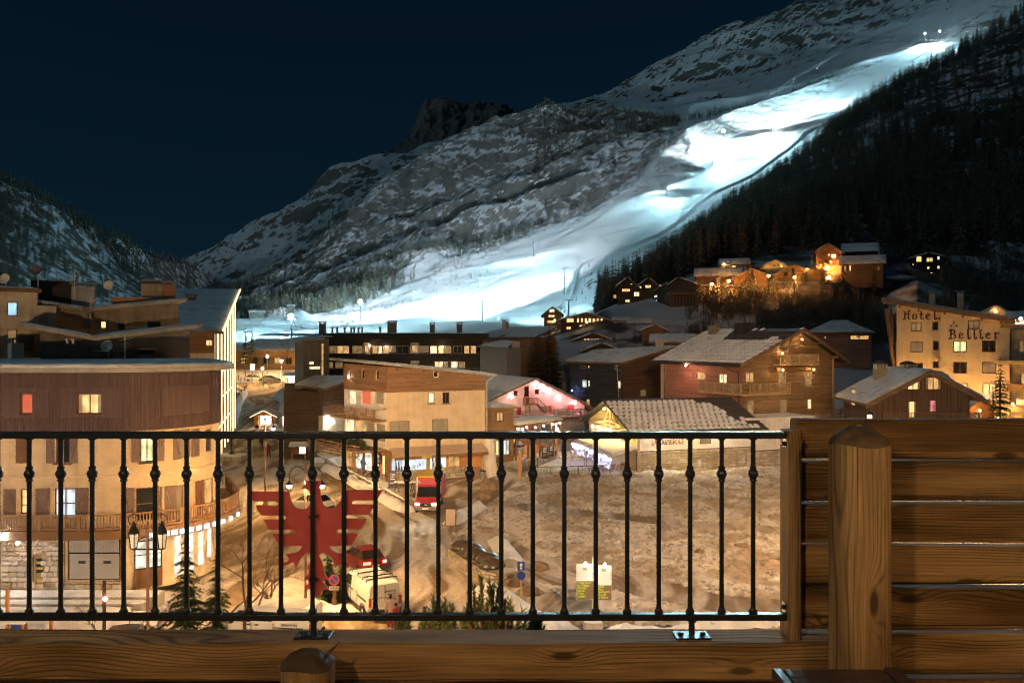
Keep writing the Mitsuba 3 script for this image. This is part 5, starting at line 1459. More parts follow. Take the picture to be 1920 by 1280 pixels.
# ---------------------------------------------------------------- right chalet
RC = thing('brown_chalet', 'dark brown boarded chalet with a blue snow slab roof and two big gable windows', 'chalet')
F = Fac(RC, (1632, 96), (1818, 95), 'siding_upright')
um = F.uz(1735, 690)[0]
zt, zl, zr, zw = F.uz(1735, 698)[1], F.uz(1660, 737)[1], F.uz(1818, 741)[1], F.uz(1735, 790)[1]
for r, lt, m in (((1698, 706, 1727, 731), 'warm', 1), ((1735, 706, 1766, 731), 'soft', 1), ((1702, 751, 1719, 784), 'warm', 0), ((1742, 749, 1757, 773), 'pink', 0)):
    F.win(r, lt, mull=m, frame='frame_brown', fw=.1, curtain=True)
slp = lambda u: zl + (zt - zl) * (u - F.uz(1660, 737)[0]) / (um - F.uz(1660, 737)[0])
z0_ = slp(0)
F.wall([(0, 0), (F.len, 0), (F.len, zr), (um, zt), (0, z0_)])
core(F, 9, 0, min(z0_, zr) - .3, 'siding_dark')
put(RC, 'centre_post', F.box(F.uz(1728, 710)[0], F.uz(1734, 710)[0], .0, .3, F.uz(1731, 733)[1], zt - .2), 'wood_brown')
k, Lp, Rp = gable_roof(F, um, z0_, zr, zt, 10, .9, 1.4, .26, 'beam_wood', .32, 'snow_roof', .4, holes=.10, ohr=1.4)
put(k, 'barge_board', cat(F.to(slab([(-.9, 1.5, Lp[0][2] + .02), (um, 1.5, Lp[1][2] + .02), (um, 1.4, Lp[1][2] + .02), (-.9, 1.4, Lp[0][2] + .02)], .55)), F.to(slab([(um, 1.5, Rp[0][2] + .02), (F.len + 1.4, 1.5, Rp[1][2] + .02), (F.len + 1.4, 1.4, Rp[1][2] + .02), (um, 1.4, Rp[0][2] + .02)], .55))), 'beam_wood')
F.railing(F.uz(1648, 780)[0], F.uz(1826, 780)[0], F.uz(1735, 792)[1], 1.5, 1.25, .15, 'wood_balcony')
SW_ = Fac(RC, (1582, 105.5), (1632, 96), 'siding_dark')
SW_.win((1594, 729, 1603, 760), 'soft', mull=0), SW_.win((1612, 736, 1622, 745), 'soft', mull=0)
SW_.wall([(0, 0), (SW_.len, 0), (SW_.len, z0_ - .1), (0, z0_ - .1)])
put(k, 'roof_hump', F.to(cat(snow_on([(um + 1, -5, zt - .2), (um + 5, -5, zt - 1.0), (um + 5, -9.5, zt - 1.0), (um + 1, -9.5, zt - .2)], .7, .4, .1, 15))), 'snow_roof', smooth=True)
for u, w_ in ((um - 2.6, -7), (um + .2, -6)):
    c = thing('chimney_hood', 'snow capped stone chimney with open arches on the brown chalet roof' if u < um - 1 else 'smaller hooded chimney right of the arched one on the brown chalet roof', 'chimney')
    put(c, 'stack', F.box(u - .7, u + .7, w_ - .5, w_ + .5, zt - 1.6, zt + .25), 'stone_tan')
    put(c, 'pier', cat(*[F.box(u + d - .07, u + d + .07, w_ - .5, w_ + .5, zt + .25, zt + .75) for d in (-.6, -.2, .2, .6)]), 'stone_pale')
    put(c, 'hood', F.to(mv(lathe([(.95, 0), (.9, .12), (.6, .3), (.2, .4)], 10), (u, w_, zt + .75))), 'roof_slate')

# ---------------------------------------------------------------- gold hotel with broken-script lettering
HT = thing('hotel', 'tall gold lit plaster hotel with dark script lettering and a long sloping eave', 'hotel')
H1, H2 = Fac(HT, (1681, 141), (1764, 138), 'plaster_gold'), Fac(HT, (1764, 137.2), (1893, 132), 'plaster_gold')
for r, lt, m in (((1708, 604, 1728, 621), 'dim', 1), ((1748, 603, 1759, 619), None, 0), ((1707, 640, 1731, 660), 'dim', 1), ((1749, 639, 1760, 656), None, 0), ((1749, 677, 1760, 690), None, 0), ((1707, 680, 1731, 700), None, 1), ((1707, 720, 1731, 740), None, 1)):
    H1.win(r, lt, mull=m, frame='frame_brown', fw=.14)
zt1, zt2 = H1.uz(1681, 571)[1], H1.uz(1764, 586)[1]
H1.wall([(0, 0), (H1.len, 0), (H1.len, zt2), (0, zt1)])
for r, lt, m in (((1815, 600, 1837, 618), 'dim', 1), ((1787, 639, 1813, 660), 'green', 1), ((1841, 638, 1867, 660), None, 1), ((1787, 678, 1813, 700), None, 1), ((1841, 678, 1868, 700), 'dim', 1), ((1842, 718, 1868, 742), 'warm', 1), ((1790, 718, 1815, 742), 'warm', 1)):
    H2.win(r, lt, mull=m, frame='frame_brown', fw=.16)
z3, z4 = H2.uz(1764, 583)[1], H2.uz(1893, 604)[1]
H2.wall([(0, 0), (H2.len, 0), (H2.len, z4), (0, z3)])
core(H1, 10, 0, zt2 - .5, 'plaster_gold'), core(H2, 10, 0, z4 - .3, 'plaster_gold')
shed_roof(HT, [H1.at(-2.2, 1.2, H1.uz(1657, 561)[1] + .25), H2.at(H2.len + .8, 1.6, H2.uz(1900, 600)[1] + .2), H2.at(H2.len + .8, -11, H2.uz(1900, 600)[1] + .2), H1.at(-2.2, -11, H1.uz(1657, 561)[1] + .25)], .75, 'beam_wood', .2, res=.9)
put(HT, 'eave_strut', cat(tube([H1.at(-1.6, .2, zt1 - .6), H1.at(-.2, .1, zt1 - 12)], .3, 6), tube([H1.at(-1.0, -2, zt1 - .6), H1.at(-.2, -2, zt1 - 12)], .25, 6)), 'wood_brown')
for F_, us in ((H1, (.5, 3.3)), (H2, (.6, 3.2, 5.8, 8.4, 10.4))):
    for u in us:
        zt = (zt1 + (zt2 - zt1) * u / H1.len) if F_ is H1 else z3 + (z4 - z3) * u / H2.len
        put(HT, 'rafter_end', F_.box(u - .13, u + .13, 0, .9, zt - .45, zt - .12), 'wood_brown')
u, z = H1.uz(1693, 599)
put(HT, 'lettering', on_face(H1, letters('Hotel.', 1.35, blackletter=True, depth=.05), u, z, .01), 'print_brown')
u, z = H2.uz(1779, 635)
put(HT, 'lettering', on_face(H2, letters('Bellier', 1.40, blackletter=True, depth=.05), u, z, .01), 'print_brown')
st = lambda r: sg.Polygon([(r * (1 if i % 2 == 0 else .42) * math.sin(math.pi * i / 5), r * (1 if i % 2 == 0 else .42) * math.cos(math.pi * i / 5)) for i in range(10)])
put(HT, 'star', cat(*[on_face(H2, extrude(st(.24), .05), *H2.uz(*q), .01) for q in ((1788, 605), (1783, 611), (1794, 611))]), 'print_brown')
k = put(HT, 'balcony', H1.box(H1.uz(1748, 670)[0], H1.uz(1762, 670)[0], .0, .5, H1.uz(1755, 673)[1], H1.uz(1755, 672)[1]), 'wood_pale')
put(k, 'slat', cat([H1.box(u, u + .06, .45, .5, H1.uz(1755, 672)[1], H1.uz(1755, 657)[1]) for u in np.arange(H1.uz(1748, 670)[0], H1.uz(1762, 670)[0], .16)]), 'wood_pale', kind='stuff')
for px, py in ((1742, 549), (1796, 551)):
    chimney(HT, H2, H2.uz(px, py)[0], -4, H2.uz(px, 590)[1], H2.uz(px, 548)[1] - H2.uz(px, 590)[1], 'stone_tan', .45)
PB = thing('hotel_porch', 'low gabled carved porch with a lit name board beside the gold hotel', 'porch')
F = Fac(PB, (1815, 125), (1862, 125), 'siding_gold')
F.wall([(0, 0), (F.len, 0), (F.len, F.uz(1840, 765)[1]), (F.len / 2, F.uz(1840, 746)[1]), (0, F.uz(1840, 765)[1])], mat='wood_orange')
gable_roof(F, F.len / 2, F.uz(1840, 765)[1], F.uz(1840, 765)[1], F.uz(1840, 746)[1], 4, .6, .5, .15, 'beam_wood', .2, res=.4)
put(PB, 'name_board', on_face(F, letters('Bellier', .62, blackletter=True, depth=.08), F.uz(1822, 745)[0], F.uz(1822, 746)[1], .9), 'lit_pane', emit=(1.5, 1.2, .7), weight=.1)
put(PB, 'sign', F.box(F.uz(1822, 780)[0], F.uz(1840, 780)[0], .0, .1, F.uz(1830, 785)[1], F.uz(1830, 776)[1]), 'sign_white')
for F_, u, w_, z, pw in ((H2, 2.0, 4.5, 3.0, 150), (H2, 8.5, 4.5, 3.0, 170), (H1, 1.5, 5.0, 5.0, 160)):
    bulb(HT, 'uplight', F_.at(u, w_, z), .15, (1.0, .54, .17), pw, .8)
bulb(HT, 'eave_lamp', H2.at(H2.len + 1.5, 1.0, H2.uz(1893, 598)[1]), .22, WARM, 14, .5)
bulb(PB, 'porch_lamp', F.at(1.2, 1.0, F.uz(1840, 768)[1]), .12, AMBER, 7, .5)
EH = thing('edge_house', 'grey plaster house with a lit balcony cut off by the right edge', 'house')
F = Fac(EH, (1893, 132.5), (2050, 120), 'plaster_grey')
F.win((1910, 638, 1926, 660), 'dim', mull=1), F.win((1913, 700, 1940, 730), 'soft', mull=1), F.win((1903, 748, 1930, 770), 'warm', mull=1)
F.wall([(0, 0), (F.len, 0), (F.len, F.uz(1900, 618)[1]), (0, F.uz(1900, 618)[1])])
core(F, 8, 0, F.uz(1900, 620)[1], 'plaster_grey')
shed_roof(EH, [F.at(-1, 1.2, F.uz(1900, 612)[1] + .2), F.at(F.len, 1.2, F.uz(1900, 612)[1] + .2), F.at(F.len, -8, F.uz(1900, 612)[1] + 1.5), F.at(-1, -8, F.uz(1900, 612)[1] + 1.5)], .4, 'beam_wood', .25)
put(EH, 'canopy', cat(F.box(-.8, F.len, 0, 2.5, F.uz(1900, 682)[1], F.uz(1900, 675)[1]), F.box(-.5, F.len, 0, 3, F.uz(1900, 768)[1], F.uz(1900, 758)[1])), 'wood_pale')
put(EH, 'balcony', F.box(.9, F.len, 0, 1.6, F.uz(1900, 732)[1], F.uz(1900, 718)[1]), 'wood_brown')
bulb(EH, 'lamp', F.at(2.2, 2.0, F.uz(1905, 755)[1]), .12, AMBER, 12, .5)

# ---------------------------------------------------------------- chalets on the hillside and houses farther off
def square_on(A, B):
    """B's distance for a front that looks straight down to the balcony."""
    t = math.atan(((A[0] + B[0]) / 2 - CX) / FOC)
    v = np.array([math.sin(t), math.cos(t)])
    ray = lambda px: np.array([(px - CX) / FOC, 1.0])
    return B[0], A[1] * (ray(A[0]) @ v) / (ray(B[0]) @ v)


def chalet(name, label, A, B, base, eaves, peak, dep, mat, wins=(), cat_='chalet', oh=.8, og=1.0, snow=.3, grid=None, low=None, frame='frame_brown', lampmat=None):
    h = thing(name, label, cat_)
    F = Fac(h, A, square_on(A, B), mat)
    xm = (A[0] + B[0]) / 2
    zl, zr = F.uz(A[0], eaves[0])[1], F.uz(B[0], eaves[1])[1]
    um, zp = F.uz(*peak)
    zb = F.uz(xm, base)[1]
    for r, lt in wins:
        F.win(r, lt, mull=1 if r[2] - r[0] > 7 else 0, frame=frame, fw=.1)
    if grid:
        y0, y1, n, x0, x1, lts = grid
        for i in range(n):
            c0, c1 = x0 + (x1 - x0) * (i + .15) / n, x0 + (x1 - x0) * (i + .85) / n
            F.win((c0, y0, c1, y1), lts[i % len(lts)], mull=0, frame=frame, fw=.1)
    F.wall([(0, zb), (F.len, zb), (F.len, zr), (um, zp), (0, zl)])
    core(F, dep, zb, min(zl, zr) - .2, mat)
    gable_roof(F, um, zl, zr, zp, dep, oh, og, .22, 'beam_wood', snow, res=.8)
    return h, F


def longhouse(name, label, A, B, base, eave, ridge, dep, mat, wins=(), cat_='chalet', snow=.3, oh=.8, hip=0.0, frame='frame_brown'):
    h = thing(name, label, cat_)
    F = Fac(h, A, square_on(A, B), mat)
    xm = (A[0] + B[0]) / 2
    zb, ze = F.uz(xm, base)[1], F.uz(xm, eave)[1]
    zr = EYE[2] - (ridge - CY) / FOC * (A[1] + dep / 2)
    for r, lt in wins:
        F.win(r, lt, mull=1 if r[2] - r[0] > 7 else 0, frame=frame, fw=.1)
    F.wall([(0, zb), (F.len, zb), (F.len, ze), (0, ze)])
    core(F, dep, zb, ze - .1, mat)
    put(h, 'gable', F.to(cat([hull([(u, 0, ze), (u, -dep, ze), (u, -dep / 2, zr - .2), (u + .2, 0, ze), (u + .2, -dep, ze), (u + .2, -dep / 2, zr - .2)]) for u in (hip * .9 + .05, F.len - .25 - hip * .9)])), mat)
    sl = (zr - ze) / (dep / 2)
    shed_roof(h, [F.at(-oh, oh, ze - sl * oh + .2), F.at(F.len + oh, oh, ze - sl * oh + .2), F.at(F.len + oh * (1 - (hip > 0)) - hip, -dep / 2, zr + .2), F.at(-oh * (1 - (hip > 0)) + hip, -dep / 2, zr + .2)], .22, 'beam_wood', snow, res=.9)
    shed_roof(h, [F.at(-oh * (1 - (hip > 0)) + hip, -dep / 2, zr + .2), F.at(F.len + oh * (1 - (hip > 0)) - hip, -dep / 2, zr + .2), F.at(F.len + oh, -dep - oh, ze - sl * oh + .2), F.at(-oh, -dep - oh, ze - sl * oh + .2)], .22, 'beam_wood', snow, res=.9)
    return h, F


h, F = chalet('lit_lodge', 'big lodge with rows of glowing windows at the foot of the ski run', (1052, 222), (1148, 219), 668, (600, 604), (1101, 587), 16, 'siding_dark',
              [((1062, 596, 1076, 605), 'warm'), ((1062, 612, 1071, 618), 'warm'), ((1083, 622, 1090, 629), 'pale'), ((1102, 620, 1118, 628), 'warm'), ((1130, 620, 1138, 627), 'warm')], 'lodge', grid=(596, 605, 7, 1080, 1132, ('warm', 'pale', 'warm', 'hot')))
F.holes = []
for i in range(6):
    F.win((1086 + i * 8, 609, 1092 + i * 8, 617), ('warm', 'hot', 'warm', 'pale')[i % 4], mull=0, proud=.03, hole=False)
for y in (606, 619, 631):
    put(h, 'balcony', F.box(F.uz(1060, y)[0], F.uz(1142, y)[0], 0, 1.2, F.uz(1100, y)[1] - .12, F.uz(1100, y)[1] + .02), 'wood_brown')
chalet('lit_lodge', 'left wing of the glowing lodge with a lit balcony in its narrow gable', (1020, 236), (1052, 231), 668, (589, 588), (1036, 576), 20, 'siding_mid', [((1030, 579, 1040, 586), 'pale'), ((1028, 590, 1040, 595), 'warm'), ((1026, 600, 1042, 606), 'warm'), ((1030, 612, 1044, 618), 'warm'), ((1034, 622, 1048, 628), 'soft')], 'lodge')
longhouse('lit_lodge', 'pale blank walled block of the lodge glowing yellow green at its foot', (1150, 217), (1181, 215), 668, 602, 596, 10, 'plaster_cream', cat_='lodge', oh=.4)
longhouse('lit_lodge', 'block with stacked balconies right of the pale blank lodge wall', (1181, 214), (1218, 213), 668, 606, 599, 9, 'siding_mid', [((1184, 614, 1190, 620), 'soft'), ((1194, 614, 1200, 620), None), ((1184, 624, 1190, 630), 'soft'), ((1196, 624, 1203, 630), 'dim'), ((1182, 635, 1196, 642), 'warm'), ((1200, 635, 1214, 642), 'pale')], 'lodge')
chalet('low_chalet', 'low dark gable with one row of lit windows before the glowing lodge', (1078, 204), (1146, 203), 668, (638, 638), (1112, 625), 9, 'siding_dark', grid=(634, 641, 6, 1094, 1131, ('warm', 'hot', 'pale')))
chalet('low_chalet', 'dark unlit gable edged with snow behind the dark house roof', (1092, 178), (1166, 177), 700, (659, 660), (1128, 644), 9, 'siding_black', [((1121, 652, 1131, 660), None)])
chalet('twin_chalet', 'left one of two joined stone and timber chalets with an arched lit window', (1158, 236), (1198, 234), 590, (536, 540), (1177, 521), 12, 'siding_dark', [((1182, 531, 1186, 534), 'warm'), ((1166, 541, 1182, 547), 'warm'), ((1188, 547, 1199, 556), 'pale'), ((1172, 561, 1181, 567), 'warm'), ((1150, 552, 1156, 560), 'soft')])
chalet('twin_chalet', 'right one of two joined stone and timber chalets under a broken roofline', (1196, 236), (1240, 235), 590, (537, 541), (1216, 522), 12, 'siding_dark', [((1198, 536, 1203, 541), 'warm'), ((1209, 534, 1221, 540), 'warm'), ((1235, 534, 1240, 538), 'hot')])
h, F = chalet('tall_chalet', 'tall timber chalet on high posts above the lodge, amber lit on its right', (1256, 226), (1306, 231), 612, (533, 534), (1272, 521), 13, 'siding_upright')
put(h, 'post', cat(*[F.box(u, u + .25, .3, .6, F.uz(1280, 605)[1], F.uz(1280, 552)[1]) for u in np.linspace(0, F.len - .3, 9)]), 'wood_balcony')
put(h, 'deck', F.box(-.5, F.len + .6, -.2, 1.2, F.uz(1280, 552)[1], F.uz(1280, 548)[1]), 'wood_balcony')
W = Fac(h, (1222, 236), (1256, 226), 'siding_black')
W.win((1226, 553, 1232, 558), 'cool', mull=0), W.win((1226, 561, 1232, 566), 'cool', mull=0)
W.wall([(0, W.uz(1240, 600)[1]), (W.len, W.uz(1240, 600)[1]), (W.len, F.uz(1256, 533)[1]), (0, F.uz(1256, 545)[1])])
shed_roof(h, [W.at(-1, .6, F.uz(1256, 546)[1]), W.at(W.len, .6, F.uz(1256, 531)[1] + .4), F.at(.2, -9, F.uz(1256, 531)[1] + .4), W.at(-1, -7, F.uz(1256, 546)[1])], .2, 'beam_wood', .25)
longhouse('hill_chalet', 'long dark hillside chalet with a grey snow roof left of the amber street lamp', (1306, 243), (1394, 241), 575, 516, 504, 9, 'siding_dark', [((1345, 519, 1352, 526), 'dim'), ((1372, 519, 1378, 526), 'dim')])
chalet('hill_chalet', 'brown unlit hillside gable right of the long dark chalet', (1376, 240), (1440, 238), 575, (521, 517), (1409, 505), 10, 'siding_mid', [((1408, 508, 1413, 520), None)])
h, F = chalet('gold_chalet', 'gable glowing gold above the other hillside chalets', (1424, 258), (1479, 257), 540, (502, 500), (1455, 488), 10, 'siding_gold', [((1450, 496, 1454, 500), None), ((1458, 496, 1462, 500), None)])
bulb(h, 'lamp', F.at(F.len * .3, 2.0, F.uz(1450, 500)[1]), .15, AMBER, 12, .4), bulb(h, 'lamp', F.at(F.len * .75, 2.0, F.uz(1450, 500)[1]), .15, AMBER, 10, .4)
h, F = chalet('hill_chalet', 'hillside gable with an amber lit long right flank', (1452, 241), (1548, 237), 570, (517, 511), (1486, 498), 11, 'siding_warm', [((1470, 510, 1476, 517), None), ((1484, 502, 1490, 520), None)])
bulb(h, 'lamp', F.at(F.uz(1513, 505)[0], .8, F.uz(1513, 505)[1]), .2, SODIUM, 22, .6)
h, F = longhouse('hill_chalet', 'small bright lit chalet highest left among the amber lamps', (1352, 264), (1402, 263), 540, 495, 486, 8, 'siding_gold', [((1372, 497, 1380, 503), 'warm')])
bulb(h, 'lamp', F.at(1.0, 1.6, F.uz(1360, 496)[1]), .2, AMBER, 20, .5)
chalet('hill_chalet', 'tall gable half hidden by a tree at the upper right of the amber street', (1530, 246), (1578, 243), 550, (473, 473), (1553, 458), 12, 'siding_mid', [((1558, 476, 1568, 484), 'hot'), ((1555, 488, 1561, 494), 'warm'), ((1552, 475, 1556, 480), 'warm')])
longhouse('hill_chalet', 'upper snow roofed wing right of the tall gable', (1582, 249), (1642, 247), 520, 470, 458, 9, 'siding_dark')
longhouse('hill_chalet', 'lower snow roofed wing with tall lit panes right of the tall gable', (1578, 238), (1656, 236), 540, 493, 481, 8, 'siding_dark', [((1582, 498, 1587, 510), 'soft'), ((1592, 497, 1596, 508), 'warm'), ((1645, 500, 1650, 506), 'dim')])
chalet('lone_chalet', 'lone chalet with arched lit windows among dark trees at the upper right', (1708, 262), (1770, 260), 540, (485, 482), (1742, 475), 11, 'siding_black', [((1718, 480, 1728, 491), 'warm'), ((1737, 483, 1749, 491), 'warm'), ((1757, 480, 1762, 487), 'pale'), ((1738, 499, 1743, 505), 'warm'), ((1757, 498, 1762, 504), 'warm'), ((1744, 510, 1749, 515), 'warm'), ((1710, 494, 1714, 498), 'soft')])
longhouse('hip_house', 'wide red brown house with a blue hipped snow roof left of the hotel', (1515, 186), (1634, 184), 690, 622, 603, 14, 'siding_red', [((1594, 628, 1630, 637), 'soft'), ((1606, 626, 1612, 632), None), ((1545, 630, 1549, 635), 'soft')], 'house', hip=5.0)
h, F = chalet('back_chalet', 'pale gable with a snow roof showing above the low end of the hotel eave', (1838, 180), (1893, 177), 640, (590, 588), (1868, 574), 12, 'plaster_gold', [((1862, 581, 1872, 588), 'warm')])
bulb(h, 'lamp', F.at(F.len * .5, 1.2, F.uz(1868, 582)[1]), .15, AMBER, 10, .4)
longhouse('back_chalet', 'snow roof glowing at the right edge beyond the hotel', (1893, 172), (1990, 172), 640, 596, 586, 10, 'plaster_gold', cat_='chalet')
h, F = longhouse('blue_roof_house', 'dark house with thin blue snow roof and pale chimneys behind the wooden chalet', (1224, 168), (1300, 166), 700, 641, 628, 12, 'siding_dark', cat_='house')
for px in (1233, 1241):
    put(h, 'chimney', F.box(F.uz(px, 650)[0] - .4, F.uz(px, 650)[0] + .35, .2, 1.0, F.uz(px, 662)[1], F.uz(px, 637)[1]), 'plaster_cream')
chalet('low_chalet', 'small brown gable half hidden behind the blue roofed house', (1204, 196), (1250, 195), 660, (620, 620), (1228, 610), 8, 'siding_mid')
# hamlet at the far foot of the run
longhouse('hamlet_house', 'far small house with a white snow roof at the foot of the run', (470, 520), (506, 522), 614, 603, 597, 12, 'plaster_cream', cat_='house')
longhouse('hamlet_house', 'far stone tower house behind the white roofed hamlet house', (467, 540), (496, 540), 612, 586, 582, 8, 'plaster_grey', cat_='house')
kn = []
a = np.linspace(0, 2 * math.pi, 26)[:-1]
for t in np.linspace(0, 1, 10):
    rd = 17 * (1 - t) ** .7 + .3
    c = P(551, 617, 545)
    nz = meshkit.fbm(np.stack([np.cos(a) * 2 + 4, np.sin(a) * 2, a * 0 + t * 3], -1), 3, 8)
    kn.append(np.stack([c[0] + 4 + rd * np.cos(a) * (.7 + .6 * nz), c[1] + rd * np.sin(a), c[2] - 2 + 13 * t + 2 * nz], 1))
structure('knoll', 'snowy rock knoll at the far foot of the run', loft(kn), 'snow')
longhouse('hamlet_house', 'far pale house on top of the snowy knoll', (540, 548), (551, 548), 590, 574, 571, 8, 'plaster_grey', cat_='house')

# lamps of the hillside street
for i, (px, py, d, pw) in enumerate(((1367, 527, 230, 170), (1441, 517, 228, 150), (1551, 502, 243, 200), (1554, 520, 239, 240), (1335, 532, 231, 80), (1490, 520, 227, 150))):
    p = P(px, py, d)
    k = thing('street_lamp', 'amber street lamp among the hillside chalets', 'street lamp', 'amber lamps of the hillside street')
    put(k, 'pole', tube([p - [0, 0, 8], p - [0, 0, .1], p + [0, 0, .25]], .09, 6), 'plastic_black')
    put(k, 'cap', lathe([(.5, .3), (.35, .5), (.05, .6)], 8, p), 'plastic_black')
    bulb(k, 'lamp', p, .28, (1.0, .42, .10), pw * 2.3, 1.6)
# lamps and lights of the lodge
for px, py, d, c, pw in ((1170, 640, 214, (.9, 1, .45), 30), (1040, 600, 228, WARM, 12), (1100, 604, 218, AMBER, 10)):
    k = thing('wall_lamp', {1170: 'yellow green floor lamp washing the blank lodge wall', 1040: 'warm lamp by the left wing of the lodge', 1100: 'warm lamp on the glowing lodge front'}[px], 'lamp')
    p = P(px, py, d)
    put(k, 'bracket', tube([p + [0, .2, -1.5], p + [0, .2, 0]], .08, 5), 'plastic_black')
    bulb(k, 'lamp', p, .2, c, pw, .5)

# ---------------------------------------------------------------- ski run: floodlights, lift pylons, cables, cabins, skiers
def mast(px, py, h, lamp, beams, label, r=1.0, d=1500.0):
    """A floodlight mast standing on the slope, its lamp head seen at pixel (px, py); each beam: (aim pixel or point, power, half angle, colour)."""
    b = surf(px, py, slope, d)
    for _ in range(6):
        b = surf(px, py + h * FOC / b[1], slope, d)
    p = b + [0, 0, h]
    k = thing('floodlight', label, 'floodlight')
    put(k, 'mast', tube([b - [0, 0, 2], p - [0, 0, .4]], [.35, .2], 6), 'tin_grey')
    put(k, 'crossbar', bx(p[0] - 1.6, p[0] + 1.6, p[1] - .15, p[1] + .15, p[2] - .6, p[2] - .35), 'tin_grey')
    if lamp:
        bulb(k, 'lamp', p + [0, -.6, .6], r, (.75, .95, 1.0), lamp, .3)
    for n, (aim, pw, cut, c) in enumerate(beams):
        aim = surf(*aim) if len(aim) == 2 else np.array(aim, float)
        spot(f'beam_{k}_{n}', p + [0, 0, 1.2] + (aim - p) / np.linalg.norm(aim - p) * (r + 1.0), aim, pw, c, cut, cut * .7, 1.5)
    return k


PALE = (.80, .92, 1.0)  # beams aimed off the run are added washes on crags, wood and village
mast(1357, 247, 16, 9000, [((1415, 292), 2.6e5, 48, ICE), (P(1200, 330, 1150), 2.6e5, 45, ICE)], 'bright floodlight on a mast at the left edge of the upper white run', 1.5)
mast(1446, 226, 16, 9000, [((1412, 268), 2.6e5, 38, ICE), ((1500, 225), 2.2e5, 40, ICE), (P(1380, 130, 2100), 2.6e5, 48, (.62, .90, 1.0)), (P(1660, 290, 600), 1.8e5, 36, ICE)], 'bright floodlight right of the other one, where the upper run narrows', 1.5)
mast(1336, 288, 15, 7000, [((1375, 318), 7e4, 45, ICE), (P(1120, 250, 1480), 4.5e5, 40, (.70, .95, 1.0))], 'lowest of the three bright floodlights beside the upper white run', 1.3)
mast(1734, 64, 18, 4000, [((1650, 140), 4e5, 45, ICE)], 'left one of two small floodlights at the very top of the run', 1.0, 1640)
mast(1761, 60, 18, 4000, [((1690, 112), 3e5, 45, ICE)], 'right one of two small floodlights at the very top of the run', 1.0, 1680)
mast(676, 597, 12, 5200, [((790, 592), 2.2e4, 50, ICE), ((640, 604), 2e4, 42, ICE), (P(700, 520, 1000), 1.0e5, 24, PALE)], 'bright floodlight beyond the roof of the apartment block', .85)
mast(546, 602, 10, 5200, [((610, 606), 4e4, 50, ICE), (P(551, 600, 545), 5e4, 40, ICE)], 'bright floodlight before the snowy knoll at the far left of the run', .85)
mast(1058, 503, 16, 0, [((985, 548), 6e4, 30, ICE), ((905, 580), 6e4, 14, ICE), ((35, 140, 8), 6e4, 20, ICE)], 'unlit looking mast at the upper right corner of the lower white run')
mast(1066, 560, 14, 0, [((960, 570), 5e4, 30, ICE)], 'mast at the right edge of the lower white run')
mast(1232, 336, 14, 0, [((1310, 345), 1.6e4, 50, ICE), ((1215, 372), 1.4e4, 55, ICE)], 'thin mast at the bend of the run')
mast(1580, 190, 16, 0, [((1540, 208), 3e5, 40, ICE), ((1600, 170), 2.5e5, 50, ICE)], 'thin mast beside the narrow upper stretch of the run')
mast(1085, 390, 14, 0, [((1140, 425), 1.3e4, 50, ICE), (P(900, 350, 1250), 1.9e6, 40, PALE)], 'thin mast among white larches left of the middle run')
mast(1250, 345, 14, 0, [((1180, 400), 1.6e4, 50, ICE), ((1120, 450), 9e3, 40, ICE), (P(1420, 400, 480), 1.1e5, 32, ICE)], 'second thin mast near the bend of the run')
mast(905, 560, 12, 0, [((830, 600), 1.4e4, 42, ICE), (P(800, 420, 1250), 9.0e5, 30, PALE)], 'short mast on the lower left of the white run')
mast(1000, 452, 13, 0, [((1010, 490), 1e4, 50, ICE), ((940, 500), 1.2e4, 50, ICE)], 'mast on the bank above the lower white run')

for i, (px, py, d, h, lb) in enumerate(((652, 600, 450, 22, 'tall lattice headed lift pylon rising behind the apartment block roof'), (1072, 522, 620, 18, 'lift pylon between the lower white run and the lodge'), (1488, 150, 1500, 30, 'broad lift pylon on the ridge above the upper run'), (555, 610, 430, 12, 'low lift pylon at the far left foot of the run'), (1626, 145, 1450, 16, 'lift pylon beside the top stretch of the run'))):
    p = P(px, py, d)
    k = thing('lift_pylon', lb, 'lift pylon')
    put(k, 'mast', cat(tube([p - [.5, 0, h], p], [.45, .3], 6), tube([p - [-.8, 0, h], p], [.45, .3], 6)), 'tin_grey')
    put(k, 'crossarm', cat(bx(p[0] - 3.2, p[0] + 3.2, p[1] - .3, p[1] + .3, p[2] - .5, p[2]), *[bx(p[0] + s * 2.9 - .5, p[0] + s * 2.9 + .5, p[1] - 1.5, p[1] + 1.5, p[2] - 1.1, p[2] - .5) for s in (-1, 1)], tube([p - [0, 0, .2], p + [-1.5, 0, 3]], .15, 5), tube([p - [0, 0, .2], p + [1.0, 0, 2.4]], .15, 5)), 'tin_grey')
cables = []
for off in (-3.2, 3.2):
    pts = [P(652, 599, 450), P(770, 530, 640), P(900, 462, 820), P(1090, 390, 800), P(1240, 318, 960), P(1356, 240, 1110), P(1488, 148, 1500), P(1700, 20, 1900)]
    pp = []
    for a, b in zip(pts[:-1], pts[1:]):
        for t in np.linspace(0, 1, 8)[:-1]:
            pp.append(a * (1 - t) + b * t + [off, 0, -6 * t * (1 - t) * 4 * .5])
    k = thing('lift_cable', 'left strand of the lift cable rising over the slope' if off < 0 else 'right strand of the lift cable rising over the slope', 'cable')
    scene[k] = ply_of(tube(pp, .16, 4), 'chrome')
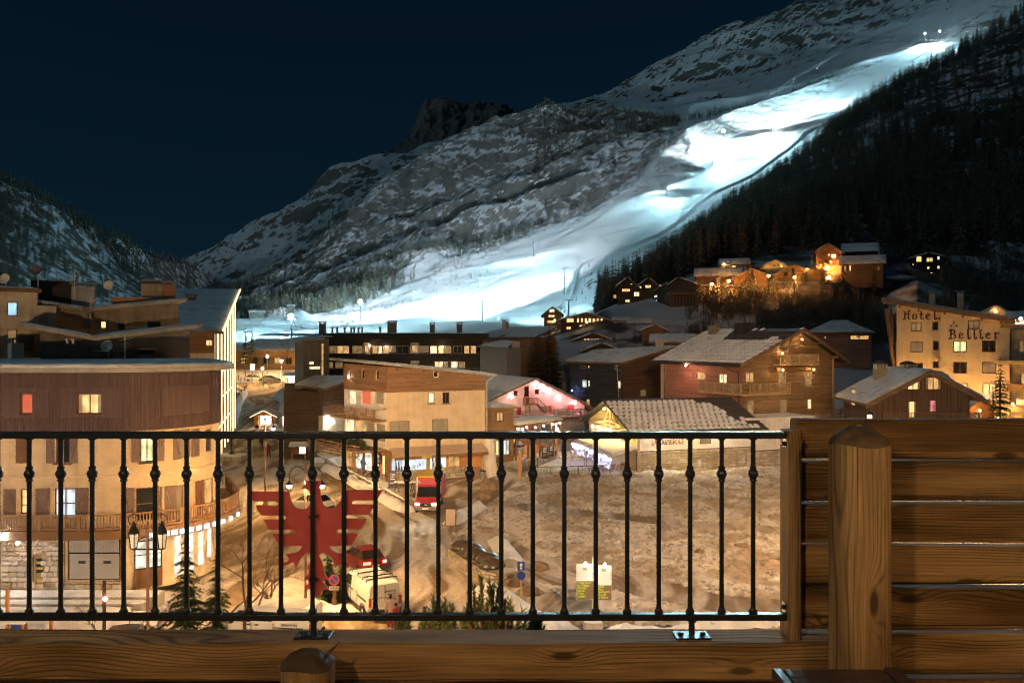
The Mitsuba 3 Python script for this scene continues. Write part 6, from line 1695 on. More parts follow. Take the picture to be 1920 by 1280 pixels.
for px, py, d, lb in ((776, 540, 640, 'pale lift cabin hanging low over the rough bank'), (1243, 315, 960, 'white lift cabin at the bend of the run'), (1532, 126, 1550, 'white lift cabin high over the pale plateau')):
    p = P(px, py, d)
    k = thing('lift_cabin', lb, 'lift cabin')
    q = rrect(3.0, 2.4, .8, 3)
    body = loft([np.stack([p[0] + q[:, 0] * s, p[1] + q[:, 1] * s, q[:, 0] * 0 + p[2] + z], 1) for z, s in ((-3.2, .75), (-2.9, .95), (-1.8, 1.0), (-.9, .95), (-.6, .7))])
    put(k, 'body', body, 'sign_white', 30)
    put(k, 'window', loft([np.stack([p[0] + q[:, 0] * s, p[1] + q[:, 1] * s, q[:, 0] * 0 + p[2] + z], 1) for z, s in ((-2.1, 1.02), (-1.2, 1.0))]), 'glass_dark')
    put(k, 'hanger', tube([p + [0, 0, -.6], p + [.2, 0, 1.4], p + [0, 0, 2.2]], .12, 5), 'tin_grey')
    put(k, 'lamp', bx(p[0] - .5, p[0] + .5, p[1] - 1.4, p[1] - 1.25, p[2] - 2.9, p[2] - 2.5), 'lit_pane', emit=(2, 2.4, 2.6), weight=.02)

# ---------------------------------------------------------------- trees
def conifer(h, rad, whorls, per, seed, droop=.35, sparse=.0, twig=1, base=.12):
    """Crown of layered, drooping boughs around a tapered trunk: gaps between the boughs, uneven reach."""
    r = np.random.default_rng(seed)
    ms = []
    for i in range(whorls):
        t = base + (1 - base) * (i + r.uniform(-.3, .3)) / whorls
        z = h * np.clip(t, base, .985)
        reach = rad * (1 - t) ** .85 * (1 if t > base + .1 else .75) + .04 * rad
        for j in range(per):
            if r.random() < sparse:
                continue
            a = 2 * math.pi * (j + r.uniform(-.4, .4)) / per + i * 1.3
            L = reach * r.uniform(.55, 1.15)
            d = np.array([math.cos(a), math.sin(a), 0])
            s = np.array([-d[1], d[0], 0])
            p0 = np.array([0, 0, z])
            p1 = p0 + d * L * .55 + [0, 0, -droop * L * .25]
            p2 = p0 + d * L + [0, 0, -droop * L * r.uniform(.5, 1.1)]
            w = L * r.uniform(.22, .36)
            if twig == 1:
                ms.append((np.array([p0, p1 + s * w - [0, 0, w * .5], p2, p1 - s * w - [0, 0, w * .5], p1 + [0, 0, w * .12]]), np.array([[0, 4, 1], [1, 4, 2], [2, 4, 3], [3, 4, 0]])))
            else:
                for q in range(twig):
                    f = (q + .4) / twig
                    c = p0 * (1 - f) + p2 * f + [0, 0, droop * L * .2 * math.sin(f * 3)]
                    ww = w * (1.15 - .7 * f) * r.uniform(.6, 1.2)
                    for sd in (-1, 1):
                        e = c + s * sd * ww + d * ww * .8 - [0, 0, ww * r.uniform(.2, .7)]
                        b = c + d * ww * .55
                        ms.append((np.array([c, b, e, c - [0, 0, ww * .25]]), np.array([[0, 1, 2], [0, 2, 3]])))
                ms.append((np.array([p0, p0 + s * .02 + d * .01, p2]), np.array([[0, 1, 2]])))
    return cat(ms)


def trunk_mesh(h, r):
    return tube([(0, 0, -1.0), (0, 0, h * .5), (0, 0, h * .97)], [r, r * .6, r * .08], 6)


def scatter(sheet, n, seed, i0, i1, t0, t1, dens):
    r = np.random.default_rng(seed)
    i, t = r.uniform(i0, i1, n), r.uniform(t0, t1, n)
    p = sheet.at(i, t)
    return p[r.random(n) < dens(p, i, t)], r


protos = []
for i in range(5):
    m = conifer(1.0, .17 + .03 * (i % 3), 13, 6, 100 + i, .5, .18)
    protos.append(([('crown', ply_of(m, ('larch_brown', 'larch_green', 'larch_brown', 'larch_rust', 'larch_green')[i])), ('trunk', ply_of(trunk_mesh(1.0, .016), 'bark'))], m, trunk_mesh(1.0, .016)))


def place_trees(pts, r, hmin, hmax, mats, name, label):
    """The trees too many to name, one mesh per tint."""
    out = {}
    for p in pts:
        q = r.integers(len(protos))
        hh = r.uniform(hmin, hmax)
        R3 = rot(r.uniform(0, 6.28))
        cm = out.setdefault(mats[r.integers(len(mats))], [])
        v, f = protos[q][1]
        tv, tf = protos[q][2]
        cm.append(((v @ R3.T) * hh + p, f))
        cm.append((tv * hh + p, tf))
    for m, ms in out.items():
        k = key_for(name)
        scene[k] = ply_of(cat(ms), m)
        tag(k, label, kind='stuff')


# larch wood on the right slope: the nearest 290 as trees of their own, the rest as one wood
pts, r = scatter(wood_hill, 9000, 5, .10, 1, 3.75, 6.35, lambda p, i, t: np.clip((meshkit.fbm(p / 38, 3, 3) - .30) * 4, .15, 1) * np.clip((t - 3.7) / .4, 0, 1) * .85)
ppx, ppy = CX + pts[:, 0] / pts[:, 1] * FOC, CY - (pts[:, 2] - EYE[2]) / pts[:, 1] * FOC
ok = (ppx > 1120) & (ppx < 2080) & (ppy > -60)
pts, ppx, ppy = pts[ok], ppx[ok], ppy[ok]
order = np.argsort(pts[:, 1])
vis = [i for i in order if ppx[i] < 1930 and ppy[i] > 0]
named = set(vis[:200])
for i in vis[:200]:
    q = r.integers(len(protos))
    hh = r.uniform(9, 16)
    copies('larch_tree', protos[q][0], [mat4(pts[i], r.uniform(0, 6.28), hh)], 'slim bare larch in the lower rows of the dark wood on the right slope', 'tree', 'larches at the lower edge of the wood')
place_trees([pts[i] for i in range(len(pts)) if i not in named], r, 10, 18, ['larch_brown', 'larch_green', 'larch_rust', 'larch_brown', 'larch_green'], 'forest', 'dense dark larch wood covering the steep right slope')
# thin trees on the chalet slope
pts, r = scatter(wood_hill, 1500, 15, .12, .9, 1.3, 3.1, lambda p, i, t: np.clip((meshkit.fbm(p / 16, 3, 13) - .42) * 4, 0, .5))
ppx = CX + pts[:, 0] / pts[:, 1] * FOC
pts = pts[(ppx > 1190) & (ppx < 1900)][:85]
for p in pts:
    q = r.integers(len(protos))
    copies('larch_tree', protos[q][0], [mat4(p, r.uniform(0, 6.28), r.uniform(3.0, 8.0), None)], 'thin tree standing on the slope below the amber lit chalets', 'tree', 'trees below the hillside chalets')
pts, r = scatter(wood_hill, 9000, 25, .12, 1, 1.0, 3.85, lambda p, i, t: np.clip((meshkit.fbm(p / 18, 3, 3) - .25) * 4, .1, 1))
ppx = CX + pts[:, 0] / pts[:, 1] * FOC
tt_ = CY - (pts[:, 2] - EYE[2]) / pts[:, 1] * FOC
ok = ((ppx > 1425) & (ppx < 1660) & (tt_ > 578)) | ((ppx > 1650) & (tt_ < 500)) | ((ppx > 1765) & (r.random(len(pts)) < .8))
place_trees(pts[ok], r, 2.5, 6, ['larch_brown', 'larch_green', 'larch_brown'], 'wood', 'dark brush and young larches on the slope behind the hotel')
pts, r = scatter(wood_hill, 5000, 35, .2, .62, 1.2, 3.0, lambda p, i, t: np.clip((meshkit.fbm(p / 9, 3, 23) - .38) * 5, .05, .9))
ppx, tt_ = CX + pts[:, 0] / pts[:, 1] * FOC, CY - (pts[:, 2] - EYE[2]) / pts[:, 1] * FOC
place_trees(pts[(ppx > 1285) & (ppx < 1665) & (tt_ > 550)], r, 1.2, 3.4, ['larch_brown', 'larch_rust'], 'brush', 'brown brush on the slope under the amber lit road')
# trees on the crags, brush at their top, frosted larches along the run
pts, r = scatter(ridge, 12000, 6, 0, 1, .12, 2.95, lambda p, i, t: np.clip((meshkit.fbm(p / [150, 150, 110], 4, 6) - .50) * 5, 0, .8))
place_trees(pts, r, 8, 17, ['larch_brown', 'larch_green', 'larch_brown'], 'wood', 'scattered larches and brush clinging to the crags')
pts, r = scatter(ridge, 2600, 16, .70, .98, 1.6, 2.98, lambda p, i, t: .8 + 0 * t)
place_trees(pts, r, 7, 14, ['larch_brown', 'larch_rust', 'larch_green'], 'wood', 'brown brush on the rounded top left of the upper run')
pts, r = scatter(ridge, 2000, 17, .06, .42, .02, .9, lambda p, i, t: np.clip((meshkit.fbm(p / 90, 3, 61) - .42) * 5, 0, .9))
place_trees(pts, r, 8, 16, ['larch_green', 'larch_brown'], 'wood', 'dark wood at the left foot of the crags')
pts, r = scatter(ridge, 560, 7, .50, .96, .0, .22, lambda p, i, t: np.clip((meshkit.fbm(p / 60, 3, 16) - .36) * 4, 0, .8))
frost = [[('crown', ply_of(protos[i][1], 'larch_frost')), ('trunk', ply_of(protos[i][2], 'bark_grey'))] for i in range(3)]
sel = pts[:70]
for p in sel:
    copies('frosted_larch', frost[r.integers(3)], [mat4(p, r.uniform(0, 6.28), r.uniform(10, 19), None)], 'pale frosted larch beside the left edge of the lit run', 'tree', 'frosted larches along the run')
pts, r = scatter(left_hill, 6500, 8, 0, 1, .9, 3.0, lambda p, i, t: np.clip((meshkit.fbm(p / 90, 4, 26) - .36) * 4, .1, .9) * np.clip((t - .8), 0, 1))
place_trees(pts, r, 10, 18, ['larch_brown', 'larch_green'], 'forest', 'dark wood on the left hillside')
pts, r = scatter(high, 1200, 9, .10, .55, .05, .9, lambda p, i, t: np.clip((meshkit.fbm(p / 70, 3, 36) - .52) * 6, 0, .8))
place_trees(pts, r, 6, 12, ['larch_brown', 'larch_green'], 'wood', 'brush patches on the pale plateau above the run')
pts, r = scatter(slope, 5200, 10, .18, .95, 1.2, 3.95, lambda p, i, t: np.clip((meshkit.fbm(p / 45, 4, 46) - .52) * 6, 0, .5))
qx_, qy_ = CX + pts[:, 0] / pts[:, 1] * FOC, CY - (pts[:, 2] - EYE[2]) / pts[:, 1] * FOC
ok = (qx_ < np.interp(qy_, PISTE[:, 0], PISTE[:, 1]) - 6) | (qx_ > np.interp(qy_, PISTE[:, 0], PISTE[:, 2]) + 10)
place_trees(pts[ok], r, 2.0, 5.5, ['larch_frost', 'larch_brown', 'larch_green'], 'brush', 'low frosted brush on the rough banks beside the run')

# conifers in the village
big = [[('crown', ply_of(conifer(1.0, .22, 20, 9, 300 + i, .45, .05, 3), 'spruce_green')), ('trunk', ply_of(trunk_mesh(1, .02), 'bark'))] for i in range(2)]
for px, py, d, h, lb in ((460, 690, 190, 9.5, 'left one of two dark spruces at the far end of the street'), (473, 690, 186, 9.0, 'right one of two dark spruces at the far end of the street'), (1010, 735, 165, 12, 'dark spruce behind the pink lit chalet, left of a taller one'), (1030, 735, 168, 13.5, 'taller dark spruce behind the pink lit chalet'),
                         (996, 720, 160, 9, 'small dark spruce at the end of the apartment block'), (1152, 660, 200, 5, 'small spruce before the pale lodge wall'), (1190, 662, 198, 6.5, 'spruce before the balconies of the lodge'), (1208, 662, 196, 5, 'short spruce right of the lodge balconies'), (1875, 800, 117, 10.0, 'dark spruce in front of the gold hotel'), (1862, 800, 116, 6, 'bushy small spruce at the hotel porch'),
                         (1045, 735, 172, 10.5, 'spruce right of the taller one behind the pink lit chalet'), (1580, 560, 228, 11, 'spruce left of the lower snow roofed wing'), (1640, 560, 226, 9, 'spruce before the lower snow roofed wing'), (1395, 800, 170, 9, 'spruce behind the wooden chalet roof')):
    p = P(px, py, d)
    copies('spruce_tree', big[len(used) % 2], [mat4(p, len(used) * 1.7, h)], lb, 'tree', None)
p = ground_at(434, 862)
k = copies('spruce_tree', big[0], [mat4(p, 2.0, 4.3)], 'small snowy spruce in a stone planter beside the street', 'tree', None)[0]
pk_ = thing('stone_planter', 'low square stone planter holding the small street spruce', 'planter')
put(pk_, 'box', bx(p[0] - 1.6, p[0] + 1.6, p[1] - 1.3, p[1] + 1.3, -.2, .55), 'stone_grey')
put(pk_, 'snow', snow_on([(p[0] - 1.6, p[1] - 1.3, .55), (p[0] + 1.6, p[1] - 1.3, .55), (p[0] + 1.6, p[1] + 1.3, .55), (p[0] - 1.6, p[1] + 1.3, .55)], .16, .2, .04, 4), 'snow', smooth=True)
fine = [('crown', ply_of(conifer(1.0, .25, 28, 10, 401, .5, .26, 5, .04), 'spruce_green')), ('trunk', ply_of(trunk_mesh(1, .022), 'bark'))]
copies('spruce_tree', fine, [mat4([-15.3, 40.0, 0], 0.5, 5.9)], 'dark spruce before the curved shop front of the corner house', 'tree', None)
copies('spruce_tree', fine, [mat4([-14.1, 40.6, 0], 2.5, 4.6)], 'lower dark spruce leaning right beside the corner house spruce', 'tree', None)
for q in range(4):
    copies('spruce_tree', fine, [mat4([-10.2 + (q % 2) * .7, 47.2 + .7 * (q // 2), 0], q * 1.9, 3.5 - .35 * q)], ('tallest', 'slimmer', 'low', 'smallest')[q] + ' dark conifer of the clump behind the red eagle', 'tree', None)


def candle_pine(seed, w, h):
    """A mountain pine: many upright candle shoots, each a brush of needles."""
    r = np.random.default_rng(seed)
    ms, st = [], []
    for _ in range(330):
        a, q = r.uniform(0, 6.28), r.random() ** .6
        x, y = q * w * math.cos(a), q * w * math.sin(a)
        z1 = h * (1 - .5 * q ** 1.6) * r.uniform(.75, 1.0)
        L = r.uniform(.5, .95)
        base = np.array([x * .92, y * .92, z1 - L])
        tip = np.array([x, y, z1]) + r.normal(size=3) * .08
        st.append(tube([[x * .1, y * .1, h * .15], base, tip], [.05, .03, .008], 4, False))
        for n in range(40):
            t = r.random()
            c = base * (1 - t) + tip * t
            d = np.array([r.normal(), r.normal(), 1.1 + r.random()])
            d /= np.linalg.norm(d)
            l = r.uniform(.16, .32)
            s = np.cross(d, r.normal(size=3))
            s *= .026 / np.linalg.norm(s)
            ms.append((np.array([c - s, c + s, c + d * l]), np.array([[0, 1, 2]])))
    return cat(ms), cat(st)


for x, y, w, h, sd, lb in ((-2.35, 27.0, 1.5, 6.7, 1, 'left mountain pine of two rising behind the balcony beam'), (-.65, 26.0, 2.0, 7.5, 2, 'taller right mountain pine of two rising behind the balcony beam'), (-3.6, 28.5, .6, 5.6, 3, 'small mountain pine left of the two behind the balcony beam'), (.75, 26.6, .8, 6.0, 4, 'low mountain pine shoot at the right of the tall one')):
    c, s = candle_pine(sd, w, h)
    k = thing('mountain_pine', lb, 'tree')
    put(k, 'crown', mv(c, (x, y, 0)), 'pine_green'), put(k, 'branch', mv(s, (x, y, 0)), 'bark')


def bare_tree(seed, h, r0, spread=.5, depth=6):
    r = np.random.default_rng(seed)
    ms = []

    def grow(p, d, L, rad, n):
        q = p + d * L
        mid = p + d * L * .5 + r.normal(size=3) * L * .05
        ms.append(tube([p, mid, q], [rad, rad * .85, rad * .7], 5 if n > 2 else 3, False))
        if n == 0:
            return
        for _ in range(r.integers(2, 4) if n > 1 else 3):
            e = d + r.normal(size=3) * spread * [1, 1, .55] + [0, 0, .16]
            grow(p + d * L * r.uniform(.55, 1.0), e / np.linalg.norm(e), L * r.uniform(.6, .85), rad * .58, n - 1)
    grow(np.zeros(3), np.array([0, 0, 1.0]), h * .36, r0, depth)
    return cat(ms)


for i, (x, y, h, sd, lb) in enumerate(((-12.6, 40.6, 6.6, 5, 'bare brown tree with fine twigs right of the corner house spruce'), (-11.6, 41.6, 4.8, 6, 'smaller bare tree leaning over the white van'), (-19.4, 40.0, 2.4, 7, 'low bare shrub with red glow near the left railing'), (-16.9, 40.5, 2.2, 8, 'low bare shrub before the shop steps'), (-17.9, 40.2, 2.6, 18, 'bare shrub left of the dark spruce'))):
    k = thing('bare_tree' if h > 4 else 'bare_shrub', lb, 'tree' if h > 4 else 'shrub')
    scene[k] = ply_of(mv(bare_tree(sd, h, .09 if h > 4 else .04, .55), (x, y, 0)), 'twig')
for px, py, d, h, lb in ((556, 738, 140, 4, 'bare bush pile by the snow mound beside the street'), (600, 750, 132, 5, 'bare snowy bush before the small brown house'), (575, 700, 175, 6, 'bare tree at the foot of the grey tower'), (540, 668, 185, 6, 'bare amber lit tree by the far street lamps'), (1128, 842, 108, 3.2, 'bare shrub by the restaurant gable')):
    k = thing('bare_tree', lb, 'tree')
    scene[k] = ply_of(mv(bare_tree(len(used), h, .08, .6, 5), P(px, py, d) - [0, 0, .2]), 'twig')

# ---------------------------------------------------------------- street, trodden field, paths
def level(y):
    return np.interp(y, [0, 138, 190, 390], [0, 0, 6.5, 18.0])


def gp(px, py):
    """Where the ground lies under pixel (px, py)."""
    d = 60.0
    for _ in range(60):
        d = .5 * d + .5 * (EYE[2] - level(d)) * FOC / (py - CY)
    return np.array([(px - CX) / FOC * d, d, level(d)])


def plan(pxs):
    return sg.Polygon([tuple(gp(*q)[:2]) for q in pxs])


street_poly = shapely.union_all([plan([(300, 1215), (360, 1060), (420, 955), (424, 860), (424, 780), (446, 718), (530, 716), (520, 745), (510, 790), (560, 835), (625, 880), (720, 925), (770, 945), (835, 990), (845, 1040), (900, 1100), (1030, 1215)]),
                                 plan([(735, 985), (850, 1000), (905, 955), (975, 895), (1010, 850), (1000, 838), (955, 842), (905, 880), (770, 900), (725, 920)]), plan([(1010, 1160), (1030, 1230), (1520, 1205), (1520, 1178), (1300, 1190), (1100, 1190)])]).buffer(.4)
field_poly = sg.Polygon([tuple(gp(*q)[:2]) for q in [(850, 985), (845, 1040), (905, 1105), (1035, 1225), (1530, 1230)]] + [(30, 38), (44, 50), (40, 99), (10, 97), (3, 92), tuple(gp(985, 895)[:2]), tuple(gp(908, 952)[:2])]).difference(street_poly)
track = shapely.union_all([sg.LineString([tuple(gp(*q)[:2]) for q in pl]).buffer(w) for pl, w in (([(905, 1010), (960, 1045), (1060, 1085), (1180, 1098), (1330, 1130), (1500, 1150)], 1.7), ([(985, 955), (1120, 968), (1300, 985), (1530, 1000)], 1.1), ([(940, 1075), (1010, 1130), (1100, 1165)], 1.2))]).intersection(field_poly)


def sheet(poly, step, zfun):
    x0, y0, x1, y1 = poly.bounds
    xs, ys = np.arange(x0, x1 + step, step), np.arange(y0, y1 + step, step)
    X, Y = np.meshgrid(xs, ys)
    v, f = grid_mesh(np.stack([X, Y, zfun(X, Y)], -1))
    c = v[f].mean(1)
    keep = shapely.contains_xy(poly, c[:, 0], c[:, 1])
    f = f[keep]
    u, inv = np.unique(f, return_inverse=True)
    return v[u], inv.reshape(-1, 3)


N3 = lambda X, Y, s, o=3, k=0: meshkit.fbm(np.stack([X / s, Y / s, X * 0 + k], -1), o, k)
structure('street', 'rutted street of packed brownish snow', sheet(street_poly, .35, lambda X, Y: level(Y) + .05 + .13 * (N3(X * 3, Y * .8, 1.6, 3, 2) - .5) + .10 * (N3(X, Y, 3, 3, 3) - .5)), 'street_snow')


def field_z(X, Y):
    inside = shapely.contains_xy(track.buffer(.3), X.ravel(), Y.ravel()).reshape(X.shape)
    rough = np.where(inside, .3, 1.0)
    clod = np.abs(N3(X, Y, .42, 2, 5) - .5) * .8 + .8 * np.clip(N3(X, Y, .26, 2, 6) - .46, 0, 1)
    mid = .9 * (N3(X, Y, 7.5, 3, 7) - .5) + .3 * (N3(X, Y, 2.2, 2, 17) - .5)
    return .10 + rough * (.5 * clod) + mid * .55 + np.clip((Y - 60) / 30, 0, 1) * .1 - .05


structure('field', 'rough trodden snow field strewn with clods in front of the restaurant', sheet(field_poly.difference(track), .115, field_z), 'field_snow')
structure('path', 'smoother brown foot tracks crossing the snow field', sheet(track.buffer(.2), .2, lambda X, Y: field_z(X, Y) + .02), 'street_snow')


def bank(name, label, pl, w, h, seed, mat='snow', amp=1.0, cat_='snow bank'):
    """A ridge of shovelled snow along a line."""
    ln = sg.LineString(pl)
    n = max(8, int(ln.length / .25))
    rows = []
    for i in range(n + 1):
        s = ln.length * i / n
        p, q = ln.interpolate(s), ln.interpolate(min(s + .1, ln.length))
        d = np.array([q.x - p.x, q.y - p.y]) if s < ln.length else d
        d = d / (np.linalg.norm(d) + 1e-9)
        e = min(1, min(i, n - i) / 4)
        row = []
        for t in np.linspace(-1, 1, 11):
            x, y = p.x - d[1] * t * w, p.y + d[0] * t * w
            hh = h * e * (1 - t * t) * (.45 + 1.1 * float(meshkit.fbm(np.array([x * .9, y * .9, seed]), 3))) + .12 * amp * (float(meshkit.fbm(np.array([x * 3, y * 3, seed + 4]), 2)) - .5)
            row.append((x, y, level(y) + hh - .06))
        rows.append(row)
    k = thing(name, label, cat_)
    m = grid_mesh(np.array(rows))
    if np.cross(m[0][m[1][0, 1]] - m[0][m[1][0, 0]], m[0][m[1][0, 2]] - m[0][m[1][0, 0]])[2] < 0:
        m = (m[0], m[1][:, ::-1])
    scene[k] = ply_of(m, mat, True)


g2 = lambda *q: [tuple(gp(*a)[:2]) for a in q]
bank('snow_bank', 'white snow bank along the near edge of the field', g2((900, 1105), (960, 1140), (1010, 1175), (1080, 1192)), 1.2, .7, 3)
bank('snow_bank', 'pale snow ridge beside the amber track at the lower right', g2((1100, 1195), (1250, 1190), (1400, 1172), (1500, 1160)), .8, .5, 4)
bank('snow_bank', 'snow bank between street and low rail left of the red truck', g2((610, 878), (680, 915), (745, 950), (770, 962)), .9, .7, 5)
bank('snow_bank', 'snow heap at the road edge above the domed containers', g2((840, 985), (870, 968), (905, 950)), .8, .7, 6)
bank('snow_bank', 'snow bank at the foot of the corner house terrace', [(-30, 44), (-24, 44.2), (-19, 44.6)], 1.6, .5, 7)
bank('snow_bank', 'snow heaped round the clump of conifers behind the eagle', [(-11.5, 46.5), (-9.5, 45.2), (-8, 46.0)], 1.2, .5, 8)
bank('snow_bank', 'snow bank below the lit terrace on the right of the upper street', g2((512, 800), (560, 832), (605, 868)), 1.0, .8, 9)
bank('snow_bank', 'snow along the left edge of the upper street by the bollards', g2((428, 800), (440, 762), (455, 735)), 1.4, .6, 10)
bank('snow_mound', 'tall bushy snow mound beside the market hut', g2((522, 745), (550, 748), (572, 758)), 3.2, 1.7, 11, cat_='snow mound')
bank('snow_bank', 'grey shaded snow behind the domed containers', g2((930, 1010), (955, 1050), (950, 1080)), 1.0, .4, 12)
structure('square', 'pale green lit snow terrace before the sport shop', sheet(plan([(520, 835), (600, 860), (700, 905), (735, 925), (790, 905), (900, 890), (980, 850), (700, 850), (610, 838)]).difference(street_poly), .4, lambda X, Y: .16 + .2 * (N3(X, Y, 2.5, 3, 12) - .5)), 'snow')
for i, (px, py, s, lb) in enumerate(((922, 918, 1.0, 'big brown boulder at the top of the field near the road'), (908, 938, .6, 'smaller brown boulder below the big one near the road'), (1012, 1068, .5, 'rock half buried in the brown track'), (955, 1068, .55, 'pale boulder left of the blue road signs'), (962, 1102, .5, 'dark rounded rock under the blue road signs'), (1152, 1036, .55, 'grey rock in the middle of the field'), (1390, 1030, .45, 'dark rock at the right of the field'), (995, 1120, .6, 'snowy rock right of the blue road signs'), (1060, 1178, .5, 'brown rock beside the information board'), (1165, 1178, .6, 'brown rock right of the information board base'), (1310, 1040, .35, 'small dark rock in the field, left of the right hand one'))):
    p = gp(px, py)
    sp = trimesh.creation.icosphere(3, 1.0)
    v = np.array(sp.vertices)
    v = v * (.62 + .75 * meshkit.fbm(v * 1.1 + i * 5, 3, i))[:, None] * [1.2, .9, .8]
    k = thing('rock', lb, 'rock')
    scene[k] = ply_of((v * s + p + [0, 0, s * .35], np.array(sp.faces)), 'rock_brown' if i not in (3, 5) else 'stone_grey', 40)

# ---------------------------------------------------------------- vehicles (front towards +x, wheels on z = 0)
def wheel(k, at, r=.33, w=.2):
    x, y, z = at
    ring = lambda prof: (lambda m: (np.stack([m[0][:, 0] + x, m[0][:, 2] + y, m[0][:, 1] + z], 1), m[1][:, ::-1]))(lathe(prof, 20))
    wk = put(k[0], 'wheel', k[1](ring([(r * .6, -w / 2), (r * .95, -w / 2), (r, -w / 2 + .04), (r, w / 2 - .04), (r * .95, w / 2), (r * .6, w / 2)])), 'rubber')
    put(wk, 'rim', k[1](ring([(.02, -w / 2 - .01), (r * .3, -w / 2 - .02), (r * .6, -w / 2 + .02), (r * .6, w / 2 - .02), (r * .3, w / 2 + .02), (.02, w / 2 + .01)])), 'chrome')


def vehicle(name, label, cat_, at, ang, st, mat, glass=(), tail=None, head=None, wheels=((1.55, .33), (-1.55, .33)), hw=.95, extra=None, rr=.12):
    k = thing(name, label, cat_)
    Rz = rot(ang)
    tr = lambda m: (np.asarray(m[0]) @ Rz.T + np.asarray(at, float), m[1])
    rings = []
    for x, z0, z1, wb, wt in st:
        q = rrect(2, 1, rr * 1.6, 4)
        zz = z0 + (q[:, 1] + .5) * (z1 - z0)
        ww = wb + (wt - wb) * (q[:, 1] + .5)
        rings.append(np.stack([q[:, 0] * 0 + x, q[:, 0] * ww, zz], 1))
    m = loft(rings)
    put(k, 'body', tr(m), mat, smooth=35)
    for nm, pts in glass:
        put(k, nm, tr(hull(pts)), 'glass_dark')
    for x, r in wheels:
        for s in (-1, 1):
            wheel((k, tr), (x, s * (hw - .1), r), r)
    for nm, lst, em in (('tail_light', tail, (4.5, .25, .2)), ('headlight', head, (14, 12, 7))):
        for it in (lst or ()):
            (x, y, z), sz_, on = it
            put(k, nm, tr(bx(x - .03, x + .03, y - sz_[0], y + sz_[0], z - sz_[1], z + sz_[1])), 'lit_pane' if on else ('sign_red' if nm == 'tail_light' else 'sign_white'), emit=[c * on for c in em] if on else None, weight=.3)
    if extra:
        extra(k, tr)
    return k, tr


VAN = [(-2.42, .55, 1.55, .80, .70), (-2.38, .42, 1.86, .90, .80), (-2.2, .35, 1.93, .93, .84), (-.5, .33, 1.97, .94, .85), (.9, .33, 1.95, .94, .83), (1.25, .33, 1.86, .94, .80), (1.95, .34, 1.16, .93, .80), (2.3, .36, 1.02, .90, .76), (2.46, .42, .84, .80, .66)]


def van_glass(side_window=True, rear=False):
    g = [('windscreen', [(1.29, -.70, 1.84), (1.29, .70, 1.84), (1.92, -.76, 1.20), (1.92, .76, 1.20), (1.31, -.70, 1.87), (1.31, .70, 1.87), (1.95, -.76, 1.22), (1.95, .76, 1.22)])]
    for s in (-1, 1):
        y0, y1 = s * .90, s * .935
        g.append(('side_window', [(x, s * (.945 - .09 * max(0, (z - .9)) + o), z) for x, z in ((.55, 1.22), (1.62, 1.22), (1.15, 1.72), (.55, 1.74)) for o in (-.05, .012)]))
        if side_window:
            g.append(('side_window', [(x, s * (.945 - .09 * max(0, (z - .9)) + o), z) for x, z in ((-.55, 1.28), (.42, 1.28), (.42, 1.72), (-.55, 1.72)) for o in (-.05, .012)]))
    return g


def van_extra(bars=False, print_=None):
    def fn(k, tr):
        put(k, 'bumper', tr(cat(cbx(2.3, 2.54, -.88, .88, .36, .56, .04), cbx(-2.5, -2.36, -.90, .90, .38, .58, .04))), 'plastic_black')
        put(k, 'wheel_arch', tr(cat(*[tube([(x + .43 * math.cos(a), s * .945, .33 + .43 * math.sin(a)) for a in np.linspace(-.1, math.pi + .1, 12)], .035, 5) for x in (1.55, -1.55) for s in (-1, 1)])), 'plastic_black')
        put(k, 'mirror', tr(cat(*[cbx(1.35, 1.55, s * 1.02 - .1, s * 1.02 + .1, 1.15, 1.42, .04) for s in (-1, 1)])), 'plastic_black')
        put(k, 'door_seam', tr(cat(*[bx(x - .012, x + .012, s * .944 - .012, s * .944 + .012, .5, 1.2) for x in (.48, 1.7, -.62) for s in (-1, 1)], *[bx(-2.1, -.62, s * .94 - .02, s * .94 + .02, .98, 1.03) for s in (-1, 1)], bx(-2.43, -2.40, -.012, .012, .6, 1.8), bx(-2.44, -2.41, -.7, .7, 1.18, 1.2))), 'plastic_black')
        put(k, 'door_handle', tr(cat(*[bx(x - .09, x + .09, s * .955 - .02, s * .955 + .02, 1.08, 1.13) for x in (.62, .2) for s in (-1, 1)])), 'plastic_black')
        put(k, 'plate', tr(cat(bx(-2.53, -2.505, -.26, .26, .62, .73), bx(2.545, 2.56, -.26, .26, .42, .53))), 'sign_white')
        if bars:
            put(k, 'roof_bar', tr(cat(*[tube([(x, -.85, 1.94), (x, -.8, 2.06), (x, .8, 2.06), (x, .85, 1.94)], .03, 6) for x in (-1.9, -1.3, -.4, .5)])), 'plastic_black')
        else:
            put(k, 'roof_rib', tr(cat(*[bx(-2.1, .8, y - .03, y + .03, 1.93, 1.985) for y in np.linspace(-.6, .6, 7)])), 'van_white')
        if print_:
            print_(k, tr)
    return fn


def side_print(k, tr):
    m = letters('TRANSPORT', .10, True, .006)
    v = np.stack([-2.05 + m[0][:, 0], np.full(len(m[0]), -.948) - m[0][:, 2], 1.1 + m[0][:, 1]], 1)
    v[:, 0] = -1.15 - (m[0][:, 0])
    v = np.stack([-1.0 - m[0][:, 0], .948 + m[0][:, 2], 1.10 + m[0][:, 1]], 1)
    put(k, 'lettering', tr((v, m[1])), 'print_black')


tl = lambda on: [((-2.42, s * .82, 1.0), (.07, .22), on) for s in (-1, 1)]
vehicle('white_van', 'white van parked side on behind the balcony beam, nose to the left', 'van', (-11.75, 41.3, 0), math.radians(171), VAN, 'van_white', van_glass(), tl(0), [((2.42, s * .68, .78), (.14, .09), 0) for s in (-1, 1)], extra=van_extra(False, side_print), hw=.95)


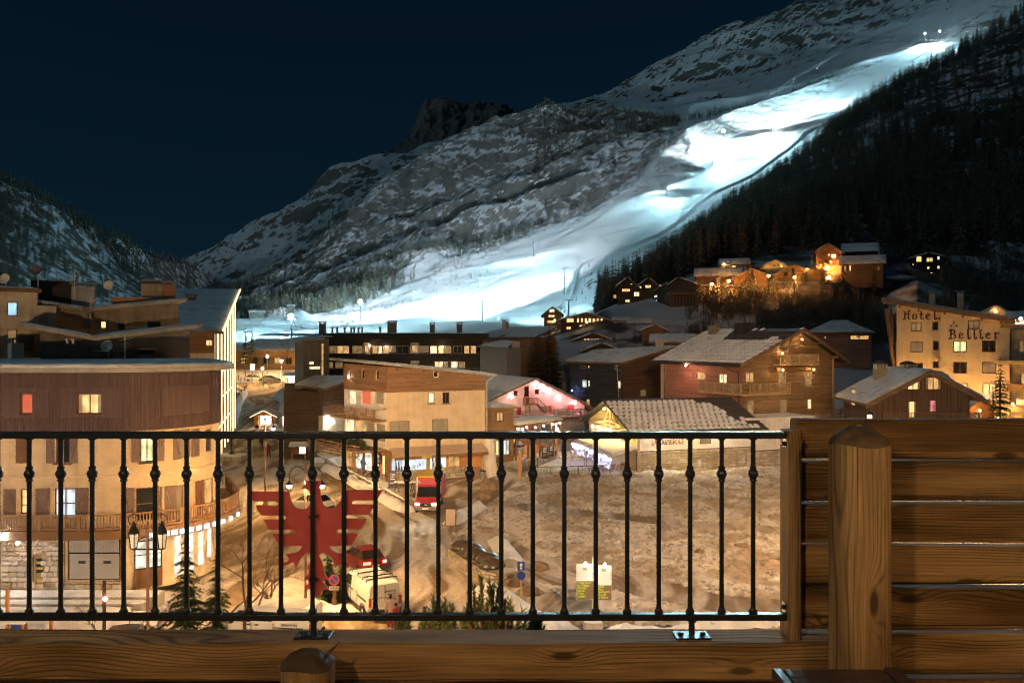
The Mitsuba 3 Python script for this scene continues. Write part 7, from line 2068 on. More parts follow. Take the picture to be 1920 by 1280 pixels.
def rear_print(k, tr):
    m = letters('SERVICE', .11, True, .006)
    put(k, 'lettering', tr((np.stack([np.full(len(m[0]), -2.435) - m[0][:, 2], -(.0 + m[0][:, 0] - .05) , 1.42 + m[0][:, 1]], 1), m[1])), 'print_black')
    put(k, 'lettering', tr(cat(*[bx(-2.445, -2.43, -.6, -.1, z, z + .03) for z in (1.0, 1.08, 1.3)])), 'plastic_black')


vehicle('white_van', 'white van with dark roof bars seen from behind, right of the no parking sign', 'van', (-7.75, 46.6, 0), math.radians(118), VAN, 'van_white', van_glass(False), tl(.0), None, extra=van_extra(True, rear_print), hw=.95)
CAR = [(-2.05, .5, .85, .70, .62), (-2.0, .36, .98, .82, .74), (-1.6, .26, 1.02, .86, .78), (-.4, .24, .98, .88, .80), (.8, .24, .96, .87, .78), (1.6, .28, .86, .84, .70), (1.98, .34, .70, .74, .6), (2.05, .42, .6, .62, .5)]


def car_top(mat, snowy=False):
    def fn(k, tr):
        cab = [(-1.75, .95, 1.0, .72, .66), (-1.25, .95, 1.42, .74, .60), (-.5, .95, 1.50, .75, .60), (.15, .95, 1.44, .75, .58), (.95, .93, .98, .72, .66)]
        rings = [np.stack([q[:, 0] * 0 + x, q[:, 0] * (wb + (wt - wb) * (q[:, 1] + .5)), z0 + (q[:, 1] + .5) * (z1 - z0)], 1) for x, z0, z1, wb, wt in cab for q in (rrect(2, 1, .2, 4),)]
        put(k, 'cabin_glass', tr(loft(rings)), 'glass_dark', smooth=35)
        put(k, 'roof', tr(hull([(x, s * y, z) for x, y, z in ((-1.3, .58, 1.43), (-.5, .6, 1.52), (.12, .56, 1.46), (-1.2, .5, 1.5), (0, .5, 1.5)) for s in (-1, 1)])), 'snow' if snowy else mat)
        put(k, 'pillar', tr(cat(*[tube([a, b], .035, 5) for s in (-1, 1) for a, b in (((.95, s * .70, .98), (.15, s * .59, 1.45)), ((-.45, s * .77, .97), (-.5, s * .61, 1.5)), ((-1.75, s * .70, 1.0), (-1.25, s * .60, 1.44)))])), mat)
        put(k, 'bumper', tr(cat(cbx(1.95, 2.1, -.75, .75, .3, .5, .05), cbx(-2.12, -1.95, -.78, .78, .34, .54, .05))), 'plastic_black')
        put(k, 'plate', tr(bx(-2.14, -2.12, -.26, .26, .58, .68)), 'sign_white')
    return fn


vehicle('red_car', 'red car with glowing tail lights beyond the barred white van', 'car', (-9.55, 54.6, 0), math.radians(122), CAR, 'car_red', (), [((-2.03, .55, .82), (.24, .09), 2.6), ((-2.03, -.62, .82), (.12, .09), 4.0)], None, ((1.3, .31), (-1.3, .31)), .86, car_top('car_red'))
vehicle('dark_car', 'dark car under the bare shrubs at the lower left, tinted red', 'car', (-17.0, 38.8, 0), math.radians(8), CAR, 'car_dark', (), [((-2.03, s * .6, .82), (.18, .08), 0) for s in (-1, 1)], [((2.02, s * .55, .62), (.16, .07), 0) for s in (-1, 1)], ((1.3, .31), (-1.3, .31)), .86, car_top('car_dark'))
for px, py, ang, m, sn, lb in ((508, 717, 20, 'car_dark', False, 'dark car parked across the far end of the street'), (478, 715, 5, 'van_white', True, 'snow covered car left of the dark one at the far end of the street'), (582, 958, 150, 'van_white', False, 'pale car seen through the right bay of the red eagle')):
    p = gp(px, py)
    vehicle('parked_car', lb, 'car', p + [0, 0, .05], math.radians(ang), CAR, m, (), None, None, ((1.3, .31), (-1.3, .31)), .86, car_top(m, sn))


def truck_extra(k, tr):
    put(k, 'cargo_box', tr(cbx(-2.9, .55, -1.05, 1.05, .75, 2.72, .05)), 'truck_red')
    put(k, 'tarp', tr(cbx(-2.9, .60, -1.08, 1.08, 2.73, 2.90, .05)), 'tarp_yellow')
    put(k, 'box_frame', tr(cat(*[bx(.52, .60, s * 1.0 - .05, s * 1.0 + .05, .8, 2.7) for s in (-1, 1)], *[tube([(.6, s * 1.0, 2.65), (.62, s * .7, 2.25)], .03, 5) for s in (-1, 1)])), 'van_white')
    put(k, 'grille', tr(cbx(2.42, 2.5, -.5, .5, .62, .88, .02)), 'plastic_black')
    put(k, 'badge', tr(cbx(2.5, 2.53, -.09, .09, .72, .82, .01)), 'chrome')
    put(k, 'bumper', tr(cbx(2.25, 2.56, -.95, .95, .30, .60, .05)), 'tin_grey')
    put(k, 'plate', tr(bx(2.565, 2.58, -.28, .28, .40, .52)), 'sign_white')
    put(k, 'mirror', tr(cat(*[cbx(1.5, 1.65, s * 1.15 - .1, s * 1.15 + .1, 1.2, 1.6, .03) for s in (-1, 1)])), 'plastic_black')


CAB = [(.6, .5, 2.15, .92, .84), (1.0, .45, 2.22, .95, .86), (1.35, .45, 2.12, .95, .84), (1.95, .45, 1.28, .94, .84), (2.3, .45, 1.05, .92, .80), (2.48, .5, .9, .85, .72)]
vehicle('red_truck', 'red box truck with yellow top and lit headlights driving up the snowy road', 'truck', (-7.15, 74.0, .05), math.radians(-92), CAB, 'truck_red', [('windscreen', [(1.38, -.76, 2.06), (1.38, .76, 2.06), (1.92, -.84, 1.34), (1.92, .84, 1.34), (1.42, -.76, 2.1), (1.42, .76, 2.1), (1.97, -.84, 1.36), (1.97, .84, 1.36)])],
        None, [((2.47, s * .70, .82), (.2, .11), 1.0) for s in (-1, 1)], ((1.7, .36), (-1.9, .36)), .95, truck_extra)
for s in (-.7, .7):
    spot('headlight_beam' + ('_left' if s < 0 else '_right'), (-7.15 + s, 71.2, .9), (-7.15 + s, 62, -.2), 160, (1, .9, .65), 32, 12, .6)

# ---------------------------------------------------------------- people
def solid(bones, rad, edge=.035, it=6):
    out = m3.Manifold()
    for a, b, ra, rb in bones:
        s = [m3.Manifold.sphere(r, 12).translate(list(map(float, p))) for p, r in ((a, ra), (b, rb))]
        out = out + m3.Manifold.batch_hull(s)
    out = out.refine_to_length(edge)
    m = out.to_mesh()
    t = trimesh.Trimesh(m.vert_properties[:, :3], m.tri_verts, process=True)
    trimesh.smoothing.filter_taubin(t, iterations=it)
    return np.array(t.vertices), np.array(t.faces)


def figure(pose):
    """A standing or walking figure 1.74 m tall, facing +x: (body, jacket, trousers, shoes, hair, scarf)."""
    A = lambda *q: np.array(q, float)
    st, lean, arm = pose
    hipz, sh = .92, 1.44
    lz = A(lean, 0, 0)
    body, jac, tro, shoe = [], [], [], []
    pel, chest, neck = A(0, 0, .96), A(.0, 0, 1.28) + lz * .6, A(0, 0, 1.46) + lz
    head = A(.03, 0, 1.62) + lz * 1.2
    body += [(pel, chest, .13, .14), (chest, neck, .13, .06), (neck, head - A(0, 0, .03), .055, .06), (head - A(.0, 0, .02), head + A(-.01, 0, .04), .085, .092), (head + A(.05, 0, -.06), head + A(.03, 0, -.02), .05, .06)]
    body += [(head + A(.085, 0, -.01), head + A(.10, 0, -.03), .012, .014), (head + A(-.01, -.088, -.01), head + A(-.01, .088, -.01), .016, .016)]
    jac += [(pel - A(0, 0, .04), chest, .17, .175), (chest, neck - A(0, 0, .03), .165, .085)]
    for s in (-1, 1):
        hip = A(0, s * .095, .93)
        kn = A(.10 * s * st + .03, s * .10, .50)
        an = A(.24 * s * st - .05, s * .10, .09 + .05 * max(0, -s * st))
        body += [(hip, kn, .085, .055), (kn, an, .052, .038)]
        tro += [(pel, hip, .13, .12), (hip, kn, .105, .075), (kn, an + A(0, 0, .03), .075, .07)]
        shoe += [(an + A(-.04, 0, -.03), an + A(.15, 0, -.045), .05, .042)]
        shd = A(0, s * .19, 1.40) + lz * .9
        el = shd + A(-.10 * s * st * arm + .02, s * .06, -.28)
        wr = el + A(.12 - .08 * s * st, -s * .02, -.22)
        body += [(chest + A(0, 0, .08), shd, .09, .06), (shd, el, .05, .038), (el, wr, .036, .026)]
        jac += [(chest + A(0, 0, .08), shd, .13, .085), (shd, el, .082, .068), (el, wr, .068, .055)]
        d = (wr - el) / np.linalg.norm(wr - el)
        palm = wr + d * .08
        body += [(wr, palm, .026, .034)]
        for q, L in ((-.026, .06), (-.009, .075), (.009, .07), (.026, .055)):
            b0 = palm + A(q, 0, 0)
            b1 = b0 + d * L * .55
            b2 = b1 + (d + A(0, -s * .6, 0)) * L * .4
            body += [(b0, b1, .0095, .009), (b1, b2, .009, .008)]
        th = wr + d * .03 + A(.028, -s * .005, 0)
        body += [(th, th + d * .04 + A(.022, -s * .01, 0), .011, .0095)]
    hair = [(head + A(-.02, 0, .035), head + A(.0, 0, .06), .098, .085), (head + A(-.06, 0, .03), head + A(-.05, 0, -.05), .07, .06)]
    return [solid(body, 0, .03), solid(jac, 0, .05), solid(tro, 0, .05), solid(shoe, 0, .04, 3), solid(hair, 0, .04, 4)]


figs = [figure((.8, .05, 1)), figure((.25, .0, .6)), figure((.55, .16, .2))]


def person(label, p, ang, f, jacket, trousers='cloth_dark', hair='hair', scale=1.0, group=None, ski=False):
    k = thing('person', label, 'person', group)
    tr = lambda m: (m[0] * scale @ rot(ang).T + p, m[1])
    b, j, t, s, h = figs[f]
    scene[k] = ply_of(tr(b), 'skin', 40)
    put(k, 'jacket', tr(j), jacket, 40), put(k, 'trousers', tr(t), trousers, 40), put(k, 'shoe', tr(s), 'plastic_black'), put(k, 'hair', tr(h), hair, 40)
    if ski:
        q = thing('pair_of_skis', 'skis under the feet of a skier on the run', 'skis', 'skis of the skiers')
        put(q, 'ski', tr(cat(*[bx(-.7, .9, y - .05, y + .05, -.02, .05) for y in (-.12, .12)])), 'print_black')
    return k


pj = gp(728, 1163)
person('person in a pale top and red trousers behind the barred white van, left of another', P(732, 1160, 43.2) * [1, 1, 0], 1.9, 1, 'cloth_pale', 'cloth_red', 'hair', .98)
person('dark haired person in a dark red jacket behind the barred white van', P(746, 1160, 42.6) * [1, 1, 0], 2.4, 2, 'cloth_red', 'cloth_dark', 'hair', .82)
person('person in a blue coat at the top of the shop stairs', FL.at(6.3, 1.2, .75), 1.2, 1, 'cloth_blue', 'cloth_blue')
for px, py, a, f, c, lb in ((425, 749, 1.6, 0, 'cloth_dark', 'walker in dark clothes by the bollards of the upper street, left of another'), (441, 748, 1.6, 1, 'cloth_dark', 'walker in dark clothes by the bollards of the upper street, right of another'), (419, 812, -1.5, 0, 'cloth_dark', 'lone walker on the left side of the amber street'), (491, 842, 2.6, 2, 'cloth_dark', 'walker crossing the street below the market hut'),
                            (504, 858, 2.4, 0, 'cloth_red', 'walker nearer than the other one on the street below the market hut')):
    person(lb, gp(px, py), a, f, c)
ski_spots = [(1387, 284, 1085), (1349, 268, 1095), (1447, 243, 1170), (986, 486, 690), (1003, 560, 560), (951, 573, 540), (905, 587, 520), (1273, 352, 930), (1249, 357, 915), (1190, 388, 850), (1236, 360, 905), (882, 598, 500)]
for i, (px, py, d) in enumerate(ski_spots):
    person('skier in dark clothes, a speck on the white run', P(px, py, d), i * 1.3, 2, ('cloth_dark', 'cloth_red', 'cloth_dark')[i % 3], 'cloth_dark', 'hair', 1.25, 'skiers on the lit run')

# ---------------------------------------------------------------- street furniture
def lantern(k, at, lit=None, s=1.0, color=WARM):
    x, y, z = at
    a = np.arange(6) / 6 * 2 * math.pi
    q = lambda r, h: np.stack([x + r * s * np.cos(a), y + r * s * np.sin(a), a * 0 + z + h * s], 1)
    put(k, 'lantern_frame', cat(loft([q(.24, .62), q(.20, .74), q(.07, .98), q(.03, 1.12)]), loft([q(.12, -.02), q(.14, .04)]), *[tube([(x + .13 * s * math.cos(b), y + .13 * s * math.sin(b), z), (x + .21 * s * math.cos(b), y + .21 * s * math.sin(b), z + .62 * s)], .016 * s, 4) for b in a]), 'iron')
    if lit:
        bulb(k, 'lamp', (x, y, z + .30 * s), .12 * s, color, lit, 1.2)
    else:
        put(k, 'lantern_glass', loft([q(.125, .03), q(.20, .60)]), 'sign_white')


def double_lamp(px, d, ytop, lits, label, spread=.57, hang=True, color=WARM, s=1.0):
    x = (px - CX) / FOC * d
    zt = EYE[2] - (ytop - CY) / FOC * d
    k = thing('street_lamp', label, 'street lamp')
    put(k, 'pole', cat(tube([(x, d, 0), (x, d, 1.0), (x, d, zt)], [.11, .07, .055], 10), lathe([(.2, 0), (.2, .3), (.12, .5)], 12, (x, d, 0)), lathe([(.04, 0), (.07, .08), (.02, .2)], 8, (x, d, zt))), 'pole_brown')
    for i, sd in enumerate((-1, 1)):
        if hang:
            pts = [(x, d, zt - .5)] + [(x + sd * (spread - spread * .5 * (1 + math.cos(t))), d, zt - .5 + .55 * math.sin(t)) for t in np.linspace(0, math.pi, 9)] + [(x + sd * spread, d, zt - .75)]
            put(k, 'arm', tube(pts, .03, 6), 'iron')
            put(k, 'shade', lathe([(.20 * s, -.14), (.16 * s, -.04), (.05 * s, .06), (.03 * s, .14)], 10, (x + sd * spread, d, zt - .8)), 'iron')
            if lits[i]:
                bulb(k, 'lamp', (x + sd * spread, d, zt - 1.0), .13, color, lits[i], 1.5)
        else:
            put(k, 'arm', cat(tube([(x, d, zt - .95), (x + sd * spread, d, zt - .95)], .03, 6), tube([(x, d, zt - .4), (x + sd * spread * .6, d, zt - .55), (x + sd * spread, d, zt - .93)], .02, 5), tube([(x + sd * spread + .22 * math.cos(t), d, zt + .25 + .22 * math.sin(t)) for t in np.linspace(0, 5.5, 12)], .02, 4)), 'iron')
            lantern(k, (x + sd * spread, d, zt - .93), lits[i], s)
    return k


double_lamp(277, 34.5, 985, (0, 0), 'brown post with two unlit white glass lanterns before the corner house', .57, False)
double_lamp(573, 46, 876, (270, 220), 'double street lamp with curled arms behind the red eagle head', .88, True, AMBER)
double_lamp(497, 75, 782, (0, 520), 'tall double street lamp with one glaring lamp just above the handrail', .72, True, AMBER)
for i, (px, py, d, pw, h, lb) in enumerate(((492, 690, 178, 420, 6, 'round amber street lamp left of the taller one at the far street end'), (528, 676, 190, 420, 7, 'taller amber street lamp at the far street end'), (501, 668, 196, 200, 6, 'small far amber lamp between the two larger ones'))):
    p = P(px, py, d)
    k = thing('street_lamp', lb, 'street lamp')
    put(k, 'pole', tube([p - [0, 0, h + 2], p - [0, 0, .3]], .09, 6), 'pole_pale')
    put(k, 'cap', lathe([(.45, .28), (.3, .45), (.05, .55)], 8, p), 'plastic_black')
    bulb(k, 'lamp', p, .27, AMBER, pw, 1.4)
p = P(473, 688, 180)
k = thing('light_box', 'white glowing light box sign on a post left of the far street lamps', 'sign')
put(k, 'box', bx(p[0] - .4, p[0] + .4, p[1] - .2, p[1] + .2, p[2] - .7, p[2] + .6), 'lit_pane', emit=(3, 2.6, 1.8), weight=.2)
put(k, 'post', tube([p - [0, 0, 5], p - [0, 0, .7]], .08, 6), 'tin_grey')
p = P(552, 714, 150)
k = thing('market_stall', 'low stall blazing white under the grey tower', 'stall')
put(k, 'counter', bx(p[0] - 1.6, p[0] + 1.6, p[1] - .5, p[1] + 1.5, p[2] - 4, p[2] - .4), 'wood_brown')
put(k, 'roof', slab([p + [-2, -.8, 1.1], p + [2, -.8, 1.1], p + [2, 1.8, 1.5], p + [-2, 1.8, 1.5]], .12), 'snow_roof')
put(k, 'light_panel', bx(p[0] - 1.3, p[0] + 1.3, p[1] + .9, p[1] + 1.0, p[2] - .3, p[2] + .9), 'lit_pane', emit=(7, 6.4, 5.0), weight=.7)
# market hut
p = gp(496, 801)
MH = thing('market_hut', 'small wooden market hut with snowy gable roof and glaring white counter', 'hut')
w = 1.75
put(MH, 'wall', cat(bx(p[0] - w, p[0] - w * .62, p[1], p[1] + .1, 0, 2.3), bx(p[0] + w * .62, p[0] + w, p[1], p[1] + .1, 0, 2.3), bx(p[0] - w, p[0] + w, p[1], p[1] + .1, 0, .6), bx(p[0] - w, p[0] - w + .1, p[1] + .1, p[1] + 2.4, 0, 2.3), bx(p[0] + w - .1, p[0] + w, p[1] + .1, p[1] + 2.4, 0, 2.3), bx(p[0] - w, p[0] + w, p[1] + 2.4, p[1] + 2.5, 0, 2.3),
                       hull([(p[0] - w, p[1] + .02, 2.3), (p[0] + w, p[1] + .02, 2.3), (p[0], p[1] + .02, 3.1), (p[0] - w, p[1] + .1, 2.3), (p[0] + w, p[1] + .1, 2.3), (p[0], p[1] + .1, 3.1)])), 'wood_orange')
for s in (-1, 1):
    c = [np.array([p[0] + s * (w + .5), p[1] - .6, 2.15]), np.array([p[0], p[1] - .6, 3.25]), np.array([p[0], p[1] + 2.9, 3.25]), np.array([p[0] + s * (w + .5), p[1] + 2.9, 2.15])]
    k = put(MH, 'roof', slab(c if s < 0 else c[::-1], .1), 'wood_pale')
    put(k, 'snow', snow_on(c if s < 0 else [c[1], c[0], c[3], c[2]], .28, .3, .05, 5 + s), 'snow', smooth=True)
put(MH, 'counter_light', bx(p[0] - w * .6, p[0] + w * .6, p[1] + 1.2, p[1] + 1.3, .7, 2.2), 'lit_pane', emit=(4.5, 4.3, 3.6), weight=.8)
put(MH, 'light_string', cat(*[tube([(p[0] + s * (w + .5), p[1] - .65, 2.05), (p[0], p[1] - .65, 3.15)], .05, 4) for s in (-1, 1)]), 'lit_pane', emit=(2.5, 2.0, 1.2), weight=.2)
bulb(MH, 'lamp', (p[0], p[1] + .6, 2.1), .14, WHITE, 26, 1.0)
for px, py, lb in ((535, 800, 'pale upright freezer case glowing beside the market hut'),):
    q = gp(px, py)
    k = thing('drinks_case', lb, 'case')
    put(k, 'case', bx(q[0] - .45, q[0] + .45, q[1] - .3, q[1] + .4, 0, 2.3), 'frame_white'), put(k, 'lit_door', bx(q[0] - .36, q[0] + .36, q[1] - .34, q[1] - .31, .6, 2.2), 'lit_pane', emit=(1.6, 1.5, 1.2), weight=.1)
for px, py, d0 in ((556, 803, 0), (566, 806, 1)):
    q = gp(px, py)
    k = thing('deck_stairs', 'left flight of timber deck stairs beside the market hut' if d0 == 0 else 'right flight of timber deck stairs beside the small brown house', 'stairs')
    put(k, 'rail', cat(*[tube([q + [s * .9, 0, .9], q + [s * .9, 2.5, 2.6]], .06, 5) for s in (-1, 1)], *[tube([q + [s * .9, 1.2 * t, .8 * t], q + [s * .9, 1.2 * t, .8 * t + 1.0]], .05, 5) for s in (-1, 1) for t in (0, 1, 2)]), 'wood_pale')
    for i in range(8):
        put(k, 'step', bx(q[0] - .85, q[0] + .85, q[1] + i * .3, q[1] + i * .3 + .28, i * .2, i * .2 + .08), 'wood_balcony')
q = gp(560, 864)
k = thing('crib_hut', 'small roofed display box on legs with a bright panel, before the shop terrace', 'display box')
put(k, 'box', bx(q[0] - 1.0, q[0] + .9, q[1], q[1] + 1.0, .8, 1.75), 'wood_brown'), put(k, 'leg', cat(*[bx(q[0] + a, q[0] + a + .12, q[1] + .1, q[1] + .22, 0, .8) for a in (-.9, .7)]), 'wood_pale')
put(k, 'roof', hull([(q[0] + a, q[1] + b, c) for a, b, c in ((-1.2, -.2, 1.75), (1.1, -.2, 1.75), (-1.2, 1.2, 1.75), (1.1, 1.2, 1.75), (-1.2, .5, 2.3), (1.1, .5, 2.3))]), 'snow_roof')
put(k, 'panel', bx(q[0] + .05, q[0] + .85, q[1] - .03, q[1] - .01, .9, 1.7), 'lit_pane', emit=(1.5, 1.4, 1.1), weight=.1)
# bollards along the upper street
bol = [('post', ply_of(cat(lathe([(.12, 0), (.12, .9), (.15, .95), (.10, 1.05)], 10)), 'wood_brown'))]
copies('bollard', bol, [mat4(gp(px, py)) for px, py in ((422, 792), (428, 781), (433, 771), (438, 762), (443, 753), (448, 746), (453, 740), (458, 733), (462, 728), (452, 716), (447, 712), (460, 712))], 'dark wooden bollard along the left side of the upper street', 'bollard', 'bollards of the upper street')
# low snowy rail between street and shop terrace
k = thing('low_rail', 'low timber rail carrying snow between the street and the shop terrace', 'fence')
ln = [gp(*q) for q in ((575, 852), (630, 884), (690, 916), (740, 944), (763, 957))]
put(k, 'rail', tube([q + [0, 0, .75] for q in ln], .07, 6), 'wood_balcony'), put(k, 'snow', tube([q + [0, 0, .86] for q in ln], .10, 7), 'snow')
for a, b in zip(ln[:-1], ln[1:]):
    for t in (0, .33, .67):
        c = a * (1 - t) + b * t
        put(k, 'post', tube([c, c + [0, 0, .8]], .06, 5), 'wood_balcony')


def fence(label, pts, h, big=None):
    k = thing('railing_fence', label, 'fence')
    for a, b in zip(pts[:-1], pts[1:]):
        L = np.linalg.norm(b - a)
        put(k, 'rail', cat(tube([a + [0, 0, h], b + [0, 0, h]], .05, 5), tube([a + [0, 0, .12], b + [0, 0, .12]], .035, 5)), 'wood_brown')
        put(k, 'bar', cat(*[tube([a + (b - a) * t + [0, 0, .12], a + (b - a) * t + [0, 0, h]], .012, 4, False) for t in np.arange(.16, L, .16) / L]), 'plastic_black', kind='stuff')
        for t in np.linspace(0, 1, max(2, int(L / 2.2) + 1)):
            put(k, 'post', tube([a + (b - a) * t, a + (b - a) * t + [0, 0, h + .05]], .05, 6), 'wood_brown')
    return k


fence('dark barred fence along the top edge of the snow field', [gp(980, 894), gp(1085, 892), gp(1178, 888)], 1.05)
fence('barred fence running back from the big timber post towards the bar', [gp(982, 886), gp(1042, 861), gp(1100, 858), gp(1145, 866)], 1.05)
p = gp(975, 897)
k = thing('gate_post', 'stout orange brown timber post where the two barred fences meet', 'post')
put(k, 'post', cat(bx(p[0] - .16, p[0] + .16, p[1] - .16, p[1] + .16, -.1, 2.7)), 'wood_orange')
put(k, 'cap', hull([(p[0] + a, p[1] + b, 2.7) for a in (-.16, .16) for b in (-.16, .16)] + [(p[0] - .16, p[1], 3.0), (p[0] - .1, p[1], 3.0)]), 'wood_pale')
p = gp(1043, 852)
k = thing('gate_post', 'tall timber post with a glowing lamp behind the barred fence', 'post')
put(k, 'post', bx(p[0] - .16, p[0] + .16, p[1] - .16, p[1] + .16, -.1, 3.6), 'wood_orange')
bulb(k, 'lamp', p + [.1, -.35, 3.3], .14, WARM, 18, .8)
# old egg cabin and menu boards
p = gp(971, 856)
k = thing('egg_cabin', 'old dark egg shaped lift cabin on show beside the bar', 'lift cabin')
put(k, 'shell', lathe([(.25, .12), (.62, .3), (.82, .75), (.84, 1.2), (.66, 1.65), (.3, 1.95), (.08, 2.0)], 18, p), 'tin_grey', smooth=40)
put(k, 'window', lathe([(.825, 1.1), (.80, 1.3), (.72, 1.55)], 18, p), 'glass_dark', smooth=40)
put(k, 'hanger', tube([p + [0, 0, 1.95], p + [.3, 0, 2.5], p + [.1, 0, 3.0], p + [-.3, 0, 3.1]], .05, 6), 'plastic_black')
put(k, 'stand', cat(tube([p + [-.9, -.3, 0], p + [.0, 0, .25]], .05, 5), tube([p + [.9, -.3, 0], p + [.0, 0, .25]], .05, 5)), 'plastic_black')
for px, py, s, m, lb in ((1022, 862, 1.0, 'print_black', 'black menu board by the fence, left of a narrow one'), (1034, 858, .7, 'print_black', 'narrow dark menu board right of the other one by the fence'), (736, 916, 1.0, 'sign_navy', 'dark blue poster board leaning on the shop base')):
    p = gp(px, py)
    k = thing('poster_board', lb, 'board')
    w_, h_ = (.42 * s, 1.55) if m != 'sign_navy' else (.38, 1.75)
    put(k, 'panel', hull([(p[0] + a, p[1] + b, c) for a in (-w_, w_) for b, c in ((-.05, .15), (0, .15), (.25, h_), (.3, h_))]), m)
    put(k, 'frame', cat(tube([p + [-w_, -.06, .0], p + [-w_, .24, h_ + .02]], .03, 5), tube([p + [w_, -.06, .0], p + [w_, .24, h_ + .02]], .03, 5)), 'wood_brown')
    put(k, 'print', cat(*[hull([(p[0] + a, p[1] + b, c) for a in (-w_ * .6, w_ * f) for b, c in ((-.075 + (z - .15) * .18, z), (-.06 + (z - .15) * .18, z + .09))]) for z, f in ((1.35, .6), (1.12, .4), (.9, .55), (.5, .2))]), 'sign_white')
p = gp(845, 984)
k = thing('a_board', 'pale folding board standing on the snow beside the red truck', 'board')
for s in (-1, 1):
    put(k, 'panel', hull([p + [a, s * b, c] for a in (-.38, .38) for b, c in ((.42, .0), (.40, .0), (.05, 1.25), (.03, 1.25))]), 'cloth_pale')
    put(k, 'frame', cat(tube([p + [-.4, s * .43, 0], p + [-.4, s * .04, 1.28], p + [.4, s * .04, 1.28], p + [.4, s * .43, 0]], .035, 5)), 'frame_brown')
p = gp(748, 924)
k = thing('trestle', 'snowy trestle table with splayed dark legs left of the red truck', 'trestle table')
put(k, 'top', bx(p[0] - .5, p[0] + 1.6, p[1], p[1] + .8, .95, 1.05), 'snow_roof'), put(k, 'leg', cat(*[tube([p + [a, b, 1.0], p + [a + c, b, 0]], .035, 5) for a, b in ((-.2, 0), (1.3, .1)) for c in (-.25, .25)]), 'plastic_black')
p = gp(905, 900)
k = thing('litter_bin', 'dark litter bin on the snow below the rock pillar', 'bin')
put(k, 'body', lathe([(.26, .1), (.3, .95), (.26, .97)], 12, p), 'tin_grey'), put(k, 'rim', lathe([(.32, .95), (.33, 1.05), (.25, 1.06)], 12, p), 'plastic_black')
# domed containers behind a low curved stone wall
c0, c1 = gp(842, 1052), gp(912, 1098)
dv = (c1 - c0) / np.linalg.norm(c1 - c0)
nv = np.array([dv[1], -dv[0], 0])
nv = nv if nv[1] > 0 else -nv
for i in range(5):
    c = c0 + (c1 - c0) * (i + .3) / 5 + nv * (.75 + .25 * (i % 2))
    k = thing('domed_container', ('farthest', 'second farthest', 'middle', 'second nearest', 'nearest')[i] + ' of the five dark dome lidded containers behind the curved stone wall', 'container')
    put(k, 'drum', lathe([(.70, 0), (.72, .85), (.66, .9)], 18, c), 'stone_grey')
    put(k, 'lid', lathe([(.78, .86), (.80, .96), (.70, 1.18), (.45, 1.36), (.15, 1.43), (.02, 1.44)], 20, c), 'dome_dark', smooth=40)
    put(k, 'rim', lathe([(.80, .86), (.84, .92), (.80, .98)], 20, c), 'plastic_black')
wl = thing('stone_wall', 'low curved stone wall at the roadside holding the domed containers', 'wall')
path_w = [c0 - dv * .4 + nv * .4, c0, c0 + (c1 - c0) * .5 - nv * .15, c1, c1 + dv * .5 + nv * .35, c1 + dv * .75 + nv * 1.1, c1 + dv * .5 + nv * 1.8]
put(wl, 'mortar_core', cat(*[hull([q + o + [0, 0, z] for q in (a, b) for o in (nv * .02 + dv * 0, nv * .3) for z in (-.1, .82)]) for a, b in zip(path_w[:-1], path_w[1:])]), 'mortar')
seg = sg.LineString([q[:2] for q in path_w])


def along(m):
    v = []
    for s_, o, z in m[0]:
        s1_ = min(max(s_, 0), seg.length - .02)
        a, b = seg.interpolate(s1_), seg.interpolate(s1_ + .02)
        t = np.array([b.x - a.x, b.y - a.y]) / .02
        v.append((a.x + t[1] * o, a.y - t[0] * o, z))
    return np.array(v), np.asarray(m[1])


stone_course(wl, along, 0, seg.length, 0, .85, .36, .22, ['stone_tan', 'stone_tan', 'stone_grey'], .10, (), 61)
# road signs
p = gp(977, 1132)
k = thing('road_sign', 'pair of blue road signs on a thin yellow pole, white arrow above a round plate', 'road sign')
put(k, 'pole', tube([p, p + [0, 0, 2.15]], .035, 8), 'pole_yellow')
sx, sz_, sy = p[0], p[2] + 1.95, p[1] - .06
put(k, 'arrow_plate', bx(sx - .2, sx + .2, sy, sy + .03, sz_ - .08, sz_ + .42), 'sign_blue')
put(k, 'arrow', mv(hull([(-.04, 0, -.18), (.04, 0, -.18), (-.04, 0, .05), (.04, 0, .05), (-.04, .01, -.18), (.04, .01, .05)]), (sx, sy - .02, sz_ + .17)), 'sign_white')
put(k, 'arrow', mv(hull([(-.12, 0, .03), (.12, 0, .03), (0, 0, .2), (-.12, .01, .03), (.12, .01, .03), (0, .01, .2)]), (sx, sy - .02, sz_ + .17)), 'sign_white')
disc = lambda r, dep: (lambda m: (np.stack([m[0][:, 0], m[0][:, 2], m[0][:, 1]], 1), m[1][:, ::-1]))(lathe([(.01, 0), (r, 0), (r, dep), (.01, dep)], 24))
put(k, 'round_plate', mv(disc(.24, .03), (sx, sy, sz_ - .36)), 'sign_blue')
put(k, 'red_ring', mv(disc(.24, .01), (sx, sy + .035, sz_ - .36)), 'sign_red')
p = gp(627, 1144)
k = thing('road_sign', 'round red rimmed blue no parking sign with a plate on a short wooden post', 'road sign')
put(k, 'post', cat(bx(p[0] - .08, p[0] + .08, p[1] - .05, p[1] + .05, .6, 1.6), bx(p[0] - .13, p[0] + .13, p[1] - .1, p[1] + .1, 0, .62)), 'wood_brown')
sx, sy, sz_ = p[0], p[1] - .1, 1.68
put(k, 'red_disc', mv(disc(.29, .03), (sx, sy, sz_)), 'sign_red'), put(k, 'blue_disc', mv(disc(.21, .02), (sx, sy - .012, sz_)), 'sign_blue')
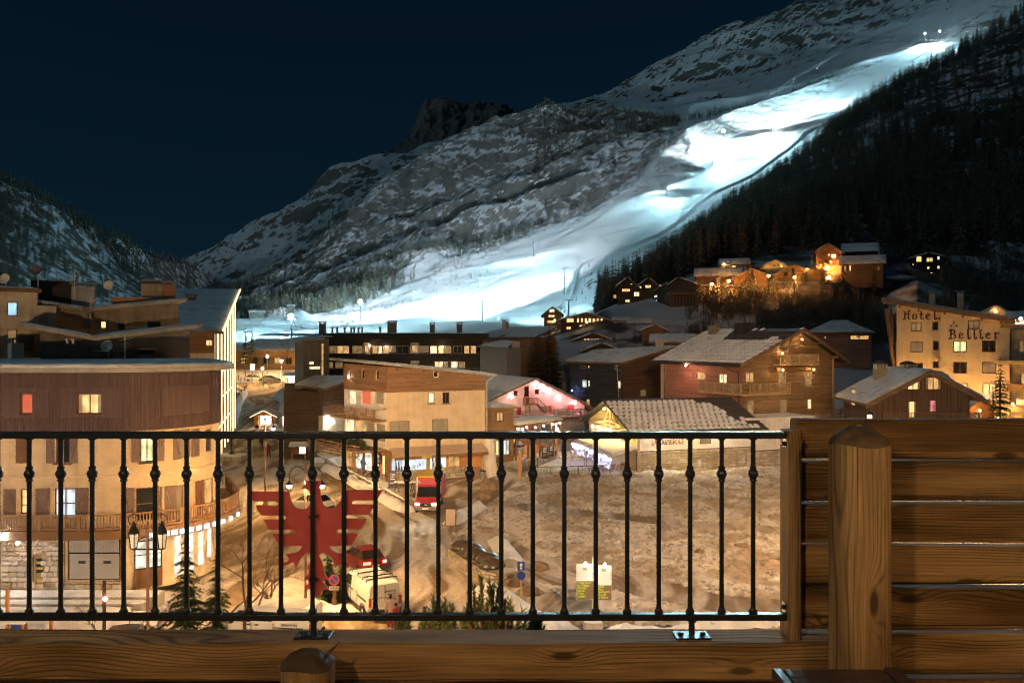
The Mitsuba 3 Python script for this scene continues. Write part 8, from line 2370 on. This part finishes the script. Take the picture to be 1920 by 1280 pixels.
put(k, 'red_bar', (lambda m: (m[0] @ rot(math.radians(45), 'y').T + [sx, sy - .025, sz_], m[1]))(bx(-.21, .21, 0, .01, -.028, .028)), 'sign_red')
put(k, 'plate', cbx(sx - .27, sx + .27, sy, sy + .03, sz_ - .56, sz_ - .34, .008), 'sign_white')
put(k, 'plate_text', (lambda m: (np.stack([m[0][:, 0] + sx - .21, sy - .004 - m[0][:, 2], m[0][:, 1] + sz_ - .48], 1), m[1]))(letters('LIVRAISON', .07, True, .004)), 'print_black')
# information boards
p = gp(1113, 1189)
k = thing('information_board', 'double information board, white above with lime printed lines below, on one pale pole', 'information board')
put(k, 'base', cbx(p[0] - .47, p[0] + .47, p[1], p[1] + .8, -.05, .55, .04), 'stone_grey')
put(k, 'base_snow', snow_on([(p[0] - .47, p[1], .55), (p[0] + .47, p[1], .55), (p[0] + .47, p[1] + .8, .55), (p[0] - .47, p[1] + .8, .55)], .12, .12, .02, 3), 'snow', smooth=True)
put(k, 'pole', tube([(p[0] + .06, p[1] + .35, .5), (p[0] + .06, p[1] + .35, 3.75)], .11, 14), 'pole_pale')
for s, z1, lines in ((-1, 3.45, ('Hotel Club', 'Le Village', 'Chalets', 'Mairie', 'Ecole', 'Lodge')), (1, 3.38, ('Poste', 'Gare', 'Parking P2', 'Piscine', 'Le Bourg'))):
    x0, x1 = (p[0] - .84, p[0] + .02) if s < 0 else (p[0] + .14, p[0] + .92)
    y = p[1] + .22
    put(k, 'panel', cbx(x0, x1, y, y + .05, z1 - 1.74, z1, .01), 'sign_white')
    put(k, 'lower_panel', bx(x0 + .01, x1 - .01, y - .012, y - .004, z1 - 1.73, z1 - (.86 if s < 0 else 1.0)), 'sign_olive')
    put(k, 'lower_panel', bx(x1 - .34, x1 - .01, y - .016, y - .012, z1 - 1.73, z1 - (.90 if s < 0 else 1.04)), 'sign_brown')
    n = len(lines)
    for i, t in enumerate(lines):
        zz = z1 - (.98 if s < 0 else 1.1) - i * .135
        put(k, 'printed_line', (lambda m: (np.stack([m[0][:, 0] + x0 + .05, y - .018 - m[0][:, 2], m[0][:, 1] + zz], 1), m[1]))(letters(t, .095, True, .005)), 'print_lime')
    put(k, 'map_print', cat(bx((x0 + x1) / 2 - .09, (x0 + x1) / 2 + .09, y - .012, y - .004, z1 - .32, z1 - .17), *[bx(x0 + .06, x0 + .09, y - .012, y - .004, z1 - .45 - i * .1, z1 - .40 - i * .1) for i in range(4)], *[bx(x1 - .07, x1 - .04, y - .012, y - .004, z1 - .45 - i * .1, z1 - .40 - i * .1) for i in range(4)]), 'sign_brown')
    put(k, 'lamp_arm', tube([((x0 + x1) / 2, y + .03, z1), ((x0 + x1) / 2, y - .4, z1 + .22)], .02, 5), 'tin_grey')
    bulb(k, 'lamp', ((x0 + x1) / 2, y - .42, z1 + .16), .045, (.92, 1.0, .90), 2.4, .6)
# lower left corner: notice case, stakes, juniper, red lamp
p = np.array([-23.2, 40.0, 0])
k = thing('notice_case', 'small roofed wooden notice case at the lower left corner', 'notice case')
put(k, 'post', cat(bx(p[0] - .45, p[0] - .35, p[1], p[1] + .1, 0, 1.5), bx(p[0] + .35, p[0] + .45, p[1], p[1] + .1, 0, 1.5)), 'pole_brown')
put(k, 'case', bx(p[0] - .35, p[0] + .35, p[1] - .05, p[1] + .15, .5, 1.4), 'wood_orange'), put(k, 'poster', bx(p[0] - .25, p[0] + .25, p[1] - .07, p[1] - .055, .8, 1.25), 'sign_blue')
put(k, 'roof', slab([p + [-.55, -.5, 1.5], p + [.65, -.5, 1.5], p + [.65, .6, 1.75], p + [-.55, .6, 1.75]], .08), 'snow_roof')
for px, h, lb in ((14, 2.6, 'tall wooden stake at the left edge'), (96, 1.5, 'short wooden stake right of the notice case')):
    x = (px - CX) / FOC * 41
    k = thing('wooden_stake', lb, 'stake')
    scene[k] = ply_of(cbx(x - .07, x + .07, 40.93, 41.07, -.1, h, .02), 'wood_orange')
c, s = candle_pine(9, .6, 1.35)
k = thing('juniper', 'small dark juniper bush at the lower left beside the notice case', 'shrub')
put(k, 'crown', mv(c, (-21.6, 38.6, 0)), 'pine_green'), put(k, 'branch', mv(s, (-21.6, 38.6, 0)), 'bark')
k = thing('snow_covered_bench', 'bench buried in snow right of the juniper', 'bench')
put(k, 'seat', bx(-21.0, -19.6, 38.8, 39.3, .35, .45), 'wood_brown'), put(k, 'snow', snow_on([(-21.0, 38.8, .45), (-19.6, 38.8, .45), (-19.6, 39.3, .45), (-21.0, 39.3, .45)], .3, .15, .05, 8), 'snow', smooth=True), put(k, 'leg', cat(bx(-20.9, -20.8, 38.85, 39.25, -.1, .35), bx(-19.8, -19.7, 38.85, 39.25, -.1, .35)), 'wood_brown')
p = P(197, 1122, 42.0)
k = thing('warning_lamp', 'dark post with a glowing red lamp before the roller shutter', 'lamp')
put(k, 'post', tube([(p[0] - .1, p[1] + .12, 0), (p[0] - .1, p[1] + .12, 2.7)], .09, 8), 'plastic_black')
bulb(k, 'lamp', p, .10, (1.0, .16, .14), 5, .4)
k = thing('wall_lamp', 'cold white lamp on the stone front at the left edge', 'lamp')
p = P(2, 1006, 46.6)
put(k, 'arm', tube([p + [0, 1.2, .3], p + [0, .1, .25], p + [0, 0, .1]], .04, 5), 'plastic_black')
bulb(k, 'lamp', p, .13, (.86, .97, 1.0), 9, .8)
k = thing('wall_lamp', 'small lamp over the left stone arch of the corner house', 'lamp')
p = P(33, 1014, 46.9)
put(k, 'arm', tube([p + [0, .95, .1], p], .03, 5), 'plastic_black')
bulb(k, 'lamp', p + [0, 0, -.1], .08, (.9, .97, 1.0), 4, .4)
# lamps whose light the photograph shows although they stand outside it or behind the fence
for x, y, z, pw, c, lb in ((27.5, 52, 8, 800, AMBER, 'amber street lamp behind the balcony fence, right of the snow field'), (31, 74, 8, 160, WARM, 'street lamp beyond the field, hidden by the balcony fence'), (-31, 41, 8.5, 60, WARM, 'street lamp left of the corner house terrace'), (-3.5, 22, 6.6, 230, AMBER, 'street lamp in front of the hotel, below the balcony')):
    k = thing('street_lamp', lb, 'street lamp')
    put(k, 'pole', tube([(x, y, 0), (x, y, z - .2)], .08, 8), 'pole_brown'), put(k, 'shade', lathe([(.4, .15), (.25, .35), (.04, .45)], 10, (x, y, z)), 'iron')
    bulb(k, 'lamp', (x, y, z), .2, c, pw, 2.5)
for nm, at_, to_, pw, c, cut, bm in (('left', (-13, -1.5, 8.5), (-25, 48, 4), 3700, (1.0, .62, .31), 26, 16), ('field', (10, -3, 24), (15, 76, 0), 8500, (1.0, .62, .33), 22, 12), ('shop', (-4, -3, 22), (-8, 91, 6), 15500, (1.0, .68, .38), 7.5, 5), ('chalet', (6, -3, 24), (26, 114, 9), 11000, (1.0, .66, .40), 8.5, 6)):  # unseen floodlights, added to brighten corner house, field, shop house and chalet
    k = thing('floodlight', {'left': 'added unseen floodlight low on the hotel front, aimed at the corner house', 'field': 'added unseen floodlight on the hotel roof, aimed at the snow field', 'shop': 'added unseen floodlight on the hotel roof, aimed at the shop house', 'chalet': 'added unseen floodlight on the hotel roof, aimed at the wooden chalet'}[nm], 'floodlight')
    put(k, 'housing', cbx(at_[0] - .3, at_[0] + .3, at_[1] - .5, at_[1] - .1, at_[2] - .22, at_[2] + .22, .03), 'tin_grey')
    put(k, 'bracket', tube([np.array(at_) + [0, -.3, -.2], np.array(at_) + [0, -.6, -.5]], .04, 6), 'tin_grey')
    spot('beam_' + nm, at_, to_, pw, c, cut, bm, 3)

# ---------------------------------------------------------------- the balcony in the foreground
DR = 3.5
S = FOC / DR


def fx(px, d=DR):
    return (px - CX) / FOC * d


def fz(py, d=DR):
    return EYE[2] - (py - CY) / FOC * d


def plank(x0, x1, y0, y1, z0, z1, seed, r=.018, n=70, wob=.004):
    """A hand hewn plank lying along x: rounded edges, uneven faces."""
    q = rrect(y1 - y0, z1 - z0, r, 5)
    rings = []
    for x in np.linspace(x0, x1, n):
        p = np.stack([np.full(len(q), x), q[:, 0] + (y0 + y1) / 2, q[:, 1] + (z0 + z1) / 2], 1)
        d = meshkit.fbm(np.stack([p[:, 0] * 2.2, p[:, 1] * 9 + seed, p[:, 2] * 9], 1), 3, seed) - .5
        d2 = meshkit.fbm(np.stack([p[:, 0] * .9, p[:, 1] * 0 + seed * 3, np.sign(q[:, 1]) * 2], 1), 2, seed + 5) - .5
        p[:, 1] += np.sign(q[:, 0]) * d * wob * 2
        p[:, 2] += np.sign(q[:, 1]) * d * wob * 1.4 + d2 * wob * 2.2
        rings.append(p)
    return loft(rings)


# iron railing
RG = thing('iron_railing', 'black wrought iron balcony railing with knobbed bars', 'railing')
zt, zb_ = fz(815), fz(1155)
bar = lambda x0, x1, z, h, d: (lambda q: loft([np.stack([np.full(len(q), x), q[:, 0] + DR, q[:, 1] + z], 1) for x in np.linspace(x0, x1, 24)]))(rrect(d, h, .004, 3))
put(RG, 'handrail', bar(fx(-140), fx(1476), zt, .027, .045), 'iron', smooth=40)
put(RG, 'bottom_rail', bar(fx(-140), fx(1474), zb_, .026, .036), 'iron', smooth=40)
zk = fz(888)
bpx = [-62, -4] + [55 + 59.0 * i for i in range(24)]
prof = [(.0095, zb_ + .012), (.017, zb_ + .013), (.0175, zb_ + .026), (.0115, zb_ + .032), (.0095, zb_ + .05), (.0095, zk - .032), (.014, zk - .030), (.0145, zk - .024), (.012, zk - .020), (.018, zk - .011), (.0215, zk), (.018, zk + .011), (.012, zk + .020), (.0145, zk + .024), (.014, zk + .030), (.0095, zk + .032), (.0095, zt - .022), (.016, zt - .018), (.018, zt - .013)]
bd = ply_of(lathe(prof, 14), 'iron', 40)
for px in bpx:
    put(RG, 'bar', bd, None, at=T().translate([float(fx(px)), DR, 0.0]))
ztop_beam = fz(1193)
for px in (588, 1297):
    x = fx(px)
    k = put(RG, 'foot', cat(tube([(x, DR, zb_ - .012), (x, DR, ztop_beam + .01)], .0125, 8), lathe([(.019, zb_ - .02), (.019, zb_ - .012)], 10, (x, DR, 0))), 'iron', smooth=30)
    put(k, 'foot_plate', cbx(x - .072, x + .072, DR - .045, DR + .045, ztop_beam, ztop_beam + .010, .002), 'iron')
    put(k, 'bolt', cat(*[lathe([(.011, ztop_beam + .01), (.011, ztop_beam + .017), (.006, ztop_beam + .020)], 6, (x + s * .045, DR, 0)) for s in (-1, 1)]), 'iron')
for z in (zt, zb_):
    k = put(RG, 'wall_bracket', cat(cbx(fx(1470), fx(1479), DR - .03, DR + .03, z - (.05 if z == zt else .01), z + (.012 if z == zt else .06), .002)), 'iron')
    put(k, 'bolt', cat(*[(lambda m: (np.stack([fx(1470) - m[0][:, 2], m[0][:, 0] + DR, m[0][:, 1] + zz], 1), m[1]))(lathe([(.010, 0), (.010, .008), (.004, .012)], 6)) for zz in ((z - .035, ) if z == zt else (z + .04, ))]), 'iron')
# red eagle plate: outline measured on the photograph, cut from 6 mm sheet behind the bars
eag = [(5, 228), (422, 228), (430, 270), (442, 315), (470, 368), (508, 400), (548, 411), (590, 401), (624, 374), (645, 330), (651, 275), (640, 238), (615, 209), (590, 196), (566, 203), (548, 214), (552, 188), (572, 160), (598, 146), (600, 120), (745, 120), (744, 155), (738, 205), (741, 265), (756, 330), (788, 380), (838, 399), (890, 385),
       (930, 340), (960, 272), (974, 214), (1370, 213), (1305, 316), (1075, 318), (1060, 327), (1060, 347), (1075, 357), (1288, 358), (1228, 460), (1012, 462), (1000, 470), (1000, 490), (1012, 499), (1212, 500), (1146, 605), (922, 608), (905, 617), (908, 637), (924, 646), (1122, 648), (1053, 768), (826, 776), (850, 812), (900, 840), (985, 856),
       (988, 890), (958, 905), (962, 918), (984, 930), (1012, 945), (1036, 940), (1022, 965), (1040, 985), (1000, 990), (975, 968), (950, 960), (912, 962), (888, 1012), (872, 935), (842, 882), (800, 852), (762, 846), (735, 858), (726, 872), (745, 920), (777, 992), (768, 1030), (822, 1113), (756, 1116), (822, 1211), (745, 1216), (740, 1280), (640, 1280), (636, 1214), (575, 1210), (638, 1116), (576, 1113), (626, 1030), (606, 996), (640, 925), (652, 872), (640, 850),
       (612, 846), (570, 868), (540, 908), (512, 958), (489, 1012), (474, 945), (455, 938), (412, 965), (372, 972), (372, 1002), (352, 1062), (342, 1052), (350, 1000), (322, 1002), (332, 975), (284, 962), (310, 942), (352, 946), (398, 932), (430, 906), (388, 862), (398, 856), (500, 840), (538, 812), (556, 776), (326, 770), (254, 653), (470, 652), (484, 642), (484, 624), (470, 613), (226, 612),
       (168, 511), (378, 508), (392, 498), (392, 478), (378, 469), (144, 468), (90, 370), (302, 368), (315, 358), (315, 336), (302, 326), (68, 325)]
ey = sg.Polygon([(655 + 9 * math.cos(a), 166 + 9 * math.sin(a)) for a in np.linspace(0, 6.28, 12)])
poly = sg.Polygon([(fx(460 + X / 5.335), fz(880 + Y / 5.335)) for X, Y in eag]).buffer(0)
poly = poly.difference(sg.Polygon([(fx(460 + X / 5.335), fz(880 + Y / 5.335)) for X, Y in ey.exterior.coords]))
v, f = extrude(poly, .006)
EG = thing('red_eagle', 'flat red spread eagle emblem cut from sheet metal, fixed behind the railing bars', 'emblem')
scene[EG] = ply_of((np.stack([v[:, 0], v[:, 2] + DR + .020, v[:, 1]], 1), f[:, ::-1]), 'eagle_red')
put(EG, 'clamp', cat(*[cbx(fx(588) - .018, fx(588) + .018, DR - .016, DR + .022, fz(y) - .004, fz(y) + .004, .001) for y in (968, 1086)]), 'iron')
# timber parapet
PR = thing('timber_parapet', 'low balcony parapet of heavy old timber beams under the railing', 'parapet')
yb0, yb1 = DR - .10, DR + .10
put(PR, 'beam', plank(fx(-200), fx(1566), yb0, yb1, ztop_beam - .150, ztop_beam, 3, .02, 120, .006), 'timber_long', smooth=50)
put(PR, 'beam', plank(fx(-200), fx(1566), yb0 - .015, yb1 - .02, ztop_beam - .33, ztop_beam - .162, 4, .02, 120, .006), 'timber_long', smooth=50)
put(PR, 'beam', plank(fx(-200), fx(1566), yb0, yb1, ztop_beam - .52, ztop_beam - .342, 5, .02, 90, .006), 'timber_long', smooth=50)
SP = thing('timber_fence', 'tall balcony fence of wide horizontal old planks on the right', 'fence')
ys0, ys1 = DR + .0, DR + .085
for i, (t, b) in enumerate(((786, 861), (866, 941), (948, 1018), (1025, 1098), (1105, 1181), (1190, 1266), (1274, 1350), (1358, 1430))):
    put(SP, 'plank', plank(fx(1494), fx(2150), ys0 + .006 * (i % 2), ys1 + .004 * (i % 3), fz(b), fz(t), 20 + i, .016, 110, .006), 'timber_long', smooth=50)
q = rrect(fx(1496) - fx(1471), .125, .012, 4)
rings = []
for z in np.linspace(fz(1196), fz(806), 60):
    d = meshkit.fbm(np.stack([q[:, 0] * 30, q[:, 1] * 30, q[:, 0] * 0 + z * 2], 1), 3, 8) - .5
    rings.append(np.stack([q[:, 0] * (1 + .2 * d) + fx(1483.5), q[:, 1] * (1 + .05 * d) + DR + .005, np.full(len(q), z)], 1))
put(SP, 'end_board', loft(rings), 'upright_timber', smooth=50)


def post(name, label, px, d, w, ytop, yshoulder, zlow, seed):
    """A round hewn post with flattened sides and a chamfered, weathered dark top."""
    a = np.linspace(0, 2 * math.pi, 41)[:-1]
    r = w / 2
    x0 = fx(px, d)
    sup = (np.abs(np.cos(a)) ** 3.2 + np.abs(np.sin(a)) ** 3.2) ** (-1 / 3.2)
    zs, zt_ = fz(yshoulder, d - r), fz(ytop, d)
    rings = []
    for z in np.linspace(zlow, zs, 60):
        dd = 1 + .05 * (meshkit.fbm(np.stack([np.cos(a) * 2.2, np.sin(a) * 2.2, a * 0 + z * 1.3 + seed], 1), 3, seed) - .5)
        rings.append(np.stack([x0 + r * sup * dd * np.cos(a), d + r * sup * dd * np.sin(a), a * 0 + z + (.006 * np.sin(a * 3 + seed) if z > zs - .01 else 0)], 1))
    k = thing(name, label, 'post')
    put(k, 'shaft', loft(rings), 'upright_timber', smooth=50)
    top = [rings[-1]]
    for t in (.12, .4, .7, .92, 1.0):
        s = 1 - .66 * t ** 1.5
        nz = .018 * (meshkit.fbm(np.stack([np.cos(a) * 3, np.sin(a) * 3, a * 0 + t * 3 + seed], 1), 3, seed + 3) - .5)
        top.append(np.stack([x0 + r * sup * (s * .9 + .1 * (1 - t)) * np.cos(a) * 1.0, d + r * sup * s * np.sin(a) * .9, a * 0 + zs + (zt_ - zs) * t ** .8 + nz], 1))
    put(k, 'top', loft(top), 'timber_end', smooth=40)
    return k, x0, zt_


kp, xp, zp_ = post('timber_post', 'thick round hewn timber post with a dark chamfered top before the plank fence', 1611, 3.27, .205, 798, 838, 12.9, 3)
put(kp, 'snow', snow_on([(xp - .05, 3.25, zp_ - .012), (xp + .03, 3.25, zp_ - .012), (xp + .03, 3.29, zp_ - .012), (xp - .05, 3.29, zp_ - .012)], .012, .01, .003, 3), 'snow', smooth=True)
kp, xp, zp_ = post('timber_post', 'short timber post with a dark rounded top at the bottom edge, before the beam', 577, 3.18, .19, 1219, 1262, 12.9, 7)
put(kp, 'splinter', loft([np.array([(fx(612, 3.2) + a + t * .055, 3.2 + b, fz(1226, 3.2) + t * .052) for a, b in ((-.010 * (1 - t), 0), (0, .008 * (1 - t)), (.012 * (1 - t) + .001, 0), (0, -.006))]) for t in (0, .35, .7, 1.0)]), 'timber_end')
# slatted garden chair at the bottom right
GC = thing('garden_chair', 'dark brown slatted garden chair with a bent tube armrest at the bottom right', 'chair')
zc = 13.36
cy0, cy1 = 2.05, 2.98
cx0, cx1 = fx(1462, 2.98), fx(1672, 2.98)
for i, (a, b) in enumerate(((2.905, 2.975), (2.72, 2.895), (2.53, 2.71), (2.34, 2.52), (2.15, 2.33))):
    put(GC, 'slat', cbx(cx0 + .01, cx1 - .035, a, b, zc - .02, zc, .004), 'chair_brown')
put(GC, 'frame', cat(cbx(cx1 - .032, cx1 + .02, cy0, cy1, zc - .035, zc + .006, .006), cbx(cx0 - .03, cx0 + .006, cy0, cy1, zc - .035, zc + .002, .006)), 'chair_brown')
arm = [(cx0 - .075, 2.72, 12.95), (cx0 - .07, 2.76, zc - .05), (cx0 - .062, 2.77, zc - .005), (cx0 - .045, 2.745, zc + .018), (cx0 - .03, 2.69, zc + .016), (cx0 + .0, 2.45, zc + .012), (cx0 + .04, 2.1, zc + .008)]
from scipy.interpolate import make_interp_spline
sp_ = make_interp_spline([0, 1.6, 2.0, 2.4, 2.9, 4, 5.5], np.array(arm), k=2)(np.linspace(0, 5.5, 60))
put(GC, 'armrest', tube(sp_, .0155, 12), 'chair_brown', smooth=50)
put(GC, 'leg', cat(tube([(cx1, 2.9, 12.9), (cx1, 2.9, zc - .02)], .018, 8), tube([(cx0, 2.3, 12.9), (cx0, 2.3, zc - .02)], .018, 8), tube([(cx1, 2.3, 12.9), (cx1, 2.3, zc - .02)], .018, 8)), 'chair_brown')
structure('balcony_floor', 'boarded floor of the balcony', bx(-4, 4, -1.2, DR + .1, 12.78, 12.9), 'beam_wood', smooth=False)
WL = thing('wall_lamp', 'warm lamp on the hotel wall behind the balcony', 'lamp')
put(WL, 'arm', tube([(-1.6, -1.1, 15.6), (-1.6, -.75, 15.65)], .02, 6), 'iron')
bulb(WL, 'lamp', (-1.6, -.7, 15.7), .10, (1.0, .68, .34), 19, 2.5)
WL = thing('wall_lamp', 'second warm lamp on the hotel wall, right of the balcony chair', 'lamp')
put(WL, 'arm', tube([(2.6, -.6, 15.2), (2.6, -.25, 15.25)], .02, 6), 'iron')
bulb(WL, 'lamp', (2.6, -.2, 15.3), .10, (1.0, .64, .30), 8.5, 2.0)
